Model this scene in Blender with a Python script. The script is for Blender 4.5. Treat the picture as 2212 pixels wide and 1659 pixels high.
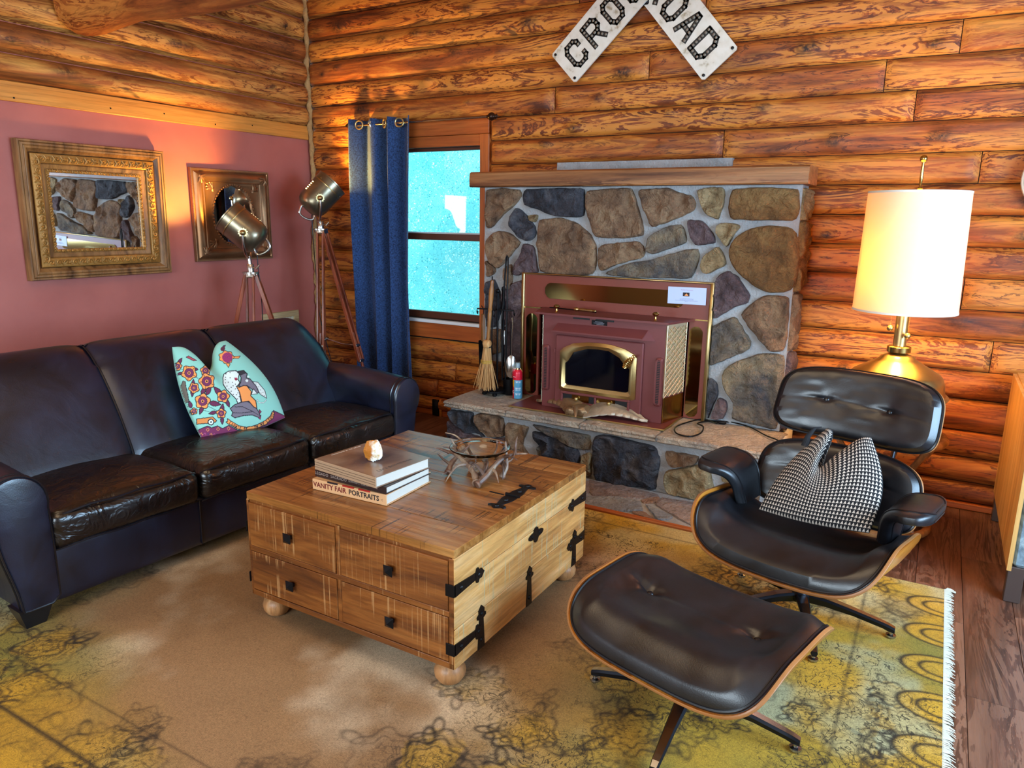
import bpy, bmesh, math, random
import numpy as np
from mathutils import Vector, Matrix
for o in list(bpy.data.objects): bpy.data.objects.remove(o)
SC = bpy.context.scene; COL = SC.collection
PI = math.pi
# ------------------------------------------------------------------ camera
cam = bpy.data.cameras.new('camera'); cam_ob = bpy.data.objects.new('camera', cam); COL.objects.link(cam_ob)
cam.sensor_fit = 'HORIZONTAL'; cam.sensor_width = 36; cam.lens = 1585.91/2212*36
cam.clip_start = .05; cam.clip_end = 200
R_ = Vector((0.86429484, 0.50280363, 0.01352538)); U_ = Vector((-0.12233281, 0.18404929, 0.9752746)); F_ = Vector((-0.48788228, 0.8445794, -0.22058223))
m = Matrix((R_, U_, -F_)).transposed().to_4x4(); m.translation = (4.61579, -4.63278, 1.55)
cam_ob.matrix_world = m; SC.camera = cam_ob
SC.view_settings.view_transform = 'Standard'; SC.view_settings.look = 'None'
SC.view_settings.exposure = 0.18; SC.view_settings.gamma = 1; SC.view_settings.use_curve_mapping = False
# ------------------------------------------------------------------ world: bright pale daylight sky
w = bpy.data.worlds.new('sky'); SC.world = w; w.use_nodes = True
wb = w.node_tree.nodes['Background']; wb.inputs[0].default_value = (.62, .86, 1.0, 1); wb.inputs[1].default_value = 4.6
def light(name, kind, loc, col, power, aim=None, **k):
    l = bpy.data.lights.new(name, kind); l.color = col; l.energy = power
    for a, b in k.items(): setattr(l, a, b)
    o = bpy.data.objects.new(name, l); COL.objects.link(o); o.location = loc
    if aim is not None:
        d = Vector(aim)-Vector(loc); o.rotation_euler = d.to_track_quat('-Z', 'Y').to_euler()
    return o
COOL = (.42, .68, 1.0); WARM = (1.0, .52, .16)
# daylight through the windows of the right wall and of the wall behind the camera
light('window_daylight_right', 'AREA', (6.42, -2.5, 1.55), COOL, 150, (0, -2.5, 1.2), shape='RECTANGLE', size=2.2, size_y=1.4)
light('window_daylight_rear', 'AREA', (3.1, -6.9, 1.6), (.78, .89, 1.0), 130, (3.1, 0, .9), shape='RECTANGLE', size=3.2, size_y=1.5)
light('ceiling_fixture_glow', 'AREA', (3.0, -3.4, 3.6), (1.0, .76, .48), 24, (3.0, -3.4, 0), shape='DISK', size=1.6)  # assumed ceiling light, unseen, added for warm fill from above
# ------------------------------------------------------------------ helpers
def tag(o, label=None, cat=None, group=None, kind=None):
    if label: o['label'] = label
    if cat: o['category'] = cat
    if group: o['group'] = group
    if kind: o['kind'] = kind
    return o
def thing(name, label, cat, loc=(0, 0, 0), rz=0, group=None):
    o = bpy.data.objects.new(name, None); COL.objects.link(o); o.location = loc; o.rotation_euler = (0, 0, rz)
    o.empty_display_size = .05
    return tag(o, label, cat, group)
def struct(name, loc=(0, 0, 0)):
    o = bpy.data.objects.new(name, None); COL.objects.link(o); o.location = loc; o.empty_display_size = .05
    return tag(o, kind='structure')
def ob(name, V, F, mat, par=None, smooth=True, **k):
    me = bpy.data.meshes.new(name); me.from_pydata([tuple(map(float, v)) for v in V], [], [tuple(int(i) for i in f) for f in F]); me.update()
    if smooth: me.shade_smooth()
    if mat: me.materials.append(mat)
    o = bpy.data.objects.new(name, me); COL.objects.link(o)
    if par is not None: o.parent = par
    return tag(o, **k)
def fast(name, V, F, mat, par=None, smooth=False, **k):
    """big quad meshes straight from arrays"""
    me = bpy.data.meshes.new(name); V = np.asarray(V, np.float32); F = np.asarray(F, np.int32)
    me.vertices.add(len(V)); me.vertices.foreach_set('co', V.ravel()); me.loops.add(F.size); me.loops.foreach_set('vertex_index', F.ravel()); me.polygons.add(len(F)); me.polygons.foreach_set('loop_start', np.arange(0, F.size, 4, dtype=np.int32)); me.update(calc_edges=True)
    me.shade_smooth() if smooth else me.shade_flat()
    me.materials.append(mat); o = bpy.data.objects.new(name, me); COL.objects.link(o)
    if par is not None: o.parent = par
    return tag(o, **k)
class MB:
    """collects shapes into one mesh"""
    def __init__(s): s.V = []; s.F = []
    def add(s, V, F, M=None):
        n = len(s.V); s.V += [tuple((M @ Vector(v)) if M else v) for v in V]; s.F += [tuple(i+n for i in f) for f in F]; return s
    def box(s, c, d, M=None, b=0.0, taper=1.0):
        x, y, z = d[0]/2, d[1]/2, d[2]/2
        if b <= 0:
            V = [(c[0]+i*x*(taper if k < 0 else 1), c[1]+j*y*(taper if k < 0 else 1), c[2]+k*z) for k in (-1, 1) for i, j in ((-1, -1), (1, -1), (1, 1), (-1, 1))]
            F = [(3, 2, 1, 0), (4, 5, 6, 7)]+[(i, (i+1) % 4, (i+1) % 4+4, i+4) for i in range(4)]
        else:
            b = min(b, x*.99, y*.99, z*.99)
            V = []; 
            def ring(xx, yy, zz): 
                return [(c[0]+a, c[1]+e, c[2]+zz) for a, e in ((-xx+b, -yy), (xx-b, -yy), (xx, -yy+b), (xx, yy-b), (xx-b, yy), (-xx+b, yy), (-xx, yy-b), (-xx, -yy+b))]
            V += ring(x-b*.7, y-b*.7, -z)+ring(x, y, -z+b)+ring(x, y, z-b)+ring(x-b*.7, y-b*.7, z)
            F = [tuple(range(7, -1, -1)), tuple(range(24, 32))]
            for r in range(3):
                for i in range(8): F.append((r*8+i, r*8+(i+1) % 8, r*8+8+(i+1) % 8, r*8+8+i))
        return s.add(V, F, M)
    def lathe(s, prof, n=32, c=(0, 0, 0), M=None, cap=True):
        V = []; F = []
        for r, z in prof:
            for i in range(n): a = 2*PI*i/n; V.append((c[0]+r*math.cos(a), c[1]+r*math.sin(a), c[2]+z))
        for j in range(len(prof)-1):
            for i in range(n): F.append((j*n+i, j*n+(i+1) % n, (j+1)*n+(i+1) % n, (j+1)*n+i))
        if cap:
            if prof[0][0] > 1e-4: F.append(tuple(range(n-1, -1, -1)))
            if prof[-1][0] > 1e-4: F.append(tuple((len(prof)-1)*n+i for i in range(n)))
        return s.add(V, F, M)
    def tube(s, P, r, n=10, cap=True, closed=False, flat=1.0, M=None):
        P = [Vector(p) for p in P]; N = len(P); rr = r if hasattr(r, '__len__') else [r]*N
        V = []; F = []; up = None
        for i, p in enumerate(P):
            a = P[i-1] if (i > 0 or closed) else P[i]; b = P[(i+1) % N] if (i < N-1 or closed) else P[i]
            t = (b-a).normalized() if (b-a).length > 0 else Vector((0, 0, 1))
            if up is None:
                up = Vector((0, 0, 1)) if abs(t.z) < .9 else Vector((1, 0, 0))
            u = (up - t*up.dot(t)); u = u.normalized() if u.length > 1e-6 else t.orthogonal().normalized(); up = u
            w_ = t.cross(u)
            for k in range(n): q = 2*PI*k/n; V.append(p+(u*math.cos(q)*flat+w_*math.sin(q))*rr[i])
        m_ = N if closed else N-1
        for i in range(m_):
            j = (i+1) % N
            for k in range(n): F.append((i*n+k, i*n+(k+1) % n, j*n+(k+1) % n, j*n+k))
        if cap and not closed: F += [tuple(range(n-1, -1, -1)), tuple((N-1)*n+k for k in range(n))]
        return s.add([tuple(v) for v in V], F, M)
    def prism(s, poly, z0, z1, M=None, b=0.0):
        n = len(poly); 
        if b:
            cx = sum(p[0] for p in poly)/n; cy = sum(p[1] for p in poly)/n
            ins = [(cx+(x-cx)*(1-b), cy+(y-cy)*(1-b)) for x, y in poly]
            zb = z1-(z1-z0)*.35
            V = [(x, y, z0) for x, y in poly]+[(x, y, zb) for x, y in poly]+[(x, y, z1) for x, y in ins]
            F = [tuple(range(n-1, -1, -1)), tuple(range(2*n, 3*n))]+[(r*n+i, r*n+(i+1) % n, r*n+n+(i+1) % n, r*n+n+i) for r in (0, 1) for i in range(n)]
        else:
            V = [(x, y, z0) for x, y in poly]+[(x, y, z1) for x, y in poly]
            F = [tuple(range(n-1, -1, -1)), tuple(range(n, 2*n))]+[(i, (i+1) % n, n+(i+1) % n, n+i) for i in range(n)]
        return s.add(V, F, M)
    def sph(s, c, r, n=12, sc=(1, 1, 1), M=None):
        prof = [(max(1e-5, math.sin(PI*i/n*1.0))*r, -math.cos(PI*i/n)*r) for i in range(n+1)]
        m2 = Matrix.Translation(c) @ Matrix.Diagonal((*sc, 1))
        return s.lathe(prof, n*2, M=(M @ m2) if M else m2, cap=False)
    def out(s, name, mat, par=None, smooth=True, fix=True, **k):
        o = ob(name, s.V, s.F, mat, par, False, **k); me = o.data
        if fix:
            bm = bmesh.new(); bm.from_mesh(me); bmesh.ops.recalc_face_normals(bm, faces=bm.faces)
            if smooth:
                for f in bm.faces: f.smooth = True
                for e in bm.edges:
                    if len(e.link_faces) == 2 and e.calc_face_angle(0) > .7: e.smooth = False
            bm.to_mesh(me); bm.free()
        return o
def FR(origin, ex, ey):
    """matrix with local x=ex, y=ey, z=ex x ey"""
    ex = Vector(ex).normalized(); ey = Vector(ey); ey = (ey-ex*ey.dot(ex)).normalized(); ez = ex.cross(ey)
    m_ = Matrix((ex, ey, ez)).transposed().to_4x4(); m_.translation = origin; return m_
def grid_faces(nu, nv, wrap=False):
    F = []
    for j in range(nv-1):
        for i in range(nu-(0 if wrap else 1)):
            a = j*nu+i; b = j*nu+(i+1) % nu; F.append((a, b, b+nu, a+nu))
    return F
def vn(x, y, z=0.0, seed=0):
    """smooth value noise in [-1,1], numpy"""
    x, y, z = np.broadcast_arrays(np.asarray(x, float), np.asarray(y, float), np.asarray(z, float))
    ix, iy, iz = np.floor(x), np.floor(y), np.floor(z); fx, fy, fz = x-ix, y-iy, z-iz
    s_ = lambda t: t*t*(3-2*t); fx, fy, fz = s_(fx), s_(fy), s_(fz)
    def h(a, b, c):
        n = (a*374761393+b*668265263+c*2147483647+seed*974634777).astype(np.int64) & 0xffffffff
        n = ((n ^ (n >> 13))*1274126177) & 0xffffffff; n = (n ^ (n >> 16)) & 0xffff
        return n/32767.5-1
    r = 0
    for dx in (0, 1):
        for dy in (0, 1):
            for dz in (0, 1):
                r = r+h(ix+dx, iy+dy, iz+dz)*(fx if dx else 1-fx)*(fy if dy else 1-fy)*(fz if dz else 1-fz)
    return r
def fbm(x, y, z=0.0, seed=0, o=4):
    r = 0; a = 1; t = 0
    for i in range(o): r = r+a*vn(np.asarray(x)*2**i, np.asarray(y)*2**i, np.asarray(z)*2**i, seed+i*17); t += a; a *= .5
    return r/t
def rbox(c, d, r, n=14, puff=(0, 0, 0), fn=None):
    """rounded box as grids on a cube, puffed; returns V,F"""
    hx, hy, hz = d[0]/2, d[1]/2, d[2]/2; t = np.sin(np.linspace(-1, 1, n+1)*PI/2*.92)/math.sin(PI/2*.92)
    V = []; F = []; idx = {}
    def vid(p):
        k = tuple(round(q, 5) for q in p)
        if k not in idx: idx[k] = len(V); V.append(p)
        return idx[k]
    for ax in range(3):
        for sg in (-1, 1):
            a1, a2 = (ax+1) % 3, (ax+2) % 3
            for i in range(n):
                for j in range(n):
                    q = []
                    for (ii, jj) in ((i, j), (i+1, j), (i+1, j+1), (i, j+1)):
                        p = [0, 0, 0]; p[ax] = sg; p[a1] = t[ii]; p[a2] = t[jj]; q.append(vid(tuple(p)))
                    F.append(tuple(q) if sg > 0 else tuple(q[::-1]))
    P = np.array(V)*np.array([hx, hy, hz]); inner = np.array([hx-r, hy-r, hz-r])
    Cc = np.clip(P, -inner, inner); D = P-Cc; L = np.linalg.norm(D, axis=1, keepdims=True); L[L < 1e-9] = 1
    nD = D/L; 
    Q = Cc+nD*r; U = np.array(V)
    for a in range(3):
        b_, c_ = (a+1) % 3, (a+2) % 3
        Q[:, a] += np.sign(U[:, a])*np.abs(U[:, a])**1.0*puff[a]*(1-U[:, b_]**2)*(1-U[:, c_]**2)
    if fn is not None: Q = fn(Q, U)
    return [tuple(v) for v in Q+np.array(c)], F
# ------------------------------------------------------------------ material helpers
def lin(h):
    h = h.lstrip('#'); c = [int(h[i:i+2], 16)/255 for i in (0, 2, 4)]
    return tuple(x/12.92 if x <= .04045 else ((x+.055)/1.055)**2.4 for x in c)+(1,)
class NT:
    def __init__(s, name):
        s.m = bpy.data.materials.new(name); s.m.use_nodes = True; s.t = s.m.node_tree; s.b = s.t.nodes['Principled BSDF']
    def n(s, kind, inp=None, **k):
        nd = s.t.nodes.new(kind)
        for a, b in k.items(): setattr(nd, a, b)
        for a, b in (inp or {}).items():
            if isinstance(b, bpy.types.NodeSocket): s.t.links.new(b, nd.inputs[a])
            else: nd.inputs[a].default_value = b
        return nd
    def set(s, **k):
        for a, b in k.items():
            i = s.b.inputs[a.replace('_', ' ')]
            if isinstance(b, bpy.types.NodeSocket): s.t.links.new(b, i)
            else: i.default_value = b
        return s
    def co(s, sc=(1, 1, 1), rnd=0.0, kind='Object'):
        c = s.n('ShaderNodeTexCoord').outputs[kind]
        if rnd:
            r = s.n('ShaderNodeObjectInfo').outputs['Random']
            r2 = s.n('ShaderNodeMath', {0: r, 1: rnd}, operation='MULTIPLY').outputs[0]
            c = s.n('ShaderNodeVectorMath', {0: c, 1: r2}, operation='ADD').outputs[0]
        return s.n('ShaderNodeVectorMath', {0: c, 1: sc}, operation='MULTIPLY').outputs[0]
    def noise(s, v, scale=5, detail=4, rough=.55, dist=0.0):
        return s.n('ShaderNodeTexNoise', {'Vector': v, 'Scale': scale, 'Detail': detail, 'Roughness': rough, 'Distortion': dist}).outputs[0]
    def ramp(s, f, stops, interp='LINEAR'):
        r = s.n('ShaderNodeValToRGB', {0: f}); cr = r.color_ramp; cr.interpolation = interp
        while len(cr.elements) < len(stops): cr.elements.new(.5)
        for e, (p, c) in zip(cr.elements, stops):
            e.position = p; e.color = c if hasattr(c, '__len__') else (c, c, c, 1)
        return r.outputs[0]
    def mix(s, f, a, b, mode='MIX'):
        r = s.n('ShaderNodeMix', data_type='RGBA', blend_type=mode)
        for i, v in ((0, f), (6, a), (7, b)):
            if isinstance(v, bpy.types.NodeSocket): s.t.links.new(v, r.inputs[i])
            else: r.inputs[i].default_value = v
        return r.outputs[2]
    def math(s, op, a, b=0.0):
        return s.n('ShaderNodeMath', {0: a, 1: b}, operation=op).outputs[0]
    def bump(s, h, st=.3, d=.01):
        s.set(Normal=s.n('ShaderNodeBump', {'Height': h, 'Strength': st, 'Distance': d}).outputs[0]); return s
def plain(name, col, rough=.5, metal=0.0, bump=None, var=0.0, **k):
    t = NT(name); c = lin(col) if isinstance(col, str) else col
    t.set(Base_Color=c, Roughness=rough, Metallic=metal)
    if var or bump:
        v = t.co((1, 1, 1), 7.0); f = t.noise(v, bump[0] if bump else 20, 4)
        if var:
            f2 = t.noise(v, 6, 4); d = tuple(x*(1-var) for x in c[:3])+(1,); l = tuple(min(1, x*(1+var)) for x in c[:3])+(1,)
            t.set(Base_Color=t.ramp(f2, [(.3, d), (.7, l)]))
        if bump: t.bump(f, bump[1], bump[2] if len(bump) > 2 else .004)
    for a, b in k.items(): t.set(**{a: b})
    return t.m
def wood(name, dark, mid, light_, axis=0, rough=.45, worm=.0, fine=60, stretch=.12, lo=.32, hi=.68, bump=.25, rnd=31.0, coat=0.0, knot=False):
    t = NT(name); sc = [1, 1, 1]; sc[axis] = stretch
    v = t.co(tuple(sc), rnd)
    a = t.noise(v, 9, 6, .62, 1.1)
    c = t.ramp(a, [(lo, lin(dark)), (.5, lin(mid)), (hi, lin(light_))])
    g = t.noise(t.co(tuple(x*(.35 if i == axis else 1) for i, x in enumerate(sc)), rnd), fine, 4, .7)
    c = t.mix(.55, c, t.ramp(g, [(.3, .28), (.55, .95), (.8, 1.0)]), 'MULTIPLY')
    h = g
    if worm:
        b = t.noise(v, 10, 5, .62, 1.6)
        s_ = t.math('SINE', t.math('MULTIPLY', b, 46.0))
        l = t.ramp(s_, [(.72, 0.0), (.90, 1.0)])
        msk = t.math('MULTIPLY', l, t.ramp(t.noise(v, 3, 3, .5), [(.38, .12), (.56, worm)]))
        c = t.mix(msk, c, lin(dark)); 
        l2 = t.ramp(s_, [(.05, 1.0), (.16, 0.0)])
        c = t.mix(t.math('MULTIPLY', l2, t.ramp(t.noise(v, 5, 3, .5), [(.42, 0.0), (.58, .75)])), c, lin(light_))
        b2 = t.noise(v, 6, 6, .7, 1.0)
        c = t.mix(t.ramp(b2, [(.58, 0.0), (.62, .62)]), c, tuple(x*.62 for x in lin(mid)[:3])+(1,))
        # grey weathered spots and pits
        p = t.noise(t.co(tuple(x*(2.2 if i == axis else 1) for i, x in enumerate(sc)), rnd*.7), 7, 4, .6, .8)
        c = t.mix(t.ramp(p, [(.69, 0.0), (.73, .8)]), c, lin('#3a2418'))
    if knot:
        kn = t.n('ShaderNodeAttribute', attribute_name='knot').outputs['Fac']
        kk = t.math('MULTIPLY', kn, t.ramp(t.noise(t.co((1, 1, 1)), 45, 3), [(.3, .35), (.6, 1.2)]))
        c = t.mix(kk, c, lin('#2a140a'))
    t.set(Base_Color=c, Roughness=rough, Coat_Weight=coat, Coat_Roughness=.15)
    t.bump(h, bump, .006)
    return t.m
def leather(name, col, dark, rough=.28, wr=.35, sc=14):
    t = NT(name); v = t.co((1, 1, 1), 9.0)
    f = t.noise(v, 5, 5, .6, .6); c = t.ramp(f, [(.35, lin(dark)), (.65, lin(col))])
    grain = t.n('ShaderNodeTexVoronoi', {'Vector': v, 'Scale': 260}).outputs[0]
    fold = t.ramp(t.noise(v, sc, 3, .5, 1.8), [(.40, 0.0), (.5, 1.0), (.60, 0.0)])
    h = t.math('ADD', t.math('MULTIPLY', grain, .05), t.math('MULTIPLY', fold, wr))
    t.set(Base_Color=c, Roughness=t.ramp(f, [(.3, rough*.8), (.7, rough*1.25)]), Specular_IOR_Level=.75)
    t.bump(h, .5, .005); return t.m
LOGX = wood('log_wood_x', '#4e1f09', '#a8551a', '#d88c36', 0, .60, .8, stretch=.13, knot=True)
LOGY = wood('log_wood_y', '#54260e', '#ac6229', '#d89c4c', 1, .60, .8, stretch=.13, knot=True)
LOGD = wood('log_end_wood', '#2c1208', '#5a2c14', '#7a4420', 1, .7)
BEAM = wood('beam_wood', '#4a1c08', '#a35420', '#cf8238', 0, .5, .3, stretch=.16)
PINE = wood('pine_board', '#b06a28', '#d08a3c', '#e6a552', 1, .4, stretch=.08, lo=.2, hi=.8)
PINEX = wood('pine_board_x', '#8a3f16', '#b05a24', '#c87434', 0, .42, stretch=.08, lo=.2, hi=.8)
PINEZ = wood('pine_board_z', '#8a3f16', '#b05a24', '#c87434', 2, .42, stretch=.08, lo=.2, hi=.8)
MANT = wood('mantel_oak', '#5e3418', '#9a6236', '#b98250', 0, .5, .25, stretch=.06, lo=.3, hi=.7)
MORTAR = plain('mortar', '#a2a2a2', .9, bump=(70, .8, .012), var=.22)
CHINK = plain('chinking', '#b08a58', .9, bump=(40, .9, .02), var=.2)
DARK = plain('dark_gap', '#120a06', .9)
BRASS = plain('polished_brass', (.55, .37, .12, 1), .2, 1.0, var=.12)
BRASSD = plain('dark_mirror_brass', (.30, .20, .07, 1), .08, 1.0)
BRASSB = plain('brushed_brass', (.50, .38, .17, 1), .34, 1.0, bump=(90, .1, .002), var=.15)
BLACKIRON = plain('black_iron', '#131316', .38, .6, bump=(120, .25, .002))
CHROME = plain('satin_nickel', (.62, .60, .56, 1), .22, 1.0, var=.1)
MIRROR = plain('mirror_glass', (.92, .93, .92, 1), .015, 1.0)
WHITEP = plain('white_paper', '#dfe6f2', .6)
CHST = [[(1.882,1.731),(2.003,1.742),(2.142,1.73),(2.154,1.689),(2.102,1.631),(2.019,1.572),(1.948,1.5),(1.898,1.469),(1.88,1.499)],
 [(2.169,1.73),(2.396,1.739),(2.606,1.732),(2.612,1.566),(2.492,1.56),(2.361,1.575),(2.28,1.609),(2.178,1.632),(2.157,1.655)],
 [(2.123,1.62),(2.2,1.568),(2.262,1.499),(2.271,1.441),(2.217,1.399),(2.147,1.42),(2.069,1.514),(2.082,1.561)],
 [(2.207,1.568),(2.288,1.575),(2.269,1.522),(2.242,1.522)],
 [(2.295,1.54),(2.453,1.553),(2.582,1.516),(2.66,1.45),(2.7,1.389),(2.705,1.265),(2.683,1.207),(2.517,1.197),(2.317,1.207),(2.294,1.319),(2.284,1.447)],
 [(2.631,1.721),(2.795,1.731),(2.924,1.735),(2.951,1.666),(2.992,1.549),(3.015,1.458),(2.881,1.439),(2.698,1.44),(2.663,1.534),(2.628,1.633)],
 [(2.971,1.724),(3.151,1.734),(3.241,1.702),(3.306,1.687),(3.327,1.625),(3.291,1.594),(3.163,1.541),(3.064,1.507),(3.037,1.571),(2.986,1.666)],
 [(3.325,1.722),(3.398,1.737),(3.486,1.731),(3.487,1.656),(3.463,1.555),(3.388,1.585),(3.352,1.646)],
 [(3.532,1.726),(3.72,1.734),(3.882,1.723),(3.896,1.628),(3.888,1.561),(3.735,1.557),(3.535,1.561),(3.52,1.626)],
 [(3.283,1.553),(3.369,1.549),(3.437,1.483),(3.458,1.422),(3.336,1.408),(3.3,1.47)],
 [(3.055,1.454),(3.154,1.509),(3.241,1.526),(3.272,1.48),(3.281,1.422),(3.184,1.382),(3.084,1.347),(3.037,1.367),(3.04,1.421)],
 [(3.455,1.525),(3.506,1.541),(3.594,1.527),(3.553,1.465),(3.522,1.398),(3.482,1.443),(3.456,1.484)],
 [(3.621,1.497),(3.719,1.524),(3.873,1.522),(3.9,1.483),(3.918,1.337),(3.918,1.238),(3.895,1.177),(3.79,1.16),(3.708,1.186),(3.611,1.253),(3.554,1.322),(3.539,1.383),(3.574,1.456)],
 [(2.743,1.391),(2.882,1.411),(2.988,1.42),(3.025,1.377),(3.022,1.323),(2.958,1.309),(2.841,1.271),(2.744,1.227),(2.729,1.289),(2.721,1.345)],
 [(2.77,1.217),(2.936,1.286),(3.086,1.314),(3.241,1.368),(3.359,1.393),(3.359,1.314),(3.328,1.212),(3.127,1.207),(2.892,1.201)],
 [(3.394,1.347),(3.475,1.407),(3.51,1.352),(3.53,1.301),(3.474,1.272),(3.418,1.243),(3.384,1.263),(3.381,1.315)],
 [(1.891,1.414),(1.963,1.458),(2.063,1.454),(2.155,1.391),(2.107,1.336),(2.051,1.274),(1.98,1.21),(1.921,1.256),(1.884,1.328)],
 [(2.19,1.386),(2.259,1.364),(2.274,1.271),(2.297,1.2),(2.2,1.19),(2.11,1.167),(2.102,1.215),(2.15,1.29)],
 [(1.885,1.267),(1.965,1.209),(1.951,1.171),(1.893,1.144)],
 [(2.03,1.212),(2.087,1.251),(2.096,1.154),(2.083,1.068),(2.039,1.139)],
 [(1.885,1.106),(1.952,1.134),(1.996,1.05),(2.012,0.939),(1.969,0.81),(1.895,0.803)],
 [(2.025,1.052),(2.11,1.118),(2.187,1.147),(2.191,0.952),(2.115,0.834),(2.035,0.828)],
 [(1.895,0.778),(2.014,0.794),(2.016,0.635),(1.881,0.582)],
 [(2.036,0.803),(2.191,0.927),(2.191,0.59),(2.046,0.574)],
 [(1.881,0.556),(2.177,0.563),(2.165,0.407),(1.89,0.372)],
 [(3.47,1.193),(3.478,1.225),(3.537,1.27),(3.602,1.232),(3.677,1.133),(3.665,1.09),(3.575,1.052),(3.485,0.982)],
 [(3.635,1.02),(3.695,1.092),(3.752,1.137),(3.889,1.136),(3.894,1.035),(3.9,0.912),(3.888,0.833),(3.819,0.821),(3.753,0.888),(3.686,0.956)],
 [(3.478,0.938),(3.6,1.007),(3.657,0.932),(3.71,0.852),(3.698,0.819),(3.598,0.765),(3.484,0.703)],
 [(3.561,0.685),(3.651,0.749),(3.78,0.806),(3.895,0.807),(3.898,0.671),(3.889,0.487),(3.89,0.368),(3.627,0.393),(3.64,0.496),(3.57,0.575),(3.554,0.64)],
 [(3.479,0.631),(3.524,0.603),(3.541,0.527),(3.513,0.456),(3.492,0.373),(3.471,0.506)],
 [(3.542,0.516),(3.591,0.5),(3.601,0.446),(3.584,0.387),(3.508,0.375),(3.525,0.446)]]
HEST = [[(1.868,0.287),(2.065,0.294),(2.046,0.226),(2.152,0.145),(2.002,0.164),(1.881,0.233)],
 [(1.861,0.219),(2.002,0.155),(2.153,0.128),(1.853,0.067)],
 [(2.078,0.288),(2.176,0.31),(2.291,0.29),(2.298,0.174),(2.177,0.149),(2.093,0.2)],
 [(2.32,0.268),(2.478,0.261),(2.45,0.199),(2.428,0.132),(2.488,0.078),(2.323,0.092)],
 [(2.501,0.238),(2.631,0.237),(2.807,0.181),(2.835,0.151),(2.832,0.089),(2.601,0.093),(2.543,0.172)],
 [(2.506,0.286),(2.63,0.278),(2.899,0.277),(2.903,0.193),(2.861,0.173),(2.72,0.212),(2.608,0.245)],
 [(2.857,0.149),(2.909,0.169),(2.918,0.028),(2.868,0.003)],
 [(2.93,0.279),(3.022,0.294),(3.324,0.27),(3.336,0.22),(3.325,0.009),(3.217,0.012),(2.952,0.009),(2.925,0.146)],
 [(3.371,0.262),(3.564,0.263),(3.554,0.217),(3.41,0.168),(3.369,0.226)],
 [(3.383,0.142),(3.555,0.208),(3.627,0.198),(3.663,0.074),(3.568,0.011),(3.391,0.013),(3.378,0.074)]]
FLST = [[(2.932,-0.768),(3.159,-0.751),(3.366,-0.771),(3.371,-0.826),(3.198,-0.92),(3.04,-0.976)],
 [(2.998,-1.003),(3.2,-0.927),(3.304,-0.924),(3.375,-1.054),(3.25,-1.12),(3.063,-1.144)],
 [(3.303,-0.897),(3.383,-0.804),(3.402,-0.834),(3.388,-0.899),(3.335,-0.933)],
 [(3.398,-0.809),(3.585,-0.776),(3.693,-1.114),(3.578,-1.042),(3.4,-0.919)],
 [(3.351,-0.95),(3.536,-1.018),(3.531,-1.083),(3.481,-1.114)],
 [(3.324,-1.099),(3.381,-1.058),(3.478,-1.129),(3.395,-1.119)],
 [(2.911,-0.813),(2.939,-0.795),(3.017,-0.946),(2.987,-0.98)]]
# =================================================================== THE SETTING
HC = 3.75; XR = 6.5; YF = -7.0
WALL = NT('plum_wall_paint'); _v = WALL.co((1, 1, 1)); WALL.set(Base_Color=WALL.ramp(WALL.noise(_v, 3, 4), [(.3, lin('#ab6158')), (.7, lin('#b86c62'))]), Roughness=.42).bump(WALL.noise(_v, 160, 2), .12, .002); WALL = WALL.m
CREAM = plain('cream_wall_paint', '#b9a184', .8)
# floor of vinyl planks running away from the camera
FLM = wood('floor_plank', '#3c251c', '#6a4534', '#87614c', 1, .33, .12, stretch=.10, fine=70, bump=.2, rnd=57.0)
floor = struct('floor')
random.seed(5)
pw, pl = .18, 1.22; MBF = MB()
MBF.box((XR/2, YF/2, -.03), (XR+.4, -YF+.4, .04)); MBF.out('subfloor', DARK, floor)
for i in range(int(XR/pw)+1):
    x0 = i*pw; y = 0-((i*.43) % 1.0)*pl+.0
    ys = [0.0]
    while y > YF: 
        if y < -.05: ys.append(y)
        y -= pl
    ys.append(YF)
    for a, b in zip(ys[:-1], ys[1:]):
        vis = (x0 > 4.3) or (x0 < 2.4 and a > -2.6) 
        if not vis: continue
        MB().box((x0+pw/2, (a+b)/2, -.005), (pw-.0015, a-b-.0015, .01), b=.0012).out('plank', FLM, floor, smooth=False, fix=False)
g = MB()
for i in range(int(XR/pw)+1):
    x0 = i*pw
    if x0 > 4.3: continue
    if x0 < 2.4: g.box((x0+pw/2, (-2.6+YF)/2, -.006), (pw-.002, -YF-2.6+1.2, .01))
    else: g.box((x0+pw/2, YF/2, -.006), (pw-.002, -YF, .01))
for v_ in range(len(g.V)): g.V[v_] = (g.V[v_][0], max(YF, min(0, g.V[v_][1])), g.V[v_][2]-.003)
g.out('plank_field', FLM, floor, smooth=False, kind='stuff')
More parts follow.
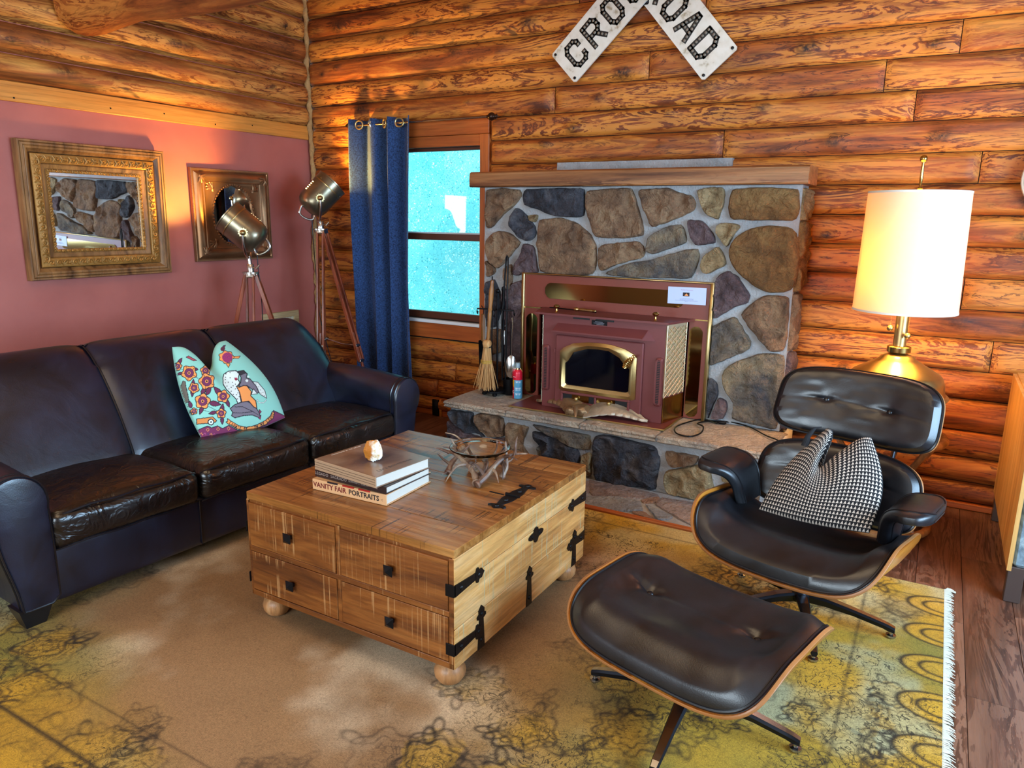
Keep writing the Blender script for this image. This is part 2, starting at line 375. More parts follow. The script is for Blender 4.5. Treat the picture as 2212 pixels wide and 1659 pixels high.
# ------------------------------------------------------------------ log builder
def log_mesh(L, h, seed, d=.05, knots=2, ends=(.0, .0), dx=.035, e=2.4):
    """length along +x from 0, height along z 0..h, bulging towards -y"""
    nx = max(3, int(L/dx)+1); nz = 11
    X = np.linspace(0, L, nx); T = np.linspace(0, 1, nz)
    gx, gt = np.meshgrid(X, T)
    s_ = np.abs(2*gt-1); prof = (1-s_**e)**(1/1.7)
    wob = 1+.13*vn(gx*1.6, seed*3.1, 0, seed)+.06*vn(gx*6, gt*3, 0, seed+1)
    Y = -d*prof*wob - .004*prof*fbm(gx*9, gt*5, 0, seed+2)
    Z = gt*h + .006*(1-s_)*0 + h*.02*vn(gx*2.2, gt*1.2, 3, seed)*np.where((gt > 0) & (gt < 1), 1, 0)
    K = np.zeros_like(X)[None, :]*gt
    rs = random.Random(seed)
    for k in range(knots):
        kx = rs.uniform(.1, max(.15, L-.1)); kt = rs.uniform(.25, .8); rr = rs.uniform(.02, .05)
        dd = np.sqrt(((gx-kx)/(rr*1.7))**2+((gt-kt)*h/rr)**2)
        Y -= rs.uniform(.008, .022)*np.exp(-dd**2)*prof; K = np.maximum(K, np.clip(1.25-dd, 0, 1)*rs.uniform(.5, 1))
    # ends round over where the log is sawn
    for side, r in ((0, ends[0]), (1, ends[1])):
        if r: dd = gx if side == 0 else L-gx; Y *= np.sqrt(np.clip(1-(1-np.clip(dd/r, 0, 1))**2, .02, 1))
    V = np.stack([gx, Y, Z], -1).reshape(-1, 3); n = nx*nz
    F = [(a, b, c, dd_) for a, b, c, dd_ in grid_faces(nx, nz)]
    V = V.tolist()
    # sawn end caps
    for i in (0, nx-1):
        c = len(V); V.append((X[i], 0, h/2))
        for j in range(nz-1):
            q = (j*nx+i, (j+1)*nx+i, c); F.append(q if i else q[::-1])
    return V, F, K.reshape(-1)
def add_log(par, x0, x1, z0, z1, seed, mat, turn=False, name='log', **k):
    gap = .004; V, F, K = log_mesh(x1-x0-gap, z1-z0-gap*.8, seed, **k)
    if turn: V = [(-v[1], x0+v[0], z0+v[2]) for v in V]
    else: V = [(x0+v[0], v[1], z0+v[2]) for v in V]
    o = ob(name, V, F, mat, par); a = o.data.attributes.new('knot', 'FLOAT', 'POINT'); vals = np.zeros(len(V)); vals[:len(K)] = K; a.data.foreach_set('value', vals)
    bm = bmesh.new(); bm.from_mesh(o.data)
    for e in bm.edges:
        if len(e.link_faces) == 2 and e.calc_face_angle(0) > 1.0: e.smooth = False
    bm.to_mesh(o.data); bm.free(); return o
SEAM = [3.70, 3.54, 3.38, 3.22, 3.06, 2.897, 2.737, 2.566, 2.403, 2.239, 2.081, 1.919, 1.759, 1.596, 1.434, 1.271, 1.105, .945, .774, .618, .442, .293, .151, .035]
wb_ = struct('wall_back')
MB().box((XR/2, .10, HC/2), (.001, .001, .001)).out('wall_core', DARK, wb_)
core = MB()
WX0, WX1, WZ0, WZ1 = .62, 1.66, .77, 2.05     # window opening
core.box((WX0/2, .05, HC/2), (WX0, .08, HC)).box(((WX1+XR)/2, .05, HC/2), (XR-WX1, .08, HC)).box(((WX0+WX1)/2, .05, WZ0/2), (WX1-WX0, .08, WZ0)).box(((WX0+WX1)/2, .05, (WZ1+HC)/2), (WX1-WX0, .08, HC-WZ1))
bpy.data.objects.remove(bpy.data.objects['wall_core']); core.out('wall_core', DARK, wb_, smooth=False)
JT = {2.566: [2.894, 4.556], 2.897: [3.225], 2.403: [2.245, 4.225], 2.239: [4.386], 2.081: [3.388], 1.919: [4.722], 1.271: [4.727], .442: [1.438], .293: [1.264], 3.22: [1.9, 5.1], 1.596: [5.6], .945: [4.9], .774: [5.5], 3.06: [2.4], 3.54: [4.1], 1.105: [5.3]}
for r, (zt, zb) in enumerate(zip(SEAM[:-1], SEAM[1:])):
    cuts = [.03]+JT.get(zt, [])+[XR-.02]
    segs = list(zip(cuts[:-1], cuts[1:]))
    hole = None
    if zb < 2.2 and zt > .70: hole = (.50, 1.745)
    if hole:
        s2 = []
        for a, b in segs:
            if b <= hole[0] or a >= hole[1]: s2.append((a, b))
            else:
                if a < hole[0]: s2.append((a, hole[0]))
                if b > hole[1]: s2.append((hole[1], b))
        segs = s2
    flat = 1.0
    for q, (a, b) in enumerate(segs):
        dep = .020 if (zb > .75 and a > 1.8) else .042
        ee = 5.5 if (zb > .75 and zb < 2.6 and b > 3.0) else 2.5
        add_log(wb_, a, b, zb, zt, r*7+q*101+3, LOGX, d=dep, e=ee, knots=max(1, int((b-a)*1.3)), ends=(.05 if a < .1 else (.012), .012))
# ---- left wall: logs above, plum drywall below
wl = struct('wall_left')
MB().box((-.08, YF/2, HC/2), (.16, -YF, HC)).out('drywall', WALL, wl, smooth=False)
LS = [3.70, 3.54, 3.38, 3.22, 3.06, 2.897, 2.737, 2.566, 2.403, 2.253]
for r, (zt, zb) in enumerate(zip(LS[:-1], LS[1:])):
    add_log(wl, -4.6, -.03, zb, zt, 500+r*13, LOGY, turn=True, d=.075, e=2.3, knots=7, ends=(0, .03), dx=.05)
    add_log(wl, -7.0, -4.6, zb, zt, 700+r*13, LOGY, turn=True, d=.075, e=2.3, knots=2, dx=.09)
t1 = MB(); t1.box((.013, YF/2-.02, 2.199), (.026, -YF-.06, .106), b=.003)
t1 = t1.out('trim_1', PINE, None, smooth=False); tag(t1, kind='structure')
nail = MB()
for y in (-2.28, -1.72, -1.35, -.95, -.62): nail.lathe([(.005, 0), (.005, .002)], 8, M=FR((.026, y, 2.185+.02*math.sin(y*9)), (0, 1, 0), (0, 0, 1)))
nail.out('nail', BLACKIRON, t1)
# corner chinking, a lumpy caulk rope
P = [(.028+.012*vn(z*3, 1)+.006*vn(z*22, 5), -.03+.012*vn(z*4, 2)+.006*vn(z*25, 8), z) for z in np.arange(.02, 3.7, .018)]
c = MB(); c.tube(P, [.026+.006*vn(q[2]*6, 7)+.005*vn(q[2]*30, 4) for q in P], 9); c = c.out('trim_2', CHINK, None); tag(c, kind='structure')
# ---- right wall and wall behind the camera, both with window openings
wr = struct('wall_right')
g = MB()
for y0, y1, z0, z1 in ((YF, -3.7, 0, HC), (-1.3, 0, 0, HC), (-3.7, -1.3, 0, .8), (-3.7, -1.3, 2.35, HC)): g.box((XR+.08, (y0+y1)/2, (z0+z1)/2), (.16, y1-y0, z1-z0))
g.out('panel', CREAM, wr, smooth=False)
wf = struct('wall_front'); g = MB()
for x0, x1, z0, z1 in ((0, 1.4, 0, HC), (4.8, XR, 0, HC), (1.4, 4.8, 0, .8), (1.4, 4.8, 2.4, HC)): g.box(((x0+x1)/2, YF-.08, (z0+z1)/2), (x1-x0, .16, z1-z0))
g.out('panel', CREAM, wf, smooth=False)
cl = struct('ceiling')
for i in range(22): MB().box((i*.3+.15-.05, YF/2, HC+.03), (.296, -YF+.3, .05)).out('board', PINE, cl, smooth=False, fix=False)
MB().lathe([(.30, 3.612), (.34, 3.62), (.36, 3.66), (.34, 3.70), (.10, 3.755), (.001, 3.755)], 32, c=(3.0, -3.4, 0)).out('ceiling_lamp_canopy', BRASSB, cl)  # canopy added out of view to give the warm fill a body
# baseboard and apron board
b_ = MB(); b_.box((1.0, -.012, .072), (1.66, .022, .142), b=.003); tag(b_.out('baseboard_back', PINEX, None, smooth=False), kind='structure')
b_ = MB(); b_.box((5.2, -.03, .02), (2.4, .04, .035), b=.004); tag(b_.out('baseboard_right', PINEX, None, smooth=False), kind='structure')
# ---- window
win = struct('window_1')
def bx(name, x0, x1, y0, y1, z0, z1, mat, par, b=.003, **k): return MB().box(((x0+x1)/2, (y0+y1)/2, (z0+z1)/2), (x1-x0, y1-y0, z1-z0), b=b).out(name, mat, par, smooth=False, **k)
bx('head_casing', .52, 1.74, -.03, .02, 2.13, 2.243, PINEX, win)
bx('casing_board', .50, 1.665, -.022, .03, 2.052, 2.128, PINEX, win)
bx('side_casing', 1.665, 1.742, -.03, .03, .60, 2.128, PINEZ, win)
bx('side_casing', .50, .60, -.03, .03, .77, 2.05, PINEZ, win)
bx('apron_board', .50, 1.664, -.022, .02, .628, .742, PINEX, win)
bx('sill', .50, 1.664, -.03, .12, .744, .768, plain('white_sill', '#e8ecef', .35), win, kind=None)
FRM = plain('brown_window_frame', '#5a2f1c', .45)
bx('frame_rail', .60, 1.664, .045, .085, 1.376, 1.43, FRM, win)
bx('frame_rail', .60, 1.664, .045, .085, .77, .822, FRM, win)
bx('frame_rail', .60, 1.664, .045, .085, 2.03, 2.052, FRM, win)
bx('frame_stile', 1.642, 1.664, .045, .085, .822, 2.03, FRM, win); bx('frame_stile', .60, .64, .045, .085, .822, 2.03, FRM, win)
bx('weather_strip', .64, 1.642, .038, .045, 1.425, 1.436, plain('pale_strip', '#c7ccd0', .4), win, b=0)
GL = NT('window_glass'); 
gl1 = GL.n('ShaderNodeBsdfTransparent', {0: (.97, .99, .99, 1)}); gl2 = GL.n('ShaderNodeBsdfGlossy', {0: (1, 1, 1, 1), 'Roughness': .02})
fr_ = GL.n('ShaderNodeFresnel', {0: 1.45}); mx_ = GL.n('ShaderNodeMixShader', {0: fr_.outputs[0], 1: gl1.outputs[0], 2: gl2.outputs[0]})
GL.t.links.new(mx_.outputs[0], GL.t.nodes['Material Output'].inputs[0]); GL = GL.m
bx('pane', .64, 1.642, .063, .067, 1.43, 2.03, GL, win, b=0); bx('pane', .64, 1.642, .063, .067, .822, 1.376, GL, win, b=0)
bx('reveal', 1.645, 1.662, .072, .10, .78, 2.05, PINEZ, win); bx('reveal', .618, .635, .072, .10, .78, 2.05, PINEZ, win); bx('reveal', .62, 1.66, .072, .10, 2.036, 2.052, PINEX, win)
# ---- garden seen through the window: hedge leaves, overexposed daylight painted into their pale cyan
rs = np.random.RandomState(3)
LEAF = NT('hedge_leaf'); r_ = LEAF.n('ShaderNodeTexNoise', {'Vector': LEAF.co((1, 1, 1)), 'Scale': 6.0, 'Detail': 5.0}).outputs[0]
LEAF.set(Base_Color=LEAF.ramp(r_, [(.35, lin('#3ca4ac')), (.5, lin('#86e0e4')), (.64, lin('#f0fff8'))]), Roughness=.6); LEAF = LEAF.m
N = 190000
px_ = np.where(np.arange(N) < 150000, rs.uniform(-2.6, 2.4, N), rs.uniform(2.4, 7.5, N)); pz_ = rs.uniform(-.6, 4.6, N); py_ = 2.2+.5*fbm(px_*1.4, pz_*1.4, 0, 4)+rs.uniform(-.1, .28, N)
V = np.zeros((N*4, 3)); A = rs.normal(size=(N, 3)); A /= np.linalg.norm(A, axis=1)[:, None]; B = np.cross(A, rs.normal(size=(N, 3))); B /= np.linalg.norm(B, axis=1)[:, None]
s1 = rs.uniform(.006, .015, N)[:, None]; C0 = np.stack([px_, py_, pz_], 1)
V[0::4] = C0-A*s1; V[1::4] = C0-B*s1*.45; V[2::4] = C0+A*s1; V[3::4] = C0+B*s1*.45
hedge = thing('hedge', 'pale blue-green leafy hedge outside the back window', 'hedge', (0, 0, 0))
fast('foliage', V, np.arange(N*4).reshape(-1, 4), LEAF, hedge, kind='stuff')
gx, gz = np.meshgrid(np.linspace(-3, 8, 40), np.linspace(-.8, 4.8, 28)); gy = 2.55+.5*fbm(gx*1.4, gz*1.4, 0, 4)
Vb = np.stack([gx, gy, gz], -1).reshape(-1, 3).tolist(); Vb2 = [(x, y+.5, z) for x, y, z in Vb]
nb = len(Vb); ob('inner_growth', Vb+Vb2, grid_faces(40, 28)+[tuple(nb+i for i in f[::-1]) for f in grid_faces(40, 28)], plain('hedge_inner', '#7ed4d8', .9), hedge)
bx('ground', -6, 12, .3, 12, -.5, -.3, plain('lawn', '#5d8a4a', .9, var=.2), None, kind='structure')
# outlet box let into the baseboard
o = thing('outlet_box', 'black outlet box set against the baseboard left of the stone hearth', 'outlet', (1.262, -.03, .07))
MB().box((0, 0, .001), (.062, .03, .128), b=.004).out('cover', BLACKIRON, o); MB().box((.044, .004, 0), (.022, .022, .14), b=.002).out('wood_edging', PINE, o)
# ---- ceiling beam
bm_ = MB(); Xs = np.linspace(.10, 6.45, 70); V = []; nn = 18
for i, x in enumerate(Xs):
    for k in range(nn):
        a = 2*PI*k/nn; r = .135+.012*vn(x*1.3, k*.0, 0, 3)+.010*vn(x*3+9, math.cos(a)*1.5, math.sin(a)*1.5, 8)
        r *= (1-.10*math.exp(-((x-.62)/.12)**2)) if math.sin(a) < 0 else 1
        r += .018*math.exp(-((x-.22)/.16)**2)
        V.append((x, -1.90+r*math.cos(a), 2.712+.012*vn(x*.9, 4)+r*1.06*math.sin(a)))
bm_.V = V; bm_.F = grid_faces(nn, len(Xs), True)+[tuple(range(nn)), tuple((len(Xs)-1)*nn+k for k in range(nn-1, -1, -1))]
bmo = bm_.out('trim_3', BEAM, None); tag(bmo, kind='structure')
# =================================================================== FIREPLACE
def stone_col(name, a, b, c_, s=7):
    t = NT(name); v = t.co((1, 1, 1), 23.0); n1 = t.noise(v, s, 5, .65, .8); n2 = t.noise(v, 55, 5, .75)
    cc = t.ramp(n1, [(.30, lin(a)), (.5, lin(b)), (.70, lin(c_))]); cc = t.mix(.5, cc, t.ramp(n2, [(.3, .45), (.62, 1.18)]), 'MULTIPLY')
    t.set(Base_Color=cc, Roughness=.85); rg = t.math('ABSOLUTE', t.math('SUBTRACT', t.noise(v, 11, 5, .62, .4), .5)); h = t.math('ADD', t.math('MULTIPLY', n2, .5), t.math('MULTIPLY', rg, 3.0)); t.bump(h, 1.0, .03); return t.m
ST = {'b': stone_col('stone_brown', '#5b4332', '#8d6c50', '#a98a68'), 't': stone_col('stone_tan', '#76603f', '#a38a62', '#bfa67c'),
      'g': stone_col('stone_slate', '#26262b', '#45454d', '#6c6a6c'), 'p': stone_col('stone_plum', '#43353a', '#6b5658', '#86706c'), 'm': stone_col('stone_mixed', '#42434a', '#7a6c5c', '#9c8868', 4),
      'r': stone_col('stone_rust', '#5e4022', '#8a6236', '#a5814e', 4)}
def stone(par, poly, origin, ex, ey, dep, mat, seed, rough=.012, slab=False, shrink=-.035):
    """polygon (in metres on plane origin+ex,ey) made into a rough block standing proud by dep"""
    rs = random.Random(seed); P = [Vector((p[0], p[1])) for p in poly]; n = len(P); c0 = sum(P, Vector((0, 0)))/n
    per = sum((P[i]-P[i-1]).length for i in range(n)); step = max(.018, per/44); O = []
    for i in range(n):
        a, b = P[i], P[(i+1) % n]; k = max(1, int((b-a).length/step))
        for j in range(k): O.append(a.lerp(b, j/k))
    O2 = [(O[i-1]+O[i]*2+O[(i+1) % len(O)])/4 for i in range(len(O))]
    O2 = [c0+(p-c0)*(1-shrink)+Vector((rs.uniform(-1, 1), rs.uniform(-1, 1)))*.0025 for p in O2]; m_ = len(O2)
    tx, ty = rs.uniform(-.05, .05), rs.uniform(-.05, .05); size = max((p-c0).length for p in O2)
    rings = [(1.0, -.2), (.995, .45), (.97, .80), (.93, .97), (.84, 1.0), (.74, 1.0), (.63, 1.0), (.52, 1.0), (.41, 1.0), (.30, 1.0), (.18, 1.0), (.08, 1.0)] if not slab else [(1.0, -.2), (1.0, .7), (.975, .96), (.8, 1.0), (.5, 1.0), (.25, 1)]
    V = []; F = []
    for s_, z in rings:
        for p in O2:
            q = c0+(p-c0)*s_; zz = dep*z
            if z > .3: zz += z*(rough*1.5*(1-2.2*abs(float(vn(q.x*12, q.y*12, seed*.7, seed))))+rough*.9*float(vn(q.x*32, q.y*32, seed, 5)))+ (q-c0).x*tx+(q-c0).y*ty
            if z > .9: zz = max(zz, dep*.45)
            V.append((q.x, q.y, zz))
    V.append((c0.x, c0.y, V[-1][2])); L = len(rings)
    for j in range(L-1):
        for i in range(m_): F.append((j*m_+i, j*m_+(i+1) % m_, (j+1)*m_+(i+1) % m_, (j+1)*m_+i))
    for i in range(m_): F.append(((L-1)*m_+i, (L-1)*m_+(i+1) % m_, L*m_))
    M_ = FR(origin, ex, ey); V = [tuple(M_ @ Vector(v)) for v in V]
    o = ob('stone', V, F, ST.get(mat, mat), par); bm = bmesh.new(); bm.from_mesh(o.data); bmesh.ops.recalc_face_normals(bm, faces=bm.faces)
    for e in bm.edges:
        if len(e.link_faces) == 2 and e.calc_face_angle(0) > .75: e.smooth = False
    bm.to_mesh(o.data); bm.free(); return o
fp = thing('stone_chimney', 'fieldstone chimney breast with pale mortar around the red stove insert', 'fireplace', (0, 0, 0))
SY = -.275
# mortar body with an uneven face, leaving a recess for the insert
def mortar_face(par, x0, x1, z0, z1, y, yb, name='mortar', amp=.006):
    nx, nz = max(4, int((x1-x0)/.03)), max(4, int((z1-z0)/.03)); gx, gz = np.meshgrid(np.linspace(x0, x1, nx), np.linspace(z0, z1, nz))
    gy = y-amp*(fbm(gx*12, gz*12, 0, 9)+.4*vn(gx*45, gz*45, 0, 2)); V = np.stack([gx, gy, gz], -1).reshape(-1, 3).tolist(); n0 = len(V)
    V += [(x, yb, z) for x, _, z in V]; F = [f[::-1] for f in grid_faces(nx, nz)][:0]+grid_faces(nx, nz)
    rim = [i for i in range(nx)]+[j*nx+nx-1 for j in range(1, nz)]+[(nz-1)*nx+i for i in range(nx-2, -1, -1)]+[j*nx for j in range(nz-2, 0, -1)]
    F += [(rim[i], n0+rim[i], n0+rim[(i+1) % len(rim)], rim[(i+1) % len(rim)]) for i in range(len(rim))]+[tuple(n0+i for i in rim)]
    mb = MB(); mb.V = V; mb.F = F; return mb.out(name, MORTAR, par)
mortar_face(fp, 1.865, 2.20, .355, 1.748, SY, -.075); mortar_face(fp, 3.46, 3.905, .355, 1.748, SY, -.075); mortar_face(fp, 2.20, 3.46, 1.185, 1.748, SY, -.075)
mortar_face(wb_, 2.30, 3.46, 1.85, 1.915, -.056, -.01, 'mortar_strip', .02)
TON = 'bbgtbbbtbb' + 'mttbbmtbpb' + 'bgbgpppbgppgg'
TON = ['b', 'g', 'g', 't', 'b', 'b', 'b', 't', 'r', 'p', 'm', 't', 'r', 'b', 'm', 't', 'b', 'p', 'b', 'b', 'g', 'p', 'b', 'p', 'b', 'p', 'b', 'm', 'm', 'g', 'p']
TON = TON[:len(CHST)]+['b']*(len(CHST)-len(TON))
for i, (poly, tn) in enumerate(zip(CHST, TON)):
    stone(fp, poly, (0, SY, 0), (1, 0, 0), (0, 0, 1), .030 if len(poly) > 4 else .02, tn, 40+i)
# right flank of thin stones
for k, (z0, z1) in enumerate(((1.56, 1.73), (1.17, 1.55), (.83, 1.15), (.37, .81))):
    stone(fp, [(-.265, z0), (-.15, z0), (-.08, z0+.02), (-.08, z1-.02), (-.14, z1), (-.265, z1)], (3.905, 0, 0), (0, 1, 0), (0, 0, 1), .025, ['t', 'r', 'b', 'p'][k], 90+k)
# mantel
mt = MB(); V = []; Xs = np.linspace(1.80, 3.945, 44)
sec = [(-.075, 1.75), (-.365, 1.75), (-.372, 1.757), (-.374, 1.80), (-.370, 1.838), (-.352, 1.848), (-.075, 1.848)]
for i, x in enumerate(Xs):
    e = .006 if i in (0, 43) else 0
    for y, z in sec: V.append((x+(.0 if i else .0), y+(.004*float(vn(x*3, z*9, 0, 5)) if y < -.1 else 0)+e*(1 if y < -.1 else 0), z+.003*float(vn(x*2.2, y*5, 0, 6))))
mt.V = V; mt.F = grid_faces(7, 44, True)+[tuple(range(7)), tuple(43*7+k for k in range(6, -1, -1))]
tag(mt.out('mantel_shelf', MANT, None), 'thick oak mantel board resting on top of the stone chimney', 'mantel')
# ---- raised hearth
he = thing('raised_hearth', 'raised fieldstone hearth bench capped with pale flagstone slabs', 'hearth', (0, 0, 0))
HY = -.70
mortar_face(he, 1.875, 3.93, 0, .318, HY, -.08)
g = MB(); g.box((2.90, -.385, .16), (2.04, .61, .31)); g.out('mortar_body', MORTAR, he)
extra = [[(1.87, .06), (2.02, .13), (2.16, .12), (2.2, .01), (1.88, .005)], [(2.2, .14), (2.31, .165), (2.31, .01), (2.22, .01)], [(2.33, .085), (2.49, .07), (2.53, .01), (2.33, .01)],
         [(2.55, .155), (2.6, .085), (2.83, .08), (2.84, .01), (2.56, .01)], [(3.68, .27), (3.91, .27), (3.91, .13), (3.70, .14)], [(3.69, .12), (3.91, .115), (3.90, .01), (3.70, .01)], [(3.58, .265), (3.66, .27), (3.67, .215), (3.60, .21)]]
HT = ['g', 'b', 'b', 'b', 'g', 't', 't', 'g', 'b', 't', 'b']
HT = ['g', 'p', 'b', 'b', 'g', 'm', 't', 'g', 'b', 't']
for i, (poly, tn) in enumerate(zip(HEST, HT+['b']*5)): stone(he, poly, (0, HY, 0), (1, 0, 0), (0, 0, 1), .028, tn, 140+i, .016)
for i, poly in enumerate(extra): stone(he, poly, (0, HY, 0), (1, 0, 0), (0, 0, 1), .025, 'bpgmtbp'[i], 170+i, .016)
for k, (y0, y1, z0, z1) in enumerate(((-.69, -.46, .17, .30), (-.44, -.2, .12, .30), (-.69, -.5, .01, .155), (-.48, -.2, .01, .11), (-.18, -.08, .01, .3))):
    stone(he, [(-y1, z0), (-y0, z0), (-y0, z1), (-y1, z1)], (1.875, 0, 0), (0, -1, 0), (0, 0, 1), .022, 'pgbpb'[k], 190+k, .014)
SLAB = stone_col('hearth_slab_stone', '#9a9088', '#c0ac96', '#d8c6ac', 3)
def slab(x0, x1, y0, y1, seed):
    nx, ny = int((x1-x0)/.02), int((y1-y0)/.03); V = []
    gx, gy = np.meshgrid(np.linspace(0, 1, nx), np.linspace(0, 1, ny)); 
    top = .357+.0035*fbm((x0+gx*(x1-x0))*7, gy*5, 0, seed)
    X = x0+gx*(x1-x0); Y = y0+gy*(y1-y0)
    V = np.stack([X, Y, top], -1).reshape(-1, 3).tolist()
    rim = [i for i in range(nx)]+[j*nx+nx-1 for j in range(1, ny)]+[(ny-1)*nx+i for i in range(nx-2, -1, -1)]+[j*nx for j in range(ny-2, 0, -1)]
    F = grid_faces(nx, ny); prev = rim
    cx, cy = (x0+x1)/2, (y0+y1)/2
    for zz, out_ in ((.345, .006), (.334, -.001), (.322, .004), (.314, -.006)):
        cur = []
        for r in rim:
            x, y, z = V[r]; dx = -1 if x <= x0+1e-6 else (1 if x >= x1-1e-6 else 0); dy = -1 if y <= y0+1e-6 else (1 if y >= y1-1e-6 else 0)
            j = .007*float(vn(x*38, y*38, zz*90, seed))+.006*float(vn(x*16, y*16, zz*30, seed+4)); cur.append(len(V)); V.append((x+dx*(out_+j)*(.3 if dx and not dy else 1), y+dy*(out_+j), zz))
        F += [(prev[i], cur[i], cur[(i+1) % len(rim)], prev[(i+1) % len(rim)]) for i in range(len(rim))]; prev = cur
    F.append(tuple(prev)); mb = MB(); mb.V = V; mb.F = F; return mb.out('slab', SLAB, he)
for k, (a, b) in enumerate(((1.855, 2.322), (2.334, 2.842), (2.858, 3.318), (3.336, 3.945))): slab(a, b, -.752, -.29, 11+k)
MB().box((2.9, -.515, .335), (2.06, .45, .03)).out('slab_mortar', MORTAR, he)
g = MB(); g.box((3.94, -.40, .18), (.03, .60, .33), b=.008); g.out('side_mortar', plain('pale_mortar', '#d8d4cc', .9, bump=(60, .6)), he)
# ---- flagstone apron on the floor in front of the hearth, with wooden edge
ap = struct('trim_4'); MB().box((2.98, -.925, .004), (2.1, .41, .006)).out('mortar', MORTAR, ap)
FLX = [[(2.0, -.77), (2.35, -.76), (2.45, -.93), (2.2, -1.0), (2.0, -.95)], [(2.0, -.97), (2.2, -1.02), (2.42, -.96), (2.5, -1.12), (2.0, -1.12)], [(2.38, -.76), (2.7, -.75), (2.75, -.9), (2.48, -.94)], [(2.46, -.96), (2.76, -.92), (2.95, -1.12), (2.53, -1.12)],
       [(2.73, -.75), (2.9, -.76), (2.97, -.98), (2.8, -.93)], [(3.61, -.77), (3.95, -.76), (3.98, -1.0), (3.7, -1.05)], [(3.71, -1.07), (3.98, -1.02), (3.98, -1.12), (3.72, -1.12)]]
FS = [stone_col('flag_pink', '#86726c', '#a4928a', '#b8a498', 4), stone_col('flag_grey', '#74787e', '#94989e', '#aeb0ae', 4), stone_col('flag_rose', '#8e6c5a', '#a8846c', '#b89884', 4)]
for i, poly in enumerate(FLST+FLX): stone(ap, poly, (0, 0, .004), (1, 0, 0), (0, 1, 0), .012, FS[i % 3], 210+i, .002, slab=True)
bx('edge_strip', 1.95, 4.06, -1.165, -1.13, .0, .018, PINEX, ap)
# =================================================================== STOVE INSERT
RUST = plain('rust_red_enamel', '#7c3626', .42, .0, bump=(150, .15, .002), var=.08)
PLUM = plain('stove_red_metal', '#743a38', .40, .15, bump=(150, .12, .002), var=.06)
BLK = plain('soot_black', '#08080c', .5)
GLASSK = plain('black_stove_glass', '#05060f', .06)
st = thing('stove_insert', 'rust-red fireplace stove insert with arched brass door and brass plaques', 'stove', (0, 0, 0))
def bxa(name, x0, x1, y0, y1, z0, z1, mat, par, b=.003): return bx(name, x0, x1, y0, y1, z0, z1, mat, par, b)
FY = -.302                                                     # face of the surround
sur = MB(); sur.box(((2.205+3.455)/2, -.292, 1.079), (1.25, .02, .212)); sur.box((2.262, -.292, .667), (.114, .02, .61)); sur.box((3.397, -.292, .667), (.116, .02, .61))
sur.box((2.83, -.18, .80), (1.2, .01, .7)); sur = sur.out('surround_panel', RUST, st, smooth=False)
trim_ = MB(); trim_.box((2.196, -.299, .774), (.022, .04, .836), b=.004).box((3.464, -.299, .774), (.022, .04, .836), b=.004).box((2.83, -.299, 1.192), (1.29, .036, .01), b=.003); trim_.out('brass_edge', BRASSB, st)
for c_, d_ in (((2.27, -.304, .966), .135), ((3.38, -.304, .971), .15)): MB().box(c_, (d_, .008, .007)).out('brass_line', BRASS, st, smooth=False)
def plq(name, x0, x1, z0, z1, c, mat=BRASSD):
    P = [(x0, z0+c), (x0+c*.4, z0+c*.35), (x0+c, z0), (x1-c, z0), (x1-c*.4, z0+c*.35), (x1, z0+c), (x1, z1-c), (x1-c*.4, z1-c*.35), (x1-c, z1), (x0+c, z1), (x0+c*.4, z1-c*.35), (x0, z1-c)]
    return MB().prism(P, 0, .005, M=FR((0, FY, 0), (1, 0, 0), (0, 0, 1))).out(name, mat, st, smooth=False)
plq('brass_plaque', 2.36, 3.30, 1.035, 1.138, .035); plq('brass_plaque', 2.222, 2.305, .372, .925, .03); plq('brass_plaque', 3.345, 3.425, .372, .93, .03)
bxa('hearth_plate', 2.30, 3.335, -.655, -.285, .360, .366, PLUM, st, 0)
bxa('plate_edge', 2.298, 3.338, -.66, -.654, .358, .369, BRASSB, st, .002); bxa('plate_edge', 3.331, 3.338, -.655, -.33, .358, .369, BRASSB, st, .002)
# body, splayed at the sides
bod = MB(); bod.prism([(2.42, -.303), (2.475, -.535), (3.275, -.535), (3.325, -.303)], .367, .962); bod.out('stove_body', PLUM, st, smooth=False)
tp = MB(); tp.prism([(2.345, -.305), (2.43, -.575), (3.30, -.575), (3.375, -.305)], .964, .976); tp.out('top_shelf', PLUM, st, smooth=False)
bxa('grille_slot', 2.68, 2.79, -.5385, -.533, .948, .96, BLK, st, 0); bxa('grille_slot', 2.83, 2.95, -.5385, -.533, .947, .959, BLK, st, 0)
hd = MB(); A = [(2.555, -.536, .912), (3.19, -.536, .912), (2.525, -.585, .850), (3.17, -.585, .850), (2.525, -.536, .846), (3.225, -.536, .846)]
V = [(2.577, -.536, .914), (3.168, -.536, .918), (2.560, -.588, .872), (3.150, -.588, .872), (2.560, -.588, .862), (3.150, -.588, .862), (2.535, -.536, .858), (3.215, -.536, .856)]
hd.V = V; hd.F = [(0, 1, 3, 2), (2, 3, 5, 4), (4, 5, 7, 6), (0, 2, 4, 6), (1, 7, 5, 3), (0, 6, 7, 1)]; hd.out('hood', PLUM, st, smooth=False)
b = MB(); b.prism([(-.05, -.012), (.05, -.012), (.05, .012), (.02, .016), (-.05, .016)], 0, .006, M=FR((2.857, -.5355, .935), (1, 0, 0), (0, 0, 1))); bd = b.out('badge', BLACKIRON, st, smooth=False)
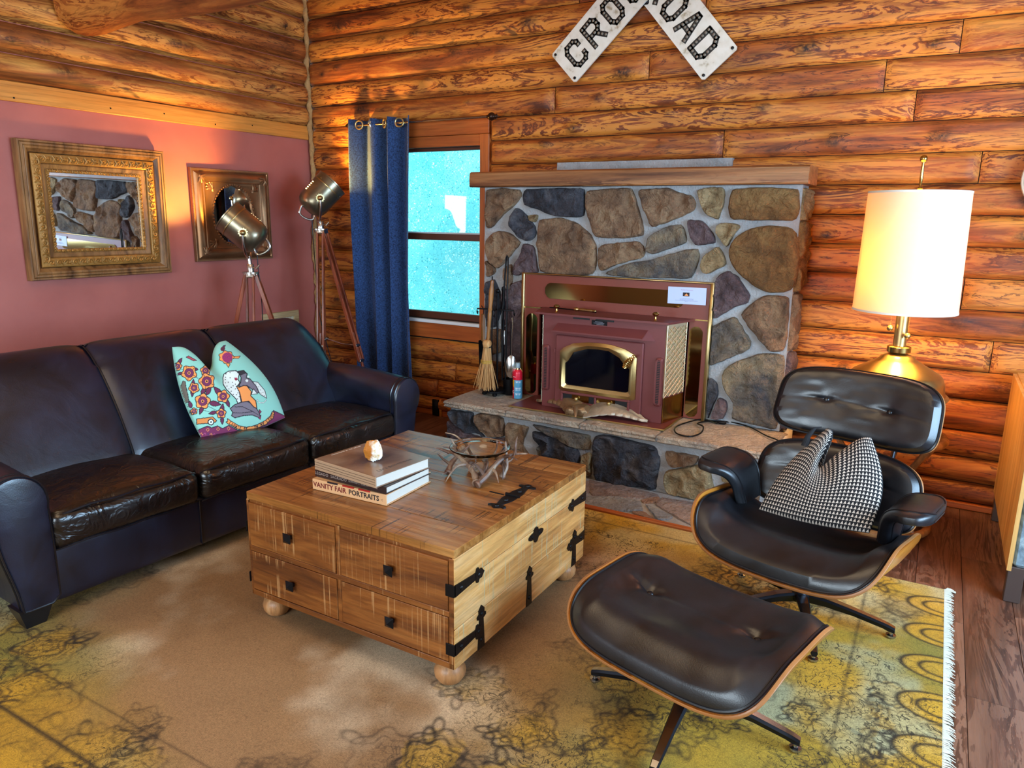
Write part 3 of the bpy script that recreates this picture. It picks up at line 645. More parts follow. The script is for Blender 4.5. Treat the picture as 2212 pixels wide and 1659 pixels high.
def text_mesh(s, size, mat, par, M_, name='lettering', ext=.0006, sp=1.0, bold=0.0):
    c = bpy.data.curves.new('t', 'FONT'); c.body = s; c.size = size; c.align_x = 'CENTER'; c.align_y = 'CENTER'; c.extrude = ext; c.space_character = sp; c.offset = bold; c.resolution_u = 2
    o = bpy.data.objects.new('t', c); COL.objects.link(o); bpy.context.view_layer.update()
    me = bpy.data.meshes.new_from_object(o.evaluated_get(bpy.context.evaluated_depsgraph_get())); bpy.data.objects.remove(o)
    me.transform(M_); me.materials.clear(); me.materials.append(mat); me.name = name
    r = bpy.data.objects.new(name, me); COL.objects.link(r)
    if par is not None: r.parent = par
    return r
GREYT = plain('grey_letter', '#8a8a94', .5)
l = MB(); 
for z, x0, x1 in ((.942, 2.83, 2.88), (.934, 2.82, 2.89), (.927, 2.84, 2.885)): l.box(((x0+x1)/2, -.5420, z), (x1-x0, .001, .0025))
l.out('raised_line', GREYT, bd, smooth=False)
# door and arched brass frame
door = bxa('door', 2.572, 3.150, -.556, -.534, .395, .842, PLUM, st, .006)
for z in (.60, .74): MB().lathe([(.006, -.012), (.006, .012)], 8, c=(2.566, -.548, z)).out('hinge_pin', PLUM, door)
outer = [(2.612, .505), (2.612, .745), (2.64, .770), (2.70, .800), (2.80, .815), (2.87, .818), (2.95, .815), (3.04, .798), (3.10, .770), (3.118, .750), (3.118, .500), (3.10, .492), (2.63, .495)]
inner = [(2.655, .545), (2.652, .672), (2.672, .690), (2.705, .745), (2.80, .776), (2.87, .780), (2.94, .776), (3.01, .742), (3.045, .700), (3.076, .680), (3.077, .545), (3.06, .535), (2.67, .535)]
fr = MB(); V = []; n = len(outer)
for lst, y in ((outer, -.556), (outer, -.572), ([(o_[0]*.5+i_[0]*.5, o_[1]*.5+i_[1]*.5) for o_, i_ in zip(outer, inner)], -.584), (inner, -.574), (inner, -.556)):
    V += [(x, y, z) for x, z in lst]
fr.V = V; fr.F = [(r*n+i, r*n+(i+1) % n, (r+1)*n+(i+1) % n, (r+1)*n+i) for r in range(4) for i in range(n)]+[(4*n+i, 4*n+(i+1) % n, (i+1) % n, i) for i in range(n)]
fr.out('door_frame', BRASSB, door)
MB().prism(inner, 0, .006, M=FR((0, -.558, 0), (1, 0, 0), (0, 0, 1))).out('door_glass', GLASSK, door, smooth=False)
sp_ = MB(); T = np.linspace(0, 1, 90); A0 = Vector((3.050, -.602, .690)); B0 = Vector((3.116, -.612, .775)); dd = (B0-A0).normalized(); u = dd.orthogonal().normalized(); w_ = dd.cross(u)
sp_.tube([A0.lerp(B0, t)+(u*math.cos(t*2*PI*9)+w_*math.sin(t*2*PI*9))*(.006+.014*math.sin(PI*min(1, t*1.15+.05))) for t in T], .0035, 6)
sp_.tube([(3.116, -.612, .775), (3.116, -.575, .765)], .006, 8); sp_.out('coil_handle', BRASS, door)
# draught controls
dr = MB(); MX = FR((0, -.556, 0), (1, 0, 0), (0, 0, 1))
for (x0, x1, z0, z1) in ((2.622, 3.085, .476, .492), (2.622, 3.085, .416, .431), (2.622, 2.637, .431, .476), (3.070, 3.085, .431, .476), (2.853, 2.866, .431, .476)): dr.box(((x0+x1)/2, -.563, (z0+z1)/2), (x1-x0, .016, z1-z0), b=.003)
dr.out('draught_frame', PLUM, door, smooth=False)
bxa('slot', 2.637, 3.070, -.5575, -.5565, .431, .476, BLK, door, 0)
bxa('draught_slide', 2.70, 2.815, -.562, -.558, .433, .474, BRASSD, door, 0); bxa('draught_slide', 2.868, 2.99, -.562, -.558, .433, .474, BRASSD, door, 0)
for x in (2.735, 2.955): MB().sph((x, -.576, .452), .013, 8).tube([(x, -.562, .452), (x, -.572, .452)], .005, 8).out('knob', BRASSB, door)
for x in (2.545, 3.195):
    MB().lathe([(.011, 0), (.008, .004), (.006, .010), (.006, .022), (.014, .026), (.019, .033), (.019, .040), (.012, .046), (.001, .048)], 16, c=(x, -.50, .976)).out('shelf_knob', BRASS, st)
def louvre(x, z0, z1, tlt=0):
    M_ = FR((x, -.536, (z0+z1)/2), (1, 0, 0), (0, 0, 1)); h = (z1-z0)
    g = MB(); n = 24; P = []
    for q in range(n):
        a = 2*PI*q/n; P.append((.023*math.copysign(abs(math.cos(a))**.5, math.cos(a)), (h/2)*math.copysign(abs(math.sin(a))**.18, math.sin(a))))
    g.prism(P, 0, .022, M=M_, b=.08); lo = g.out('side_vent', PLUM, st, smooth=False)
    MB().prism([(x_*.42, y_*.90) for x_, y_ in P], .0218, .0228, M=M_).out('slot', BLK, lo, smooth=False)
    k = MB()
    for q in range(26): zz = -h*.43+h*.86*q/25; k.box((0, zz, .0232), (.016, .0035, .0018), M=M_)
    k.out('vent_fin', PLUM, lo, smooth=False, kind='stuff')
louvre(2.505, .475, .770); louvre(3.250, .470, .765)
PALEB = plain('pale_brass_mesh', (.80, .70, .48, 1), .38, .7)
# brass expanded-metal side grilles
def lattice(p0, p1, z0, z1, name='brass_mesh'):
    p0, p1 = Vector((*p0, 0)), Vector((*p1, 0)); L = (p1-p0).length; M_ = FR((p0.x, p0.y, z0), p1-p0, (0, 0, 1)); H = z1-z0; g = MB(); cw, ch = L/4, .018; nr = int(H/ch)
    for i in range(4):
        for j in range(nr):
            x, y = i*cw, j*ch; off = cw/2 if j % 2 else 0
            for (a, b_) in (((0, 0), (cw/2, ch)), ((cw, 0), (cw/2, ch))) if not off else (((cw/2, 0), (0, ch)), ((cw/2, 0), (cw, ch))):
                P = [(x+a[0], y+a[1], .004), (x+b_[0], y+b_[1], .004+.003*(j % 2))]; g.tube([M_ @ Vector(q) for q in P], .0028, 4, cap=False)
    for a in (0, L): g.tube([M_ @ Vector((a, 0, .003)), M_ @ Vector((a, H, .003))], .003, 4)
    g.box((L/2, H/2, -.004), (L, H, .001), M=M_)
    return g.out(name, PALEB, st, smooth=False, kind='stuff')
lattice((3.281, -.535), (3.328, -.318), .525, .955); lattice((2.425, -.31), (2.471, -.53), .40, .955)
bxa('brass_foot', 3.278, 3.284, -.53, -.42, .372, .52, BRASS, st, 0)
MB().prism([(0, 0), (.24, 0), (.24, .15), (0, .15)], 0, .003, M=FR((3.279, -.533, .368), (.047, .217, 0), (0, 0, 1))).out('brass_foot', BRASS, st, smooth=False)
# instruction sheet
sh = thing('instruction_sheet', 'white printed instruction sheet with a small fire picture, taped on the stove surround', 'paper', (3.315, FY-.006, 1.111))
MS = FR((0, -.0015, 0), (1, -.0, .012), (0, 0, 1))
MB().box((0, 0, 0), (.233, .101, .0012), M=MS).out('sheet', plain('bluish_paper', '#c3d2f4', .5), sh, smooth=False)
INK = plain('grey_ink', '#5a6486', .7); REDI = plain('red_ink', '#b06a86', .7)
text_mesh('Fireplace Instructions', .0085, REDI, sh, MS @ Matrix.Translation((0, .034, .0008)), ext=.0001)
for k, (s_, z) in enumerate((('Use only dry, seasoned wood in this stove', -.022), ('Please keep the door closed while burning', -.028), ('Open the damper before lighting and do not leave the fire unattended', -.0335), ('Thank you', -.0385))):
    text_mesh(s_, .0048, INK, sh, MS @ Matrix.Translation((0, z+.004, .0008)), ext=.0001)
MB().box((-.004, .008, .0009), (.040, .022, .0008), M=MS).out('picture', plain('picture_dark', '#241216', .6), sh, smooth=False)
MB().prism([(-.014, -.0), (.010, .0), (.006, .006), (-.002, .014), (-.010, .006)], .0013, .0016, M=MS).out('flame_print', plain('flame_print', '#f0a060', .6), sh, smooth=False)
# poker lying on the shelf
pk = thing('poker', 'thin fireplace poker with turned brass grip lying on the stove shelf', 'poker', (2.69, -.44, .982))
MB().tube([(-.255, .06, .004), (.10, .0, .004)], .004, 8).out('rod', BLACKIRON, pk)
MB().lathe([(.001, 0), (.007, .004), (.009, .012), (.006, .02), (.009, .03), (.010, .05), (.009, .075), (.011, .10), (.009, .125), (.006, .13), (.011, .137), (.0145, .15), (.010, .163), (.001, .168)], 12, M=FR((.10, 0, .010), (0, 0, 1), (.16, 1, 0)) @ Matrix.Identity(4)).out('grip', BRASSB, pk)
# =================================================================== HEARTH OBJECTS
TZ = .362
ts = thing('fire_tool_stand', 'black fireplace tool stand with round footed base on the hearth left of the stove', 'stand', (2.045, -.425, TZ))
g = MB(); g.lathe([(.001, .020), (.075, .020), (.085, .024), (.085, .034), (.078, .040), (.055, .042), (.001, .042)], 28)
for a in (.6, 2.2, 3.8, 5.3): g.box((.068*math.cos(a), .068*math.sin(a), .011), (.03, .03, .022), b=.006)
g.out('base', BLACKIRON, ts)
MB().tube([(.015, .01, .04), (.015, .01, .70)], .007, 10).sph((.015, .01, .71), .016, 7).out('post', BLACKIRON, ts)
g = MB(); g.tube([(-.13, -.02, .56), (-.13, -.02, .585), (.13, .03, .585), (.13, .03, .56)], .005, 8); g.tube([(-.04, .10, .56), (-.04, .10, .585), (.05, -.10, .585), (.05, -.10, .56)], .005, 8)
for x, y in ((-.13, -.02), (.13, .03), (-.04, .10), (.05, -.10)): g.tube([(x, y, .56), (x+.012, y-.012, .552), (x+.016, y-.016, .57)], .004, 6)
g.out('hook_arm', BLACKIRON, ts)
# broom
STRAW = wood('broom_straw', '#7a5028', '#c08a50', '#e2b67a', 2, .8, 0, fine=160, stretch=.05, rnd=3.0)
br = thing('hearth_broom', 'small straw hearth broom with turned wooden handle hanging on the tool stand', 'broom', (2.075, -.535, TZ))
WOODT = wood('turned_wood', '#5a3018', '#93602f', '#b8824a', 2, .35, 0, rnd=5.0)
MB().lathe([(.001, .795), (.010, .792), (.013, .78), (.011, .765), (.016, .73), (.017, .68), (.012, .62), (.015, .60), (.011, .59), (.014, .575), (.012, .50), (.010, .46), (.010, .36)], 16, M=Matrix.Translation((-.045, 0, 0)) @ Matrix.Rotation(.075, 4, 'Y')).out('handle', WOODT, br)
rs = random.Random(4); g = MB()
for k in range(230):
    a = rs.uniform(0, 2*PI); r0 = rs.uniform(0, .024); e = rs.uniform(.9, 1.15)
    top = Vector((-.02+r0*math.cos(a), r0*math.sin(a)*.6, .385)); mid = Vector((-.026+r0*1.5*math.cos(a), r0*math.sin(a), .26)); bx_, by_ = r0*3.3*math.cos(a)*e-.035, r0*2.0*math.sin(a)*e
    bot = Vector((bx_+rs.uniform(-.01, .01), by_, rs.uniform(.045, .085)))
    g.tube([top, mid, mid.lerp(bot, .5)+Vector((rs.uniform(-.004, .004), 0, 0)), bot], [.0022, .0022, .002, .0012], 4, cap=False)
g.out('bristles', STRAW, br, kind='stuff')
MB().lathe([(.015, .395), (.028, .385), (.032, .37), (.028, .355), (.026, .345)], 16, c=(-.022, 0, 0)).out('straw_cap', STRAW, br)
g = MB()
for z, r in ((.350, .027), (.345, .027)): g.tube([(-.022+r*math.cos(q), r*.7*math.sin(q), z) for q in np.linspace(0, 2*PI, 20)[:-1]], .003, 6, closed=True)
g.out('wire_binding', BLACKIRON, br)
g = MB()
for z in (.255, .247, .239): g.tube([(-.028+.040*math.cos(q), .028*math.sin(q), z) for q in np.linspace(0, 2*PI, 24)[:-1]], .0022, 5, closed=True)
g.out('stitching', plain('straw_thread', '#c9a23c', .7), br)
# serving spoon
spn = thing('hanging_spoon', 'long grey metal serving spoon hanging on the tool stand', 'spoon', (2.185, -.44, TZ), math.radians(32))
g = MB(); g.tube([(0, 0, .545), (.004, 0, .50), (.002, 0, .42), (.001, 0, .34), (0, 0, .285)], [.012, .014, .009, .007, .010], 10, flat=.35); 
nu, nv = 18, 9; V = []
for j in range(nv):
    rr = j/(nv-1)
    for i in range(nu): a = 2*PI*i/nu; V.append((.040*rr*math.cos(a), -.016+.016*rr*rr*1.0-.002, .205+(.072 if math.sin(a) < 0 else .085)*rr*math.sin(a)))
n0 = len(V); V += [(x, y+.004, z) for x, y, z in V]
F = grid_faces(nu, nv, True); F += [tuple(n0+i for i in f[::-1]) for f in F]; F += [((nv-1)*nu+i, n0+(nv-1)*nu+i, n0+(nv-1)*nu+(i+1) % nu, (nv-1)*nu+(i+1) % nu) for i in range(nu)]
g.add(V, F); g.out('spoon', CHROME, spn)
# cleaver-like scraper / shovel / tongs and rods
sv = thing('ash_shovel', 'black ash shovel with wooden grip hanging at the left of the tool stand', 'shovel', (1.94, -.40, TZ))
MB().tube([(-.02, 0, .60), (0, 0, .58), (0, 0, .36)], .004, 6).out('rod', BLACKIRON, sv); MB().box((-.005, -.002, .45), (.026, .018, .19), b=.006).out('grip', WOODT, sv)
g = MB(); g.add([(-.03, 0, .36), (.035, 0, .36), (.045, .01, .15), (-.04, .01, .15), (-.03, -.02, .36), (.035, -.02, .36)], [(0, 1, 2, 3), (0, 3, 4), (1, 5, 2), (3, 2, 1, 0)]); g.box((0, .006, .25), (.07, .004, .22)); g.out('pan', BLACKIRON, sv, smooth=False)
tg = thing('fire_tongs', 'long black fire tongs standing tallest on the tool stand', 'tongs', (2.105, -.40, TZ))
g = MB(); g.tube([(-.012, 0, .10), (-.02, 0, .5), (.008, 0, .93), (.014, 0, .945), (.022, 0, .93), (.018, 0, .5), (.012, 0, .10)], .006, 8); g.out('arm', BLACKIRON, tg)
MB().tube([(0, -.01, .20), (.004, -.015, .45), (.006, -.012, .52)], [.012, .010, .005], 8, flat=.4).out('flat_arm', BLACKIRON, tg); MB().box((.004, -.012, .40), (.018, .01, .10), b=.003).out('blade', CHROME, tg)
pk2 = thing('standing_poker', 'thin black rod poker rising at the back left of the tool stand', 'poker', (1.985, -.365, TZ))
MB().tube([(0, 0, .08), (0, 0, .80)], .005, 8).out('rod', BLACKIRON, pk2); MB().tube([(0, 0, .10), (.025, -.01, .14), (.03, -.012, .17)], .004, 6).out('hook', BLACKIRON, pk2)
bt = thing('brush_poker', 'dark poker with a ball-topped wooden grip hanging at the back of the tool stand', 'poker', (2.065, -.35, TZ))
MB().lathe([(.005, .30), (.005, .56), (.011, .58), (.014, .62), (.010, .66), (.013, .68), (.010, .70), (.015, .715), (.012, .73), (.001, .738)], 14).out('grip', BLACKIRON, bt); MB().tube([(0, 0, .10), (0, 0, .31)], .005, 8).out('rod', BLACKIRON, bt)
cp = thing('black_cup', 'small black metal cup hanging low behind the tool stand', 'cup', (2.135, -.365, TZ+.001))
MB().lathe([(.001, 0), (.042, 0), (.046, .01), (.050, .11), (.046, .11), (.042, .012), (.001, .010)], 22).out('bowl', BLACKIRON, cp); MB().tube([(0, -.0, .11), (0, .0, .50)], .003, 6).out('handle', BLACKIRON, cp)
# aerosol can
ca = thing('aerosol_can', 'red and blue aerosol spray can standing beside the tool stand', 'can', (2.232, -.43, TZ))
LB = NT('can_label'); c3 = LB.n('ShaderNodeSeparateXYZ', {0: LB.n('ShaderNodeTexCoord').outputs['Object']}).outputs
left = LB.math('LESS_THAN', LB.math('ADD', c3[0], LB.math('MULTIPLY', c3[1], -.25)), -.001)
colb = LB.mix(left, lin('#5fa9cc'), lin('#d3242c')); yl = LB.math('MULTIPLY', left, LB.math('GREATER_THAN', LB.math('ADD', c3[2], LB.math('MULTIPLY', c3[0], 1.2)), .062)); colb = LB.mix(yl, colb, lin('#f0a51c'))
top = LB.math('GREATER_THAN', c3[2], .128); colb = LB.mix(top, colb, lin('#e01f3a')); LB.set(Base_Color=colb, Roughness=.28, Metallic=.1); LB = LB.m
MB().lathe([(.001, 0), (.031, 0), (.033, .003), (.033, .172), (.030, .186), (.022, .198)], 30).out('can', LB, ca)
MB().lathe([(.022, .198), (.018, .206), (.017, .208)], 24).out('collar', CHROME, ca)
MB().lathe([(.017, .207), (.0165, .235), (.013, .243), (.001, .244)], 24).out('cap', plain('grey_cap', '#8fa6b0', .3), ca)
g = MB()
for k, (z, w_) in enumerate(((.118, .016), (.112, .012), (.075, .018), (.068, .014), (.061, .016), (.035, .018), (.028, .012), (.150, .02))):
    for s_ in ((.35, 1) if k < 7 else (-.2,)):
        a = -PI/2+s_*.9; g.box((0, 0, 0), (w_, .0006, .003), M=Matrix.Rotation(a+PI/2, 4, 'Z') @ Matrix.Translation((0, -.0334, z)))
g.out('printed_line', plain('can_print', '#f2f4f8', .5), ca, smooth=False, kind='stuff')
text_mesh('G', .03, plain('can_print_w', '#f4e8e0', .5), ca, Matrix.Rotation(-.5, 4, 'Z') @ FR((0, -.0335, .045), (1, 0, 0), (0, 0, 1)), ext=.0003)
# bronze winged ornament
BRZ = plain('weathered_bronze', (.30, .20, .11, 1), .42, .7, bump=(60, .5, .006), var=.35)
BRZL = plain('pale_weathered_bronze', (.50, .42, .31, 1), .45, .6, bump=(60, .5, .006), var=.3)
wg = thing('winged_ornament', 'cast bronze spread-winged bird ornament lying on the hearth plate before the stove', 'ornament', (2.80, -.63, .369))
def wing(sg, L, mat, lift, turn):
    nu, nv = 26, 12; V = []
    for j in range(nv):
        for i in range(nu):
            u = i/(nu-1); v = j/(nv-1); wdt = .150*(1-u)**.62*(1-.25*u)+.004; 
            x = .03+L*u; y0 = -.02+.10*math.sin(PI*min(1, u*1.1))*.35
            fe = .010*abs(math.sin(u*26))*(1 if v < .12 else 0)
            y = y0+(v-.35)*wdt*1.25-fe; z = .014+lift*math.sin(PI*min(1, .15+u*.9))*(v**.7)+.004*math.sin(v*20+u*6)*(.5+.5*u)+.02*math.sin(PI*u)
            V.append((sg*x, y, z))
    n0 = len(V); V += [(x, y, max(.0005, z-.008)) for x, y, z in V]; F = grid_faces(nu, nv)
    rim = [i for i in range(nu)]+[j*nu+nu-1 for j in range(1, nv)]+[(nv-1)*nu+i for i in range(nu-2, -1, -1)]+[j*nu for j in range(nv-2, 0, -1)]
    F += [tuple(n0+i for i in f[::-1]) for f in F]+[(rim[i], n0+rim[i], n0+rim[(i+1) % len(rim)], rim[(i+1) % len(rim)]) for i in range(len(rim))]
    mb = MB(); mb.add(V, F, Matrix.Rotation(turn, 4, 'Z')); return mb.out('wing', mat, wg)
wing(1, .38, BRZL, .085, .20); wing(-1, .39, BRZ, .10, -.42)
g = MB(); V, F = rbox((0, -.005, .035), (.11, .10, .065), .03, 10, fn=lambda Q, U: Q+.008*np.stack([vn(Q[:, 0]*40, Q[:, 1]*40, Q[:, 2]*40, k) for k in range(3)], 1)); g.add(V, F)
V, F = rbox((-.055, -.035, .028), (.06, .05, .05), .02, 7, fn=lambda Q, U: Q+.009*np.stack([vn(Q[:, 0]*60, Q[:, 1]*60, Q[:, 2]*60, k+4) for k in range(3)], 1)); g.add(V, F)
g.tube([(-.02, -.04, .05), (0, -.085, .03), (.008, -.10, .012)], [.016, .011, .004], 8); g.tube([(.05, -.03, .02), (.075, -.045, .012)], [.012, .006], 8); g.out('body', BRZ, wg)
# cord
cd = thing('power_cord', 'black power cord coiled on the right end of the hearth', 'cord', (0, 0, 0))
def spline(P, n=8):
    P = [Vector(p) for p in P]; out = []
    for i in range(len(P)-1):
        p0, p1, p2, p3 = P[max(0, i-1)], P[i], P[i+1], P[min(len(P)-1, i+2)]
        for k in range(n): t = k/n; out.append(.5*((2*p1)+(-p0+p2)*t+(2*p0-5*p1+4*p2-p3)*t*t+(-p0+3*p1-3*p2+p3)*t**3))
    out.append(P[-1]); return out
zc = .3655
MB().tube(spline([(3.56, -.34, zc), (3.46, -.30, zc), (3.40, -.42, zc), (3.375, -.56, zc), (3.42, -.68, zc), (3.50, -.70, zc), (3.535, -.60, zc), (3.515, -.48, zc+.006), (3.46, -.40, zc), (3.52, -.30, zc), (3.62, -.27, zc)], 6), .0045, 8).out('cord', BLACKIRON, cd)
MB().tube(spline([(3.62, -.27, zc+.003), (3.74, -.31, zc), (3.86, -.44, zc), (3.955, -.53, zc+.0), (3.985, -.56, .30), (3.99, -.57, .16), (3.99, -.50, .012), (4.05, -.42, .006)], 6), .004, 8).out('cord', BLACKIRON, cd)
MB().box((3.585, -.325, zc+.005), (.05, .022, .018), M=None, b=.005).out('plug', BLACKIRON, cd)
# =================================================================== CROSSBUCK SIGN
SIGNW = NT('enamel_white'); v = SIGNW.co((1, 1, 1)); f = SIGNW.noise(v, 14, 5); SIGNW.set(Base_Color=SIGNW.ramp(f, [(.30, lin('#a08e70')), (.40, lin('#d8d0c0')), (.6, lin('#e2dccf'))]), Roughness=.32); SIGNW = SIGNW.m
BKS = plain('sign_black', '#0c0b0a', .45); BEAD = plain('glass_bead', '#8d8578', .08, .3)
LET = {'C': [[(1, .72), (1, .86), (.78, 1), (.22, 1), (0, .8), (0, .2), (.22, 0), (.78, 0), (1, .14), (1, .28)]],
 'R': [[(0, 0), (0, 1), (.78, 1), (1, .84), (1, .62), (.78, .46), (.0, .46)], [(.55, .46), (1, 0)]], 'O': [[(.22, 1), (.78, 1), (1, .8), (1, .2), (.78, 0), (.22, 0), (0, .2), (0, .8), (.22, 1)]],
 'A': [[(0, 0), (.42, 1), (.58, 1), (1, 0)], [(.18, .33), (.82, .33)]], 'D': [[(0, 0), (0, 1), (.75, 1), (1, .78), (1, .22), (.75, 0), (0, 0)]],
 'S': [[(1, .75), (1, .86), (.78, 1), (.22, 1), (0, .84), (0, .64), (.2, .5), (.8, .5), (1, .36), (1, .16), (.78, 0), (.22, 0), (0, .14), (0, .25)]], 'I': [[(.5, 0), (.5, 1)]], 'N': [[(0, 0), (0, 1), (1, 0), (1, 1)]],
 'G': [[(1, .75), (1, .86), (.78, 1), (.22, 1), (0, .8), (0, .2), (.22, 0), (.78, 0), (1, .14), (1, .45), (.6, .45)]], 'L': [[(0, 1), (0, 0), (.9, 0)]]}
sg = thing('crossbuck_sign', 'white railroad crossbuck sign with black beaded letters hung high on the log wall', 'sign', (2.876, 0, 2.995))
def board(word, ang, y, skip, pitch, off, Lb=1.47, Wb=.252):
    ex = (math.cos(ang), 0, math.sin(ang)); ey = (-math.sin(ang), 0, math.cos(ang)); M_ = FR((0, y, 0), ex, ey)   # normal = ex x ey = -y
    g = MB(); r = .012; x, yy = Lb/2, Wb/2
    g.prism([(-x+r, -yy), (x-r, -yy), (x, -yy+r), (x, yy-r), (x-r, yy), (-x+r, yy), (-x, yy-r), (-x, -yy+r)], 0, .012, M=M_, b=.0); bo = g.out('board', SIGNW, sg, smooth=False)
    for i, ch in enumerate(word):
        if ch == ' ': continue
        cx = off+i*pitch; g = MB(); bd_ = MB(); s_ = .016
        for pl_ in LET[ch]:
            Q = [((px-.5)*.092+cx, (py-.5)*.142) for px, py in pl_]
            for a, b in zip(Q[:-1], Q[1:]):
                d = Vector((b[0]-a[0], b[1]-a[1])); L = d.length; d.normalize(); n_ = Vector((-d.y, d.x))*s_/1.0; e_ = d*s_*.75
                A_, B_ = Vector(a)-e_, Vector(b)+e_; P = [A_+n_, B_+n_, B_-n_, A_-n_]; g.prism([(p.x, p.y) for p in P][::-1], .0118, .0132, M=M_)
            tot = sum((Vector(b)-Vector(a)).length for a, b in zip(Q[:-1], Q[1:])); nb = max(1, round(tot/.0235)); 
            closed = pl_[0] == pl_[-1]
            for k in range(nb+(0 if closed else 1)):
                t = tot*k/nb
                for a, b in zip(Q[:-1], Q[1:]):
                    L = (Vector(b)-Vector(a)).length
                    if t <= L+1e-6: p = Vector(a).lerp(Vector(b), min(1, t/max(L, 1e-6))); break
                    t -= L
                bd_.lathe([(.0085, .0132), (.0085, .016), (.006, .019), (.0, .0205)], 8, c=(p.x, p.y, 0), M=M_, cap=False)
        le = g.out('letter', BKS, bo, smooth=False); bd_.out('glass_bead', BEAD, bo, kind='stuff') 
    for sx in (-1, 1):
        for sy in (-1, 1): MB().lathe([(.009, .012), (.009, .017), (.005, .0185)], 10, c=(sx*(x-.022), sy*(yy-.022), 0), M=M_).out('bolt', BLACKIRON, bo)
    return bo
A1 = math.radians(43.3); A2 = math.radians(-49.6)
board('CROSSING', A1, -.082, 0, .163, -.61); board('RAIL ROAD', A2, -.066, 0, .150, -.62)
MB().box((-.0, -.074, -.16), (.05, .016, .05), b=.008, M=Matrix.Rotation(0, 4, 'Y')).out('bracket', BLACKIRON, sg)
# =================================================================== CURTAIN AND ROD
RODM = plain('bronze_rod', '#3a241a', .3, .7)
rd = thing('curtain_rod', 'thin bronze curtain rod with ribbed finials above the window', 'curtain rod', (0, 0, 0))
ry = -.125
g = MB(); g.tube([(.50, ry, 2.222), (1.87, ry, 2.226)], .0075, 12); g.out('rod', plain('rod_nickel', '#8a7a6c', .25, .9), rd)
for x, s_ in ((1.885, 1), (.485, -1)):
    g = MB(); pr = [(.001, 0), (.012, .001), (.014, .008), (.009, .012), (.013, .018), (.024, .028), (.028, .042), (.024, .058), (.012, .072), (.001, .080)]
    g.lathe(pr, 16, M=FR((x-s_*.02, ry, 2.225), (0, 0, 1), (0, 1, 0) if s_ > 0 else (0, -1, 0))); g.out('finial', RODM, rd)
for x in (1.80, .53): g = MB(); g.tube([(x, -.04, 2.226), (x, ry, 2.226)], .006, 8).box((x, -.036, 2.205), (.02, .008, .07), b=.003); g.lathe([(.013, -.012), (.013, .012)], 12, M=FR((x, ry, 2.226), (0, 0, 1), (0, 1, 0))); g.out('bracket', RODM, rd)
CURT = NT('denim_curtain'); v = CURT.co((1, 1, 1)); n1 = CURT.noise(CURT.co((8, 8, 1)), 60, 3, .7); n2 = CURT.noise(CURT.co((1, 1, 9)), 60, 3, .7)
cc = CURT.ramp(CURT.math('ADD', n1, n2), [(.60, lin('#070e20')), (1.0, lin('#112a52')), (1.30, lin('#305690'))]); CURT.set(Base_Color=cc, Roughness=.85, Sheen_Weight=.3); CURT.bump(n1, .3, .004)
cf = CURT.b; tr = CURT.n('ShaderNodeBsdfTranslucent', {0: cc}); mx = CURT.n('ShaderNodeMixShader', {0: .22}); CURT.t.links.new(cf.outputs[0], mx.inputs[1]); CURT.t.links.new(tr.outputs[0], mx.inputs[2]); CURT.t.links.new(mx.outputs[0], CURT.t.nodes['Material Output'].inputs[0]); CURT = CURT.m
cu = thing('curtain', 'blue denim grommet curtain drawn to the left side of the window', 'curtain', (0, 0, 0))
nu, nv = 150, 46; V = []
for j in range(nv):
    t = j/(nv-1); z = .03+(2.262-.03)*t
    x0 = .535+.02*math.sin(t*5)-.02*(1-t); x1 = 1.150-.03*math.sin(PI*(1-t))
    for i in range(nu):
        u = i/(nu-1); ph = u*2*PI*3.4+.8*math.sin(u*9+1)*(1-t)+.5*math.sin((1-t)*4+u*5)*(1-t)-.6; am = .052*(1+.35*math.sin(u*13+2*(1-t)))
        V.append((x0+(x1-x0)*(u+.012*math.sin(ph*2+.8)), ry+.012-am*math.sin(ph)*.95-.006*math.sin(ph*2.3+t*6)*(1-t), z+.004*math.sin(ph)*(t > .97)))
n0 = len(V); V2 = [(x, y+.004, z) for x, y, z in V]
rim = [i for i in range(nu)]+[j*nu+nu-1 for j in range(1, nv)]+[(nv-1)*nu+i for i in range(nu-2, -1, -1)]+[j*nu for j in range(nv-2, 0, -1)]
F = grid_faces(nu, nv); F2 = [tuple(n0+i for i in f[::-1]) for f in F]
ob('cloth', V+V2, F+F2+[(rim[i], n0+rim[i], n0+rim[(i+1) % len(rim)], rim[(i+1) % len(rim)]) for i in range(len(rim))], CURT, cu)
for x, tw in ((.660, .25), (.905, -.55), (1.045, .5), (.78, .9), (.57, .8)):
    Mg = Matrix.Translation((x, ry-.030+(.03 if abs(tw) > .7 else 0), 2.222)) @ Matrix.Rotation(tw, 4, 'Z') @ Matrix.Rotation(PI/2, 4, 'X'); g = MB()
    g.tube([(.030*math.cos(q), .030*math.sin(q), 0) for q in np.linspace(0, 2*PI, 28)[:-1]], .006, 8, closed=True, M=Mg); g.out('grommet', BRASSB if abs(tw) < .7 else CHROME, cu)
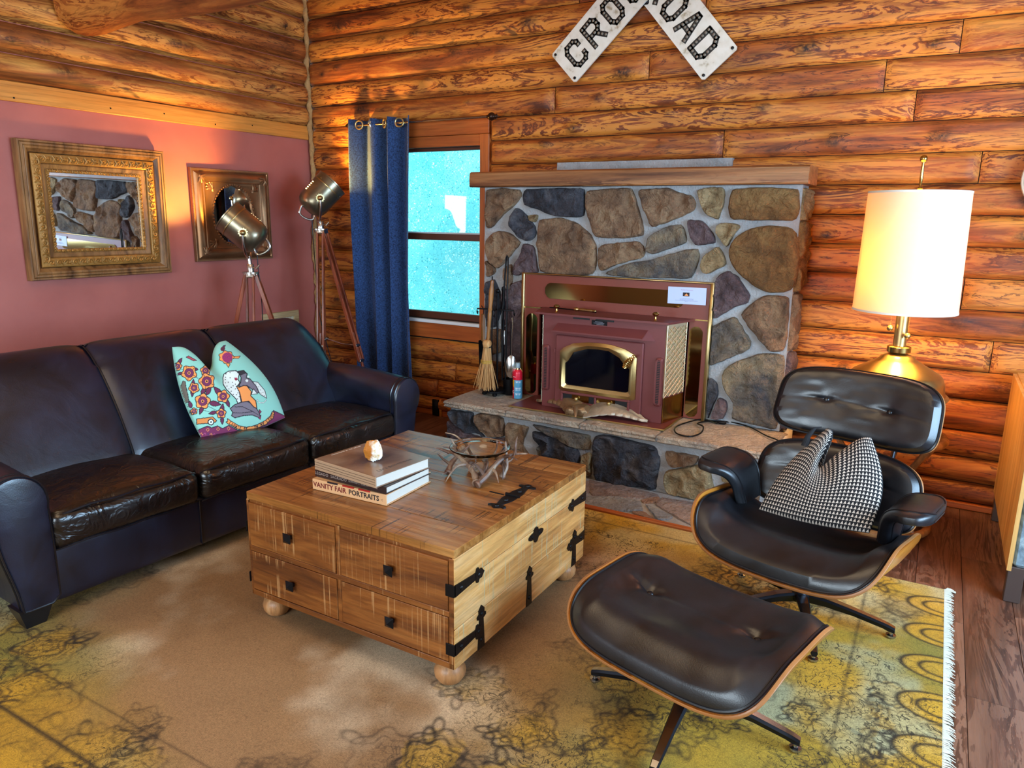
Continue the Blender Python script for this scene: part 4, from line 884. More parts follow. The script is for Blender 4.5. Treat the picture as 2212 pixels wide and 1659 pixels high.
# =================================================================== MIRRORS ON THE PLUM WALL
GOLD = plain('gilt_gesso', '#a8793a', .42, .35, bump=(110, .5, .004), var=.3)
OAKF = wood('mirror_oak', '#4a2c16', '#8c6238', '#aa7c4a', 2, .45, 0, stretch=.2, rnd=2.0)
def frame_ring(par, name, y0, y1, z0, z1, prof, mat, x0=0.0, M_=None, sub=1, fn=None):
    """mitred frame on the plane x=x0; prof = list of (inset, height)"""
    V = []; n = len(prof); cor = [(y0, z0, 1, 1), (y1, z0, -1, 1), (y1, z1, -1, -1), (y0, z1, 1, -1)]; pts = []
    for k in range(4):
        a, b = cor[k], cor[(k+1) % 4]
        for s_ in range(sub): pts.append((a, b, s_/sub))
    for a, b, t in pts:
        for i_, h in prof:
            ay, az = a[0]+a[2]*i_, a[1]+a[3]*i_; by, bz = b[0]+b[2]*i_, b[1]+b[3]*i_; y, z = ay+(by-ay)*t, az+(bz-az)*t
            hh = h+(fn(y, z, i_) if fn else 0); V.append((x0+hh, y, z))
    F = grid_faces(n, len(pts)); L = len(pts); F += [((L-1)*n+i, i, i+1, (L-1)*n+i+1) for i in range(n-1)]
    mb = MB(); mb.add(V, F); return mb.out(name, mat, par)
m1 = thing('carved_mirror', 'large rectangular mirror with oak outer frame and gilded carved inner border', 'mirror', (.004, -1.868, 1.555)); m1.rotation_euler = (0, math.radians(1.3), 0); m1.location.x = .013
Y0, Y1, Z0, Z1 = -.455, .455, -.40, .395
frame_ring(m1, 'outer_frame', Y0, Y1, Z0, Z1, [(0, 0), (0, .045), (.004, .053), (.012, .053), (.015, .047), (.02, .056), (.030, .056), (.033, .050), (.038, .055), (.048, .052), (.052, .044), (.066, .03), (.070, .024), (.070, 0)], OAKF)
def orn(M1, a, b, w_, n, par, mat, name):
    g = MB(); L = (Vector(b)-Vector(a)).length; ex = (Vector(b)-Vector(a)).normalized(); nx = Vector((1, 0, 0)); ey = nx.cross(ex)
    for k in range(n):
        c = Vector(a)+ex*(L*(k+.5)/n); r = w_*.36; P = []
        for q in np.linspace(0, 2.6*PI, 18): rr = r*(1-q/(3.1*PI)); P.append(c+ex*(rr*math.cos(q)*(1 if k % 2 else -1)*1.15)+ey*(rr*math.sin(q))+nx*.004)
        g.tube(P, [.0055*(1-.4*i/18) for i in range(18)], 5)
        g.tube([c+ex*(L/n*.5)-ey*w_*.4, c+ex*(L/n*.30)+nx*.004, c+ex*(L/n*.5)+ey*w_*.4], .0045, 5); g.sph(tuple(c+nx*.004), .006, 4)
    return g
band = [(.072, .028), (.074, .036), (.080, .040), (.120, .040), (.126, .036), (.128, .024)]
frame_ring(m1, 'gilt_border', Y0, Y1, Z0, Z1, band, GOLD)
frame_ring(m1, 'inner_slip', Y0, Y1, Z0, Z1, [(.128, .026), (.134, .030), (.152, .024), (.158, .020)], OAKF)
frame_ring(m1, 'inner_gilt_edge', Y0, Y1, Z0, Z1, [(.157, .018), (.160, .024), (.172, .022), (.176, .012), (.176, .0)], GOLD)
g = MB()
for a, b, n in (((.040, Y0+.10, Z0+.10), (.040, Y1-.10, Z0+.10), 15), ((.040, Y1-.10, Z1-.10), (.040, Y0+.10, Z1-.10), 15), ((.040, Y1-.10, Z0+.10), (.040, Y1-.10, Z1-.10), 13), ((.040, Y0+.10, Z1-.10), (.040, Y0+.10, Z0+.10), 13)):
    q = orn(None, a, b, .046, n, m1, GOLD, 'x'); g.add(q.V, q.F)
g.out('carved_scrollwork', GOLD, m1, kind='stuff')
g = MB()
for a, b, n in (((.023, Y0+.166, Z0+.166), (.023, Y1-.166, Z0+.166), 20), ((.023, Y1-.166, Z1-.166), (.023, Y0+.166, Z1-.166), 20), ((.023, Y1-.166, Z0+.166), (.023, Y1-.166, Z1-.166), 16), ((.023, Y0+.166, Z1-.166), (.023, Y0+.166, Z0+.166), 16)):
    q = orn(None, a, b, .018, n, m1, GOLD, 'x'); g.add(q.V, q.F)
g.out('carved_beading', GOLD, m1, kind='stuff')
MB().box((.009, (Y0+Y1)/2, (Z0+Z1)/2), (.004, Y1-Y0-.34, Z1-Z0-.34)).out('looking_glass', MIRROR, m1, smooth=False)
BRONZ = plain('embossed_tin', (.26, .13, .06, 1), .40, .75, bump=(60, .15, .003), var=.25)
m2 = thing('embossed_tin_mirror', 'small oval mirror in a square embossed bronze tin frame', 'mirror', (.020, -.855, 1.54), math.radians(-2.4))
Y0, Y1, Z0, Z1 = -.335, .335, -.325, .325
frame_ring(m2, 'tin_frame', Y0, Y1, Z0, Z1, [(0, 0), (0, .018), (.006, .026), (.016, .026), (.022, .018), (.032, .030), (.050, .046), (.060, .050), (.068, .046), (.076, .036), (.088, .030), (.094, .034), (.10, .030), (.112, .026)], BRONZ)
nr, na = 8, 64; V = []; ay, az = .165, .205
for j in range(nr):
    t = j/(nr-1)
    for i in range(na):
        a = 2*PI*i/na; ca, sa = math.cos(a), math.sin(a); k = 1/max(abs(ca)/(Y1-.108), abs(sa)/(Z1-.108)); ex_, ez_ = ca*k, sa*k; sc = 1+.03*math.cos(a*12)
        V.append((.026-.004*math.sin(PI*t)-(.012 if j == nr-1 else 0), ex_*(1-t)+ay*sc*ca*t, ez_*(1-t)+az*sc*sa*t))
mb = MB(); mb.add(V, grid_faces(na, nr, True)); mb.out('tin_panel', BRONZ, m2)
g = MB()
for i in range(56): a = 2*PI*i/56; g.sph((.027, (ay+.014)*math.cos(a), (az+.014)*math.sin(a)), .0085, 4)
g.out('raised_bead', BRONZ, m2, kind='stuff')
g = MB()
for k, L in ((0, Y1-Y0), (1, Z1-Z0)):
    n = 58
    for i in range(n):
        p = -L/2+L*(i+.5)/n
        for e in (-1, 1): g.sph((.022, p, e*(Z1-.006)) if k == 0 else (.022, e*(Y1-.006), p), .0052, 3)
g.out('edge_bead', BRONZ, m2, kind='stuff')
for sy in (-1, 1):
    for sz in (-1, 1):
        g = MB(); c = Vector((.028, sy*.175, sz*.185))
        for q in range(5):
            a = math.atan2(sz, sy)+(q-2)*.42; d = Vector((0, math.cos(a), math.sin(a))); L = .052-.006*abs(q-2); g.tube([c-d*.02, c+d*L*.5+Vector((.005, 0, 0)), c+d*L], [.004, .0085, .006], 6); g.sph(tuple(c+d*L), .008, 4)
        g.out('fleur_relief', BRONZ, m2)
        g = MB(); c = Vector((.044, sy*.275, sz*.265))
        for q in range(5): a = math.atan2(-sz, -sy)+(q-2)*.55; d = Vector((0, math.cos(a), math.sin(a))); g.tube([c-d*.01, c+d*.025+Vector((.006, 0, 0)), c+d*.045], [.004, .008, .004], 6)
        g.out('corner_relief', BRONZ, m2)
MB().lathe([(.0, 0), (1, 0)], 64, M=Matrix.Translation((.014, 0, 0)) @ Matrix.Rotation(PI/2, 4, 'Y') @ Matrix.Diagonal((az+.012, ay+.012, 1, 1)), cap=False).out('looking_glass', MIRROR, m2, smooth=False)
# small framed panel low on the plum wall
pf = thing('framed_beadboard_panel', 'small pale wood frame around white beadboard low on the plum wall', 'panel', (.0, -.43, .62))
PALE = wood('pale_oak', '#a0845a', '#c9ac7c', '#dcc498', 1, .5, 0, stretch=.1, rnd=4.0)
frame_ring(pf, 'frame', -.19, .185, -.16, .16, [(0, 0), (0, .018), (.045, .018), (.050, .006)], PALE)
for i in range(9): MB().box((.005, -.13+i*.0315, 0), (.006, .029, .225), b=.002).out('bead_board', plain('cream_board', '#cfc4a8', .6) if i == 0 else bpy.data.materials['cream_board'], pf, smooth=False)
# =================================================================== TRIPOD SPOTLIGHTS
CAN = NT('aged_brass_shade'); v = CAN.co((1, 1, 1), 3.0); CAN.set(Base_Color=CAN.ramp(CAN.noise(v, 7, 5), [(.3, (.20, .16, .10, 1)), (.7, (.36, .31, .21, 1))]), Metallic=.9, Roughness=.30); CAN = CAN.m
LEGW = wood('tripod_wood', '#5a2412', '#94462a', '#b5623c', 2, .3, 0, stretch=.1, rnd=3.0, coat=.3)
BULB = NT('lit_bulb'); BULB.set(Base_Color=(1, .8, .5, 1), Emission_Color=(1, .62, .28, 1), Emission_Strength=9.0); BULB = BULB.m
def tripod(name, label, loc, hub, legs, head, aim, power, spot_aim, extra=False):
    t = thing(name, label, 'floor lamp', loc)
    # head: can along axis 'aim' (towards its open mouth)
    ax = Vector(aim).normalized(); hc = Vector(head); side = Vector((0, 0, 1)).cross(ax).normalized()
    MH = FR(hc, side, ax.cross(side)); MH = FR(hc, side, (ax.cross(side)))  # z = ax
    if (MH.to_3x3() @ Vector((0, 0, 1))).dot(ax) < 0: MH = FR(hc, -side, ax.cross(side))
    g = MB(); R = .118
    g.lathe([(.001, -.125), (.05, -.120), (.085, -.105), (.105, -.085), (R-.004, -.06), (R, -.03), (R, .155), (R+.003, .158), (R+.003, .166), (R-.002, .167), (R-.004, .150), (R-.006, -.03), (.09, -.09), (.04, -.112), (.001, -.114)], 40, M=MH)
    can = g.out('lamp_shade', CAN, t)
    MB().lathe([(R+.0025, .10), (R+.0035, .103), (R+.0035, .106), (R+.0025, .109)], 40, M=MH, cap=False).out('shade_ring', BRASSB, can)
    for k in range(5): MB().box((-.0, .0, .0), (.004, .016, .007), M=MH @ Matrix.Rotation(.62*PI, 4, 'Z') @ Matrix.Translation((R+.001, 0, -.01+.018*k)), b=.002).out('vent_slot', BULB, can, smooth=False)  # glowing blocks standing in for bulb light through the vents
    for a in (2.3, 4.2): MB().lathe([(.005, 0), (.005, .004)], 8, M=MH @ Matrix.Rotation(a, 4, 'Z') @ Matrix.Translation((R, 0, .12)) @ Matrix.Rotation(PI/2, 4, 'Y')).out('rivet', BRASSB, can)
    MB().sph((0, 0, -.02), .042, 10, M=MH).lathe([(.018, -.11), (.018, -.05)], 14, M=MH).out('bulb', BULB, t)
    # yoke
    yk = MB(); P = []
    for a in np.linspace(0, PI, 15): P.append(MH @ Vector((0, 0, 0))+side*(R+.022)*math.cos(a)+Vector((0, 0, -1))*(.175*math.sin(a)**.8))
    yk.tube(P, .0085, 10); yk.out('yoke', CHROME, t)
    for s_ in (-1, 1):
        g = MB(); Mk = FR(hc+side*s_*(R+.002), ax, ax.cross(side*s_)); Mk = Matrix.Translation(hc+side*s_*(R+.0)) @ (side*s_).to_track_quat('Z', 'Y').to_matrix().to_4x4()
        n = 12; g.prism([((.030+.004*(1 if q % 2 else -1))*math.cos(q*PI/n), (.030+.004*(1 if q % 2 else -1))*math.sin(q*PI/n)) for q in range(2*n)], .0, .008, M=Mk)
        g.sph((0, 0, .022), .019, 8, M=Mk); g.out('pivot_knob', BRASSB, t)
    # rear handle
    g = MB(); up2 = ax.cross(side); bk = hc-ax*.10; d0 = -up2 if up2.z > 0 else up2
    g.tube(spline([bk+d0*.06, bk-ax*.045+d0*.075, bk-ax*.075+d0*.03, bk-ax*.075-d0*.02, bk-ax*.03-d0*.045, bk-d0*.04-ax*.004], 5), .0085, 8); g.out('handle', CHROME, t)
    # neck and hub
    H = Vector(hub); 
    g = MB(); top = hc+Vector((0, 0, -.165)); g.tube([top, H+Vector((0, 0, .03))], [.014, .016], 14); g.out('neck', CHROME, t)
    MB().lathe([(.024, .0), (.024, .05), (.020, .055)], 18, c=tuple(H+Vector((0, 0, .0)))).out('collar', CHROME, t)
    MB().tube([H+Vector((.02, 0, .03)), H+Vector((.055, .012, .035))], .004, 8).tube([H+Vector((.05, .004, .022)), H+Vector((.066, .022, .05))], .007, 8).out('thumb_screw', CHROME, t)
    MB().lathe([(.045, -.03), (.050, -.025), (.050, -.012), (.058, -.008), (.058, 0), (.02, .004)], 24, c=tuple(H)).out('hub_plate', CHROME, t)
    for (fx, fy) in legs:
        foot = Vector((fx, fy, .0)); tp_ = H+Vector((0, 0, -.02)); d = (foot-tp_); hd = Vector((d.x, d.y, 0)).normalized(); n_ = hd.cross(Vector((0, 0, 1)))
        tp_ = tp_+hd*.035; d = foot-tp_; L = d.length; u = d.normalized(); Ml = FR(tp_, n_, u.cross(n_)) ; Ml = Matrix.Translation(tp_) @ Matrix((n_, u.cross(n_), u)).transposed().to_4x4()
        lg = MB()
        for s_ in (-1, 1): lg.box((s_*.021, 0, L*.34), (.015, .026, L*.68), M=Ml, b=.002)
        lo = lg.out('leg', LEGW, t, smooth=False)
        MB().box((0, 0, L*.76), (.018, .018, L*.46), M=Ml, b=.003).out('lower_leg', LEGW, lo, smooth=False)
        g = MB(); g.box((0, 0, .004), (.052, .028, .03), M=Ml, b=.004); g.out('leg_bracket', CHROME, lo, smooth=False)
        for q in (.60, .68): MB().box((0, 0, L*q), (.056, .030, .024), M=Ml, b=.006).out('leg_clamp', CHROME, lo, smooth=False)
        MB().lathe([(.010, L-.03), (.012, L-.01), (.004, L)], 10, M=Ml).out('leg_tip', BLACKIRON, lo)
    C_ = H+Vector((0, 0, -H.z*.585)); 
    g = MB(); g.lathe([(.022, -.012), (.026, -.006), (.026, .008), (.016, .014)], 16, c=tuple(C_))
    g.out('spreader_hub', CHROME, t)
    for (fx, fy) in legs:
        foot = Vector((fx, fy, 0)); tp_ = H+Vector((0, 0, -.02)); q = tp_.lerp(foot, .60); MB().tube([C_, C_.lerp(q, .55)+Vector((0, 0, -.012)), q], .0055, 8).out('spreader_arm', CHROME, t)
    g = MB(); hb = bk-ax*.02+d0*.05; g.tube(spline([hb, hb+Vector((.0, 0, -.10)), hb+Vector((.015, .0, -.45)), H*.5+Vector(hb)*.5+Vector((0, 0, -.75)), Vector(legs[0][:2]+(.02,))*.4+Vector(legs[1][:2]+(.02,))*.6], 8), .0032, 6); g.out('flex', BLACKIRON, t)
    wl_ = Vector(loc)+hc+ax*.06
    light(name+'_beam', 'SPOT', tuple(wl_), (1.0, .54, .10), power, spot_aim, spot_size=math.radians(135), spot_blend=.8, shadow_soft_size=.045)
    return t
tripod('tripod_spotlight', 'taller wooden tripod spotlight in the corner beside the blue curtain', (.46, -.40, 0), (0, 0, 1.45), [(.50, .02), (-.24, .19), (.17, -.26)], (-.01, -.01, 1.675), (.42, .56, .72), 75, (1.15, -.03, 2.75))
tripod('tripod_spotlight', 'shorter wooden tripod spotlight standing behind the sofa before the tin mirror', (.47, -1.10, 0), (0, 0, 1.16), [(-.20, -.26), (.28, .22), (.19, -.24)], (-.01, 0, 1.43), (-.57, -.43, .62), 60, (.0, -1.30, 2.3))
# =================================================================== SOFA
LEA = leather('navy_black_leather', '#0f1830', '#090d1a', .34, .06, 5)
LEAW = leather('creased_leather', '#17110f', '#0b0809', .30, .55, 8)
PIPE = plain('black_piping', '#15141a', .25)
so = thing('leather_sofa', 'long black leather three-seat sofa with rolled arms and piped seams', 'sofa', (1.87, -2.325, .010), math.radians(-3.6))
IN, OUT = .955, 1.165
g = MB(); g.box((-.50, 0, .165), (.94, 2*IN-.02, .20), b=.02); g.out('seat_base', LEA, so, smooth=False)
V, F = rbox((-.035, 0, .175), (.05, 2*IN+.01, .235), .02, 14, (.006, 0, 0)); mb = MB(); mb.add(V, F); mb.out('front_rail', LEA, so)
for y in (-.32, .32): MB().tube([(-.004, y, .07), (-.002, y, .28)], .004, 6).out('rail_seam', PIPE, so)
cw = 2*IN/3
for k in range(3):
    y = -IN+cw*(k+.5); rs_ = k*11
    def wr(Q, U, s=rs_):
        Q = Q.copy(); top = np.clip(U[:, 2], 0, 1); fr_ = np.clip(U[:, 0], 0, 1)
        w1 = np.sin((Q[:, 1]*42+6*vn(Q[:, 1]*5, Q[:, 0]*4, 0, s)+Q[:, 0]*9))*np.clip(vn(Q[:, 1]*6, Q[:, 0]*6, 0, s+3), 0, 1)
        Q[:, 2] += top*(.006*fbm(Q[:, 0]*9, Q[:, 1]*6, 0, s)+.0035*w1*np.exp(-((U[:, 0]-.75)/.35)**2)-.018*np.clip(-U[:, 0], 0, 1))
        Q[:, 0] += fr_*(.005*fbm(Q[:, 2]*14, Q[:, 1]*7, 0, s+5)+.004*w1); return Q
    V, F = rbox((-.275, y, .352), (.61, cw-.008, .155), .045, 40, (.012, .0, .030), wr); mb = MB(); mb.add(V, F); c = mb.out('seat_cushion', LEAW, so)
    for zz, xx in ((.421, .018), (.288, .016)):
        P = []
        for t in np.linspace(-1, 1, 26): P.append((xx+.010*(1-t*t)-.02*abs(t)**8, y+t*(cw/2-.012), zz+.006*(1-t*t)*(1 if zz > .35 else -.2)-.012*abs(t)**8+.003*math.sin(t*9+k)))
        MB().tube(P, .0052, 6).out('piping', PIPE, c)
# back, three panels, reclined and rolled over
def back_prof(s):  # s 0..1 from seat junction up over the crest and down the back
    P = [(-.46, .36), (-.475, .42), (-.515, .50), (-.57, .60), (-.635, .70), (-.705, .79), (-.775, .86), (-.85, .897), (-.915, .888), (-.96, .84), (-.985, .76), (-.99, .6), (-.99, .40), (-.985, .14)]
    f = s*(len(P)-1); i = min(int(f), len(P)-2); t = f-i
    p0, p1, p2, p3 = P[max(0, i-1)], P[i], P[i+1], P[min(len(P)-1, i+2)]
    return tuple(.5*((2*b)+(-a+c)*t+(2*a-5*b+4*c-d)*t*t+(-a+3*b-3*c+d)*t**3) for a, b, c, d in zip(p0, p1, p2, p3))
BL = 1.06
def back_panel(y0, y1, seed):
    ny, ns = 26, 44; V = []
    for j in range(ns):
        s_ = j/(ns-1); x, z = back_prof(s_)
        for i in range(ny):
            t = i/(ny-1); y = y0+(y1-y0)*t; e = 1-abs(2*t-1)**10; puf = .018*(e-1)
            yy = abs(y)/BL; drop = 1-.10*max(0, (yy-.86)/.14)**2
            w_ = .004*math.sin(y*55+5*float(vn(y*4, s_*6, 0, seed)))*max(0, float(vn(y*3, s_*4, 0, seed+2)))*(1 if s_ < .35 else 0)
            crest = .012*math.cos(y*1.2)
            V.append((x+puf*1.1*(1 if s_ < .55 else -1)+w_+.0, y, .14+(z-.14+crest*min(1, s_*2))*drop+puf*(1 if .4 < s_ < .7 else 0)))
    F = grid_faces(ny, ns)
    # end caps
    for i, s_ in ((0, 1), (ny-1, -1)):
        loop = [j*ny+i for j in range(ns)]; c = len(V); cx = sum(V[q][0] for q in loop)/ns; cz = sum(V[q][2] for q in loop)/ns; V.append((cx, V[loop[0]][1]+.0, cz))
        F += [(loop[j], loop[(j+1) % ns], c) for j in range(ns)]
    c0, c1 = 0, ny-1; F.append((0, ny-1, (ns-1)*ny+ny-1, (ns-1)*ny))
    mb = MB(); mb.V = V; mb.F = F; return mb.out('backrest_panel', LEA, so)
for k, (a, b) in enumerate(((-BL, -.335), (-.335, .335), (.335, BL))): back_panel(a, b, 20+k*5)
for y in (-.335, .335, -BL+.004, BL-.004):
    P = []
    for s_ in np.linspace(.02, .97, 40): x, z = back_prof(s_); dr = 1-.10*max(0, (abs(y)/BL-.86)/.14)**2; P.append((x+(-.0155 if s_ < .55 else .0155), y, -(.014 if .4 < s_ < .7 else 0)+.14+(z+.012*math.cos(y*1.2)*min(1, s_*2)-.14)*dr+.002))
    MB().tube(P, .0055, 6).out('back_seam', PIPE, so)
def arm(sg):
    a = thing; ns, nk = 30, 36; V = []
    def sec(k, t):  # keyhole outline in (outward, z): t 0..1 along depth from back to front
        top = .60+.035*math.sin(PI*min(1, .2+.72*t))-.03*max(0, (t-.8)/.2)**2*0-.05*(1-t)**2*.3; R = .118; cz = top-R
        P = []
        for q in range(nk):
            f = q/nk
            if f < .55:
                a_ = -.35-(f/.55)*(PI*1.0+.25)+PI+.35+.0
                a_ = PI*1.08-(f/.55)*(PI*1.30)
                P.append((.118+.0+R*math.cos(a_), cz+R*math.sin(a_)*1.0))
            elif f < .78:
                h = (f-.55)/.23; P.append((.175+.02*math.cos(h*PI)*1+.0-.018*h, (cz-.09)*(1-h)+.08*h))
            else:
                h = (f-.78)/.22; P.append((.155-.155*min(1, h*2.2), .08) if h < .46 else (.0, .08+(cz-.06-.08)*((h-.46)/.54)))
        return P
    for j in range(ns):
        t = j/(ns-1); x = -.90+(.915)*t
        for (o_, z) in sec(0, t): V.append((x, sg*(IN-.012+o_*.93), z))
    F = grid_faces(nk, ns, True)+[tuple(range(nk)), tuple((ns-1)*nk+k for k in range(nk-1, -1, -1))]
    mb = MB(); mb.V = V; mb.F = F; ao = mb.out('arm', LEA, so)
    # front panel: sits proud, outlined with piping
    P = [(sg*(IN-.012+o_*.93), z) for o_, z in sec(0, 1.0)]; cy = sum(p[0] for p in P)/nk; cz = sum(p[1] for p in P)/nk
    V = [(.016, y, z) for y, z in P]+[(.030, cy+(y-cy)*.93, cz+(z-cz)*.975) for y, z in P]+[(.034, cy+(y-cy)*.8, cz+(z-cz)*.9) for y, z in P]+[(.035, cy, cz)]
    F = grid_faces(nk, 3, True)+[(2*nk+i, 2*nk+(i+1) % nk, 3*nk) for i in range(nk)]
    mb = MB(); mb.V = V; mb.F = F; fp_ = mb.out('arm_front', LEA, ao)
    MB().tube([(.018, cy+(y-cy)*1.0, cz+(z-cz)*1.0) for y, z in P], .0055, 6, closed=True).out('piping', PIPE, ao)
    MB().tube([(-.012, cy+(y-cy)*1.012, cz+(z-cz)*1.006) for y, z in P], .005, 6, closed=True).out('piping', PIPE, ao)
arm(1); arm(-1)
FOOTM = plain('dark_sofa_foot', '#141418', .35)
for x in (-.06, -.90):
    for s_ in (-1, 1): MB().box((x+.02, s_*(IN+.070), .042), (.10, .12, .084), taper=.58).out('foot', FOOTM, so, smooth=False)
# =================================================================== SOFA PILLOW
def pillow_mesh(C, n, thick, chop, nrm, bulge=(.02, .03, .02, .03), nb=None, fold=0.0):
    """C: corners BL, BR, TR, TL (3-D). returns front grid, V, F (closed)"""
    C = [Vector(c) for c in C]; V = []
    nrm = Vector(nrm).normalized(); UV = []
    def P(u, v):
        a = C[0].lerp(C[1], u).lerp(C[3].lerp(C[2], u), v)
        ex = (C[1]-C[0]).normalized(); ey = (C[3]-C[0]).normalized()
        # edges bow; chop dents the top
        a = a+ex*(bulge[1]*math.sin(PI*v)*(u**2)-bulge[3]*math.sin(PI*v)*((1-u)**2))
        a = a-ey*(bulge[0]*math.sin(PI*u)*((1-v)**2)*(-1 if bulge[0] < 0 else 1))
        d = math.exp(-((u-.5)/.20)**2)*chop*(v**1.7)
        return a-ey*d
    def T(u, v):
        e = (max(0, 4*u*(1-u))**.42)*(max(0, 4*v*(1-v))**.42); dent = 1-.60*math.exp(-((u-.5)/.10)**2)*v**3
        return thick*e*dent
    for sd in (1, -1):
        for j in range(n):
            for i in range(n):
                u, v = i/(n-1), j/(n-1); p = P(u, v); t = T(u, v)
                cr = fold*math.sin((u-.5)*38+v*3)*math.exp(-((u-.5)/.2)**2)*max(0, v-.45)
                V.append(tuple(p+nrm*(sd*t+cr*(1 if 0 < i < n-1 and 0 < j < n-1 else 0)*.4))); UV.append((u, v))
    F = grid_faces(n, n)+[tuple(n*n+q for q in f[::-1]) for f in grid_faces(n, n)]
    return V, F, UV
def weld(o, d=.0004):
    bm = bmesh.new(); bm.from_mesh(o.data); bmesh.ops.remove_doubles(bm, verts=bm.verts, dist=d); bm.to_mesh(o.data); bm.free()
NP = 270
pc = [(1.520, -2.365, .452), (1.59, -1.885, .462), (1.275, -1.985, .875), (1.235, -2.285, .878)]
V, F, UV = pillow_mesh(pc, NP, .075, .16, (.80, -.12, .42), (.028, .055, 0, .025), fold=.02)
pil = thing('printed_pillow', 'aqua cushion printed with flowers, a spotted cat and a woman in orange, on the sofa', 'pillow', (0, 0, 0))
pm = NT('printed_cotton'); at = pm.n('ShaderNodeAttribute', attribute_name='Print').outputs['Color']; pm.set(Base_Color=at, Roughness=.8, Sheen_Weight=.15); pm.bump(pm.noise(pm.co((1, 1, 1)), 180, 3), .12, .002)
po = ob('cover', V, F, pm.m, pil)
# paint the print: cover coordinates (u,v) run over a drawing 1000 wide x 1000 high (y down)
UVa = np.array(UV); cu_ = UVa[:, 0]; cv_ = 1-UVa[:, 1]
colr = np.zeros((len(UV), 3)); HEX = lambda h: np.array(lin(h)[:3])
AQ, OR_, MG, PUR, INKc, GRY, WHT, DK = HEX('#8fd2c4'), HEX('#f29a52'), HEX('#7c2a52'), HEX('#4a2a66'), HEX('#1c1826'), HEX('#77707e'), HEX('#dce8e4'), HEX('#5a1f36')
colr[:] = AQ
# warp that spreads the drawing (units of 1875 x 1659) over the cover
def warp_(u, v):
    g_ = np.exp(-((u-.5)/.20)**2)*v**1.7; return np.stack([u**i*v**j for i in range(6) for j in range(6-i)]+[g_*(u-.5)**i*v**j for i in range(3) for j in range(3-i)], 1)
WX_ = np.array([551.153, -477.006, -890.228, 1896.91, -1188.69, 177.77, 1650.2, 1177.07, -714.101, -1401.56, 760.443, -314.388, -5069.37, 750.238, -158.174, -101.7, 8293.88, 103.807, 90.2736, -4202.91, -25.7768, 442.24, -365.943, 200.065, -6.82257, 5.50832, 3960.35]); WY_ = np.array([1569.6, -1545.13, 464.878, -746.85, 430.234, -22.2258, -195.827, -1399.48, 918.14, 288.456, -154.21, 126.568, 4337.5, -921.148, -64.3355, -561.534, -5571.22, 53.3693, 313.807, 2742.04, -14.0164, 199.866, 290.174, -167.458, -62.2712, 34.3819, -2986.99])
B_ = warp_(UVa[:, 0], UVa[:, 1]); PX, PY = B_ @ WX_, B_ @ WY_
def pip(poly):
    inside = np.zeros(len(PX), bool); n = len(poly); dist = np.full(len(PX), 1e9)
    xs = [p[0] for p in poly]; ys = [p[1] for p in poly]; m_ = (PX > min(xs)-20) & (PX < max(xs)+20) & (PY > min(ys)-20) & (PY < max(ys)+20)
    x, y = PX[m_], PY[m_]; ins = np.zeros(len(x), bool); ds = np.full(len(x), 1e9)
    for i in range(n):
        (x1, y1), (x2, y2) = poly[i], poly[(i+1) % n]
        c = ((y1 > y) != (y2 > y)) & (x < (x2-x1)*(y-y1)/((y2-y1) or 1e-9)+x1); ins ^= c
        dx, dy = x2-x1, y2-y1; t = np.clip(((x-x1)*dx+(y-y1)*dy)/(dx*dx+dy*dy+1e-9), 0, 1); ds = np.minimum(ds, np.hypot(x-x1-t*dx, y-y1-t*dy))
    inside[m_] = ins; dist[m_] = ds; return inside, dist
def shp(poly, c, ow=6, oc=None):
    i_, d_ = pip(poly); colr[i_] = c
    if ow: colr[d_ < ow] = INKc if oc is None else oc
def line(P, w_=5, c=None):
    for (x1, y1), (x2, y2) in zip(P[:-1], P[1:]):
        dx, dy = x2-x1, y2-y1; t = np.clip(((PX-x1)*dx+(PY-y1)*dy)/(dx*dx+dy*dy+1e-9), 0, 1); colr[np.hypot(PX-x1-t*dx, PY-y1-t*dy) < w_] = INKc if c is None else c
def disc(x, y, r, c): colr[np.hypot(PX-x, PY-y) < r] = c
def leaf(x, y, L, a, w_=.36):
    ca, sa = math.cos(a), math.sin(a); P = [(x+L*t*ca-L*w_*math.sin(PI*t**.8)*s_*sa*.6, y+L*t*sa+L*w_*math.sin(PI*t**.8)*s_*ca*.6) for s_, ts in ((1, np.linspace(0, 1, 9)), (-1, np.linspace(1, 0, 9)[1:-1])) for t in ts]
    shp(P, MG*.75, 5); line([(x, y), (x+L*.85*ca, y+L*.85*sa)], 3, PUR)
def flower(x, y, r, big=True):
    shp([(x+r*1.0*(1+.13*math.cos(5*a+x))*math.cos(a), y+r*(1+.13*math.cos(5*a+x))*math.sin(a)) for a in np.linspace(0, 2*PI, 41)[:-1]], OR_, 6)
    for k in range(5): a = 2*PI*k/5+.5; line([(x+r*.6*math.cos(a), y+r*.6*math.sin(a)), (x+r*.98*math.cos(a), y+r*.98*math.sin(a))], 4)
    disc(x, y, r*.66, INKc); disc(x, y, r*.60, MG)
    for k in range(14): a = 2*PI*k/14; line([(x+r*.25*math.cos(a), y+r*.25*math.sin(a)), (x+r*.56*math.cos(a), y+r*.56*math.sin(a))], 3, PUR)
    disc(x, y, r*.22, OR_); disc(x, y, r*.13, INKc)
for P in ([(225, 480), (490, 630)], [(520, 830), (600, 900), (560, 700)], [(640, 1060), (780, 1130)], [(800, 1000), (840, 960), (790, 1060)], [(330, 1120), (520, 1110), (660, 1150)]): line(P, 4, HEX('#3c5a60'))
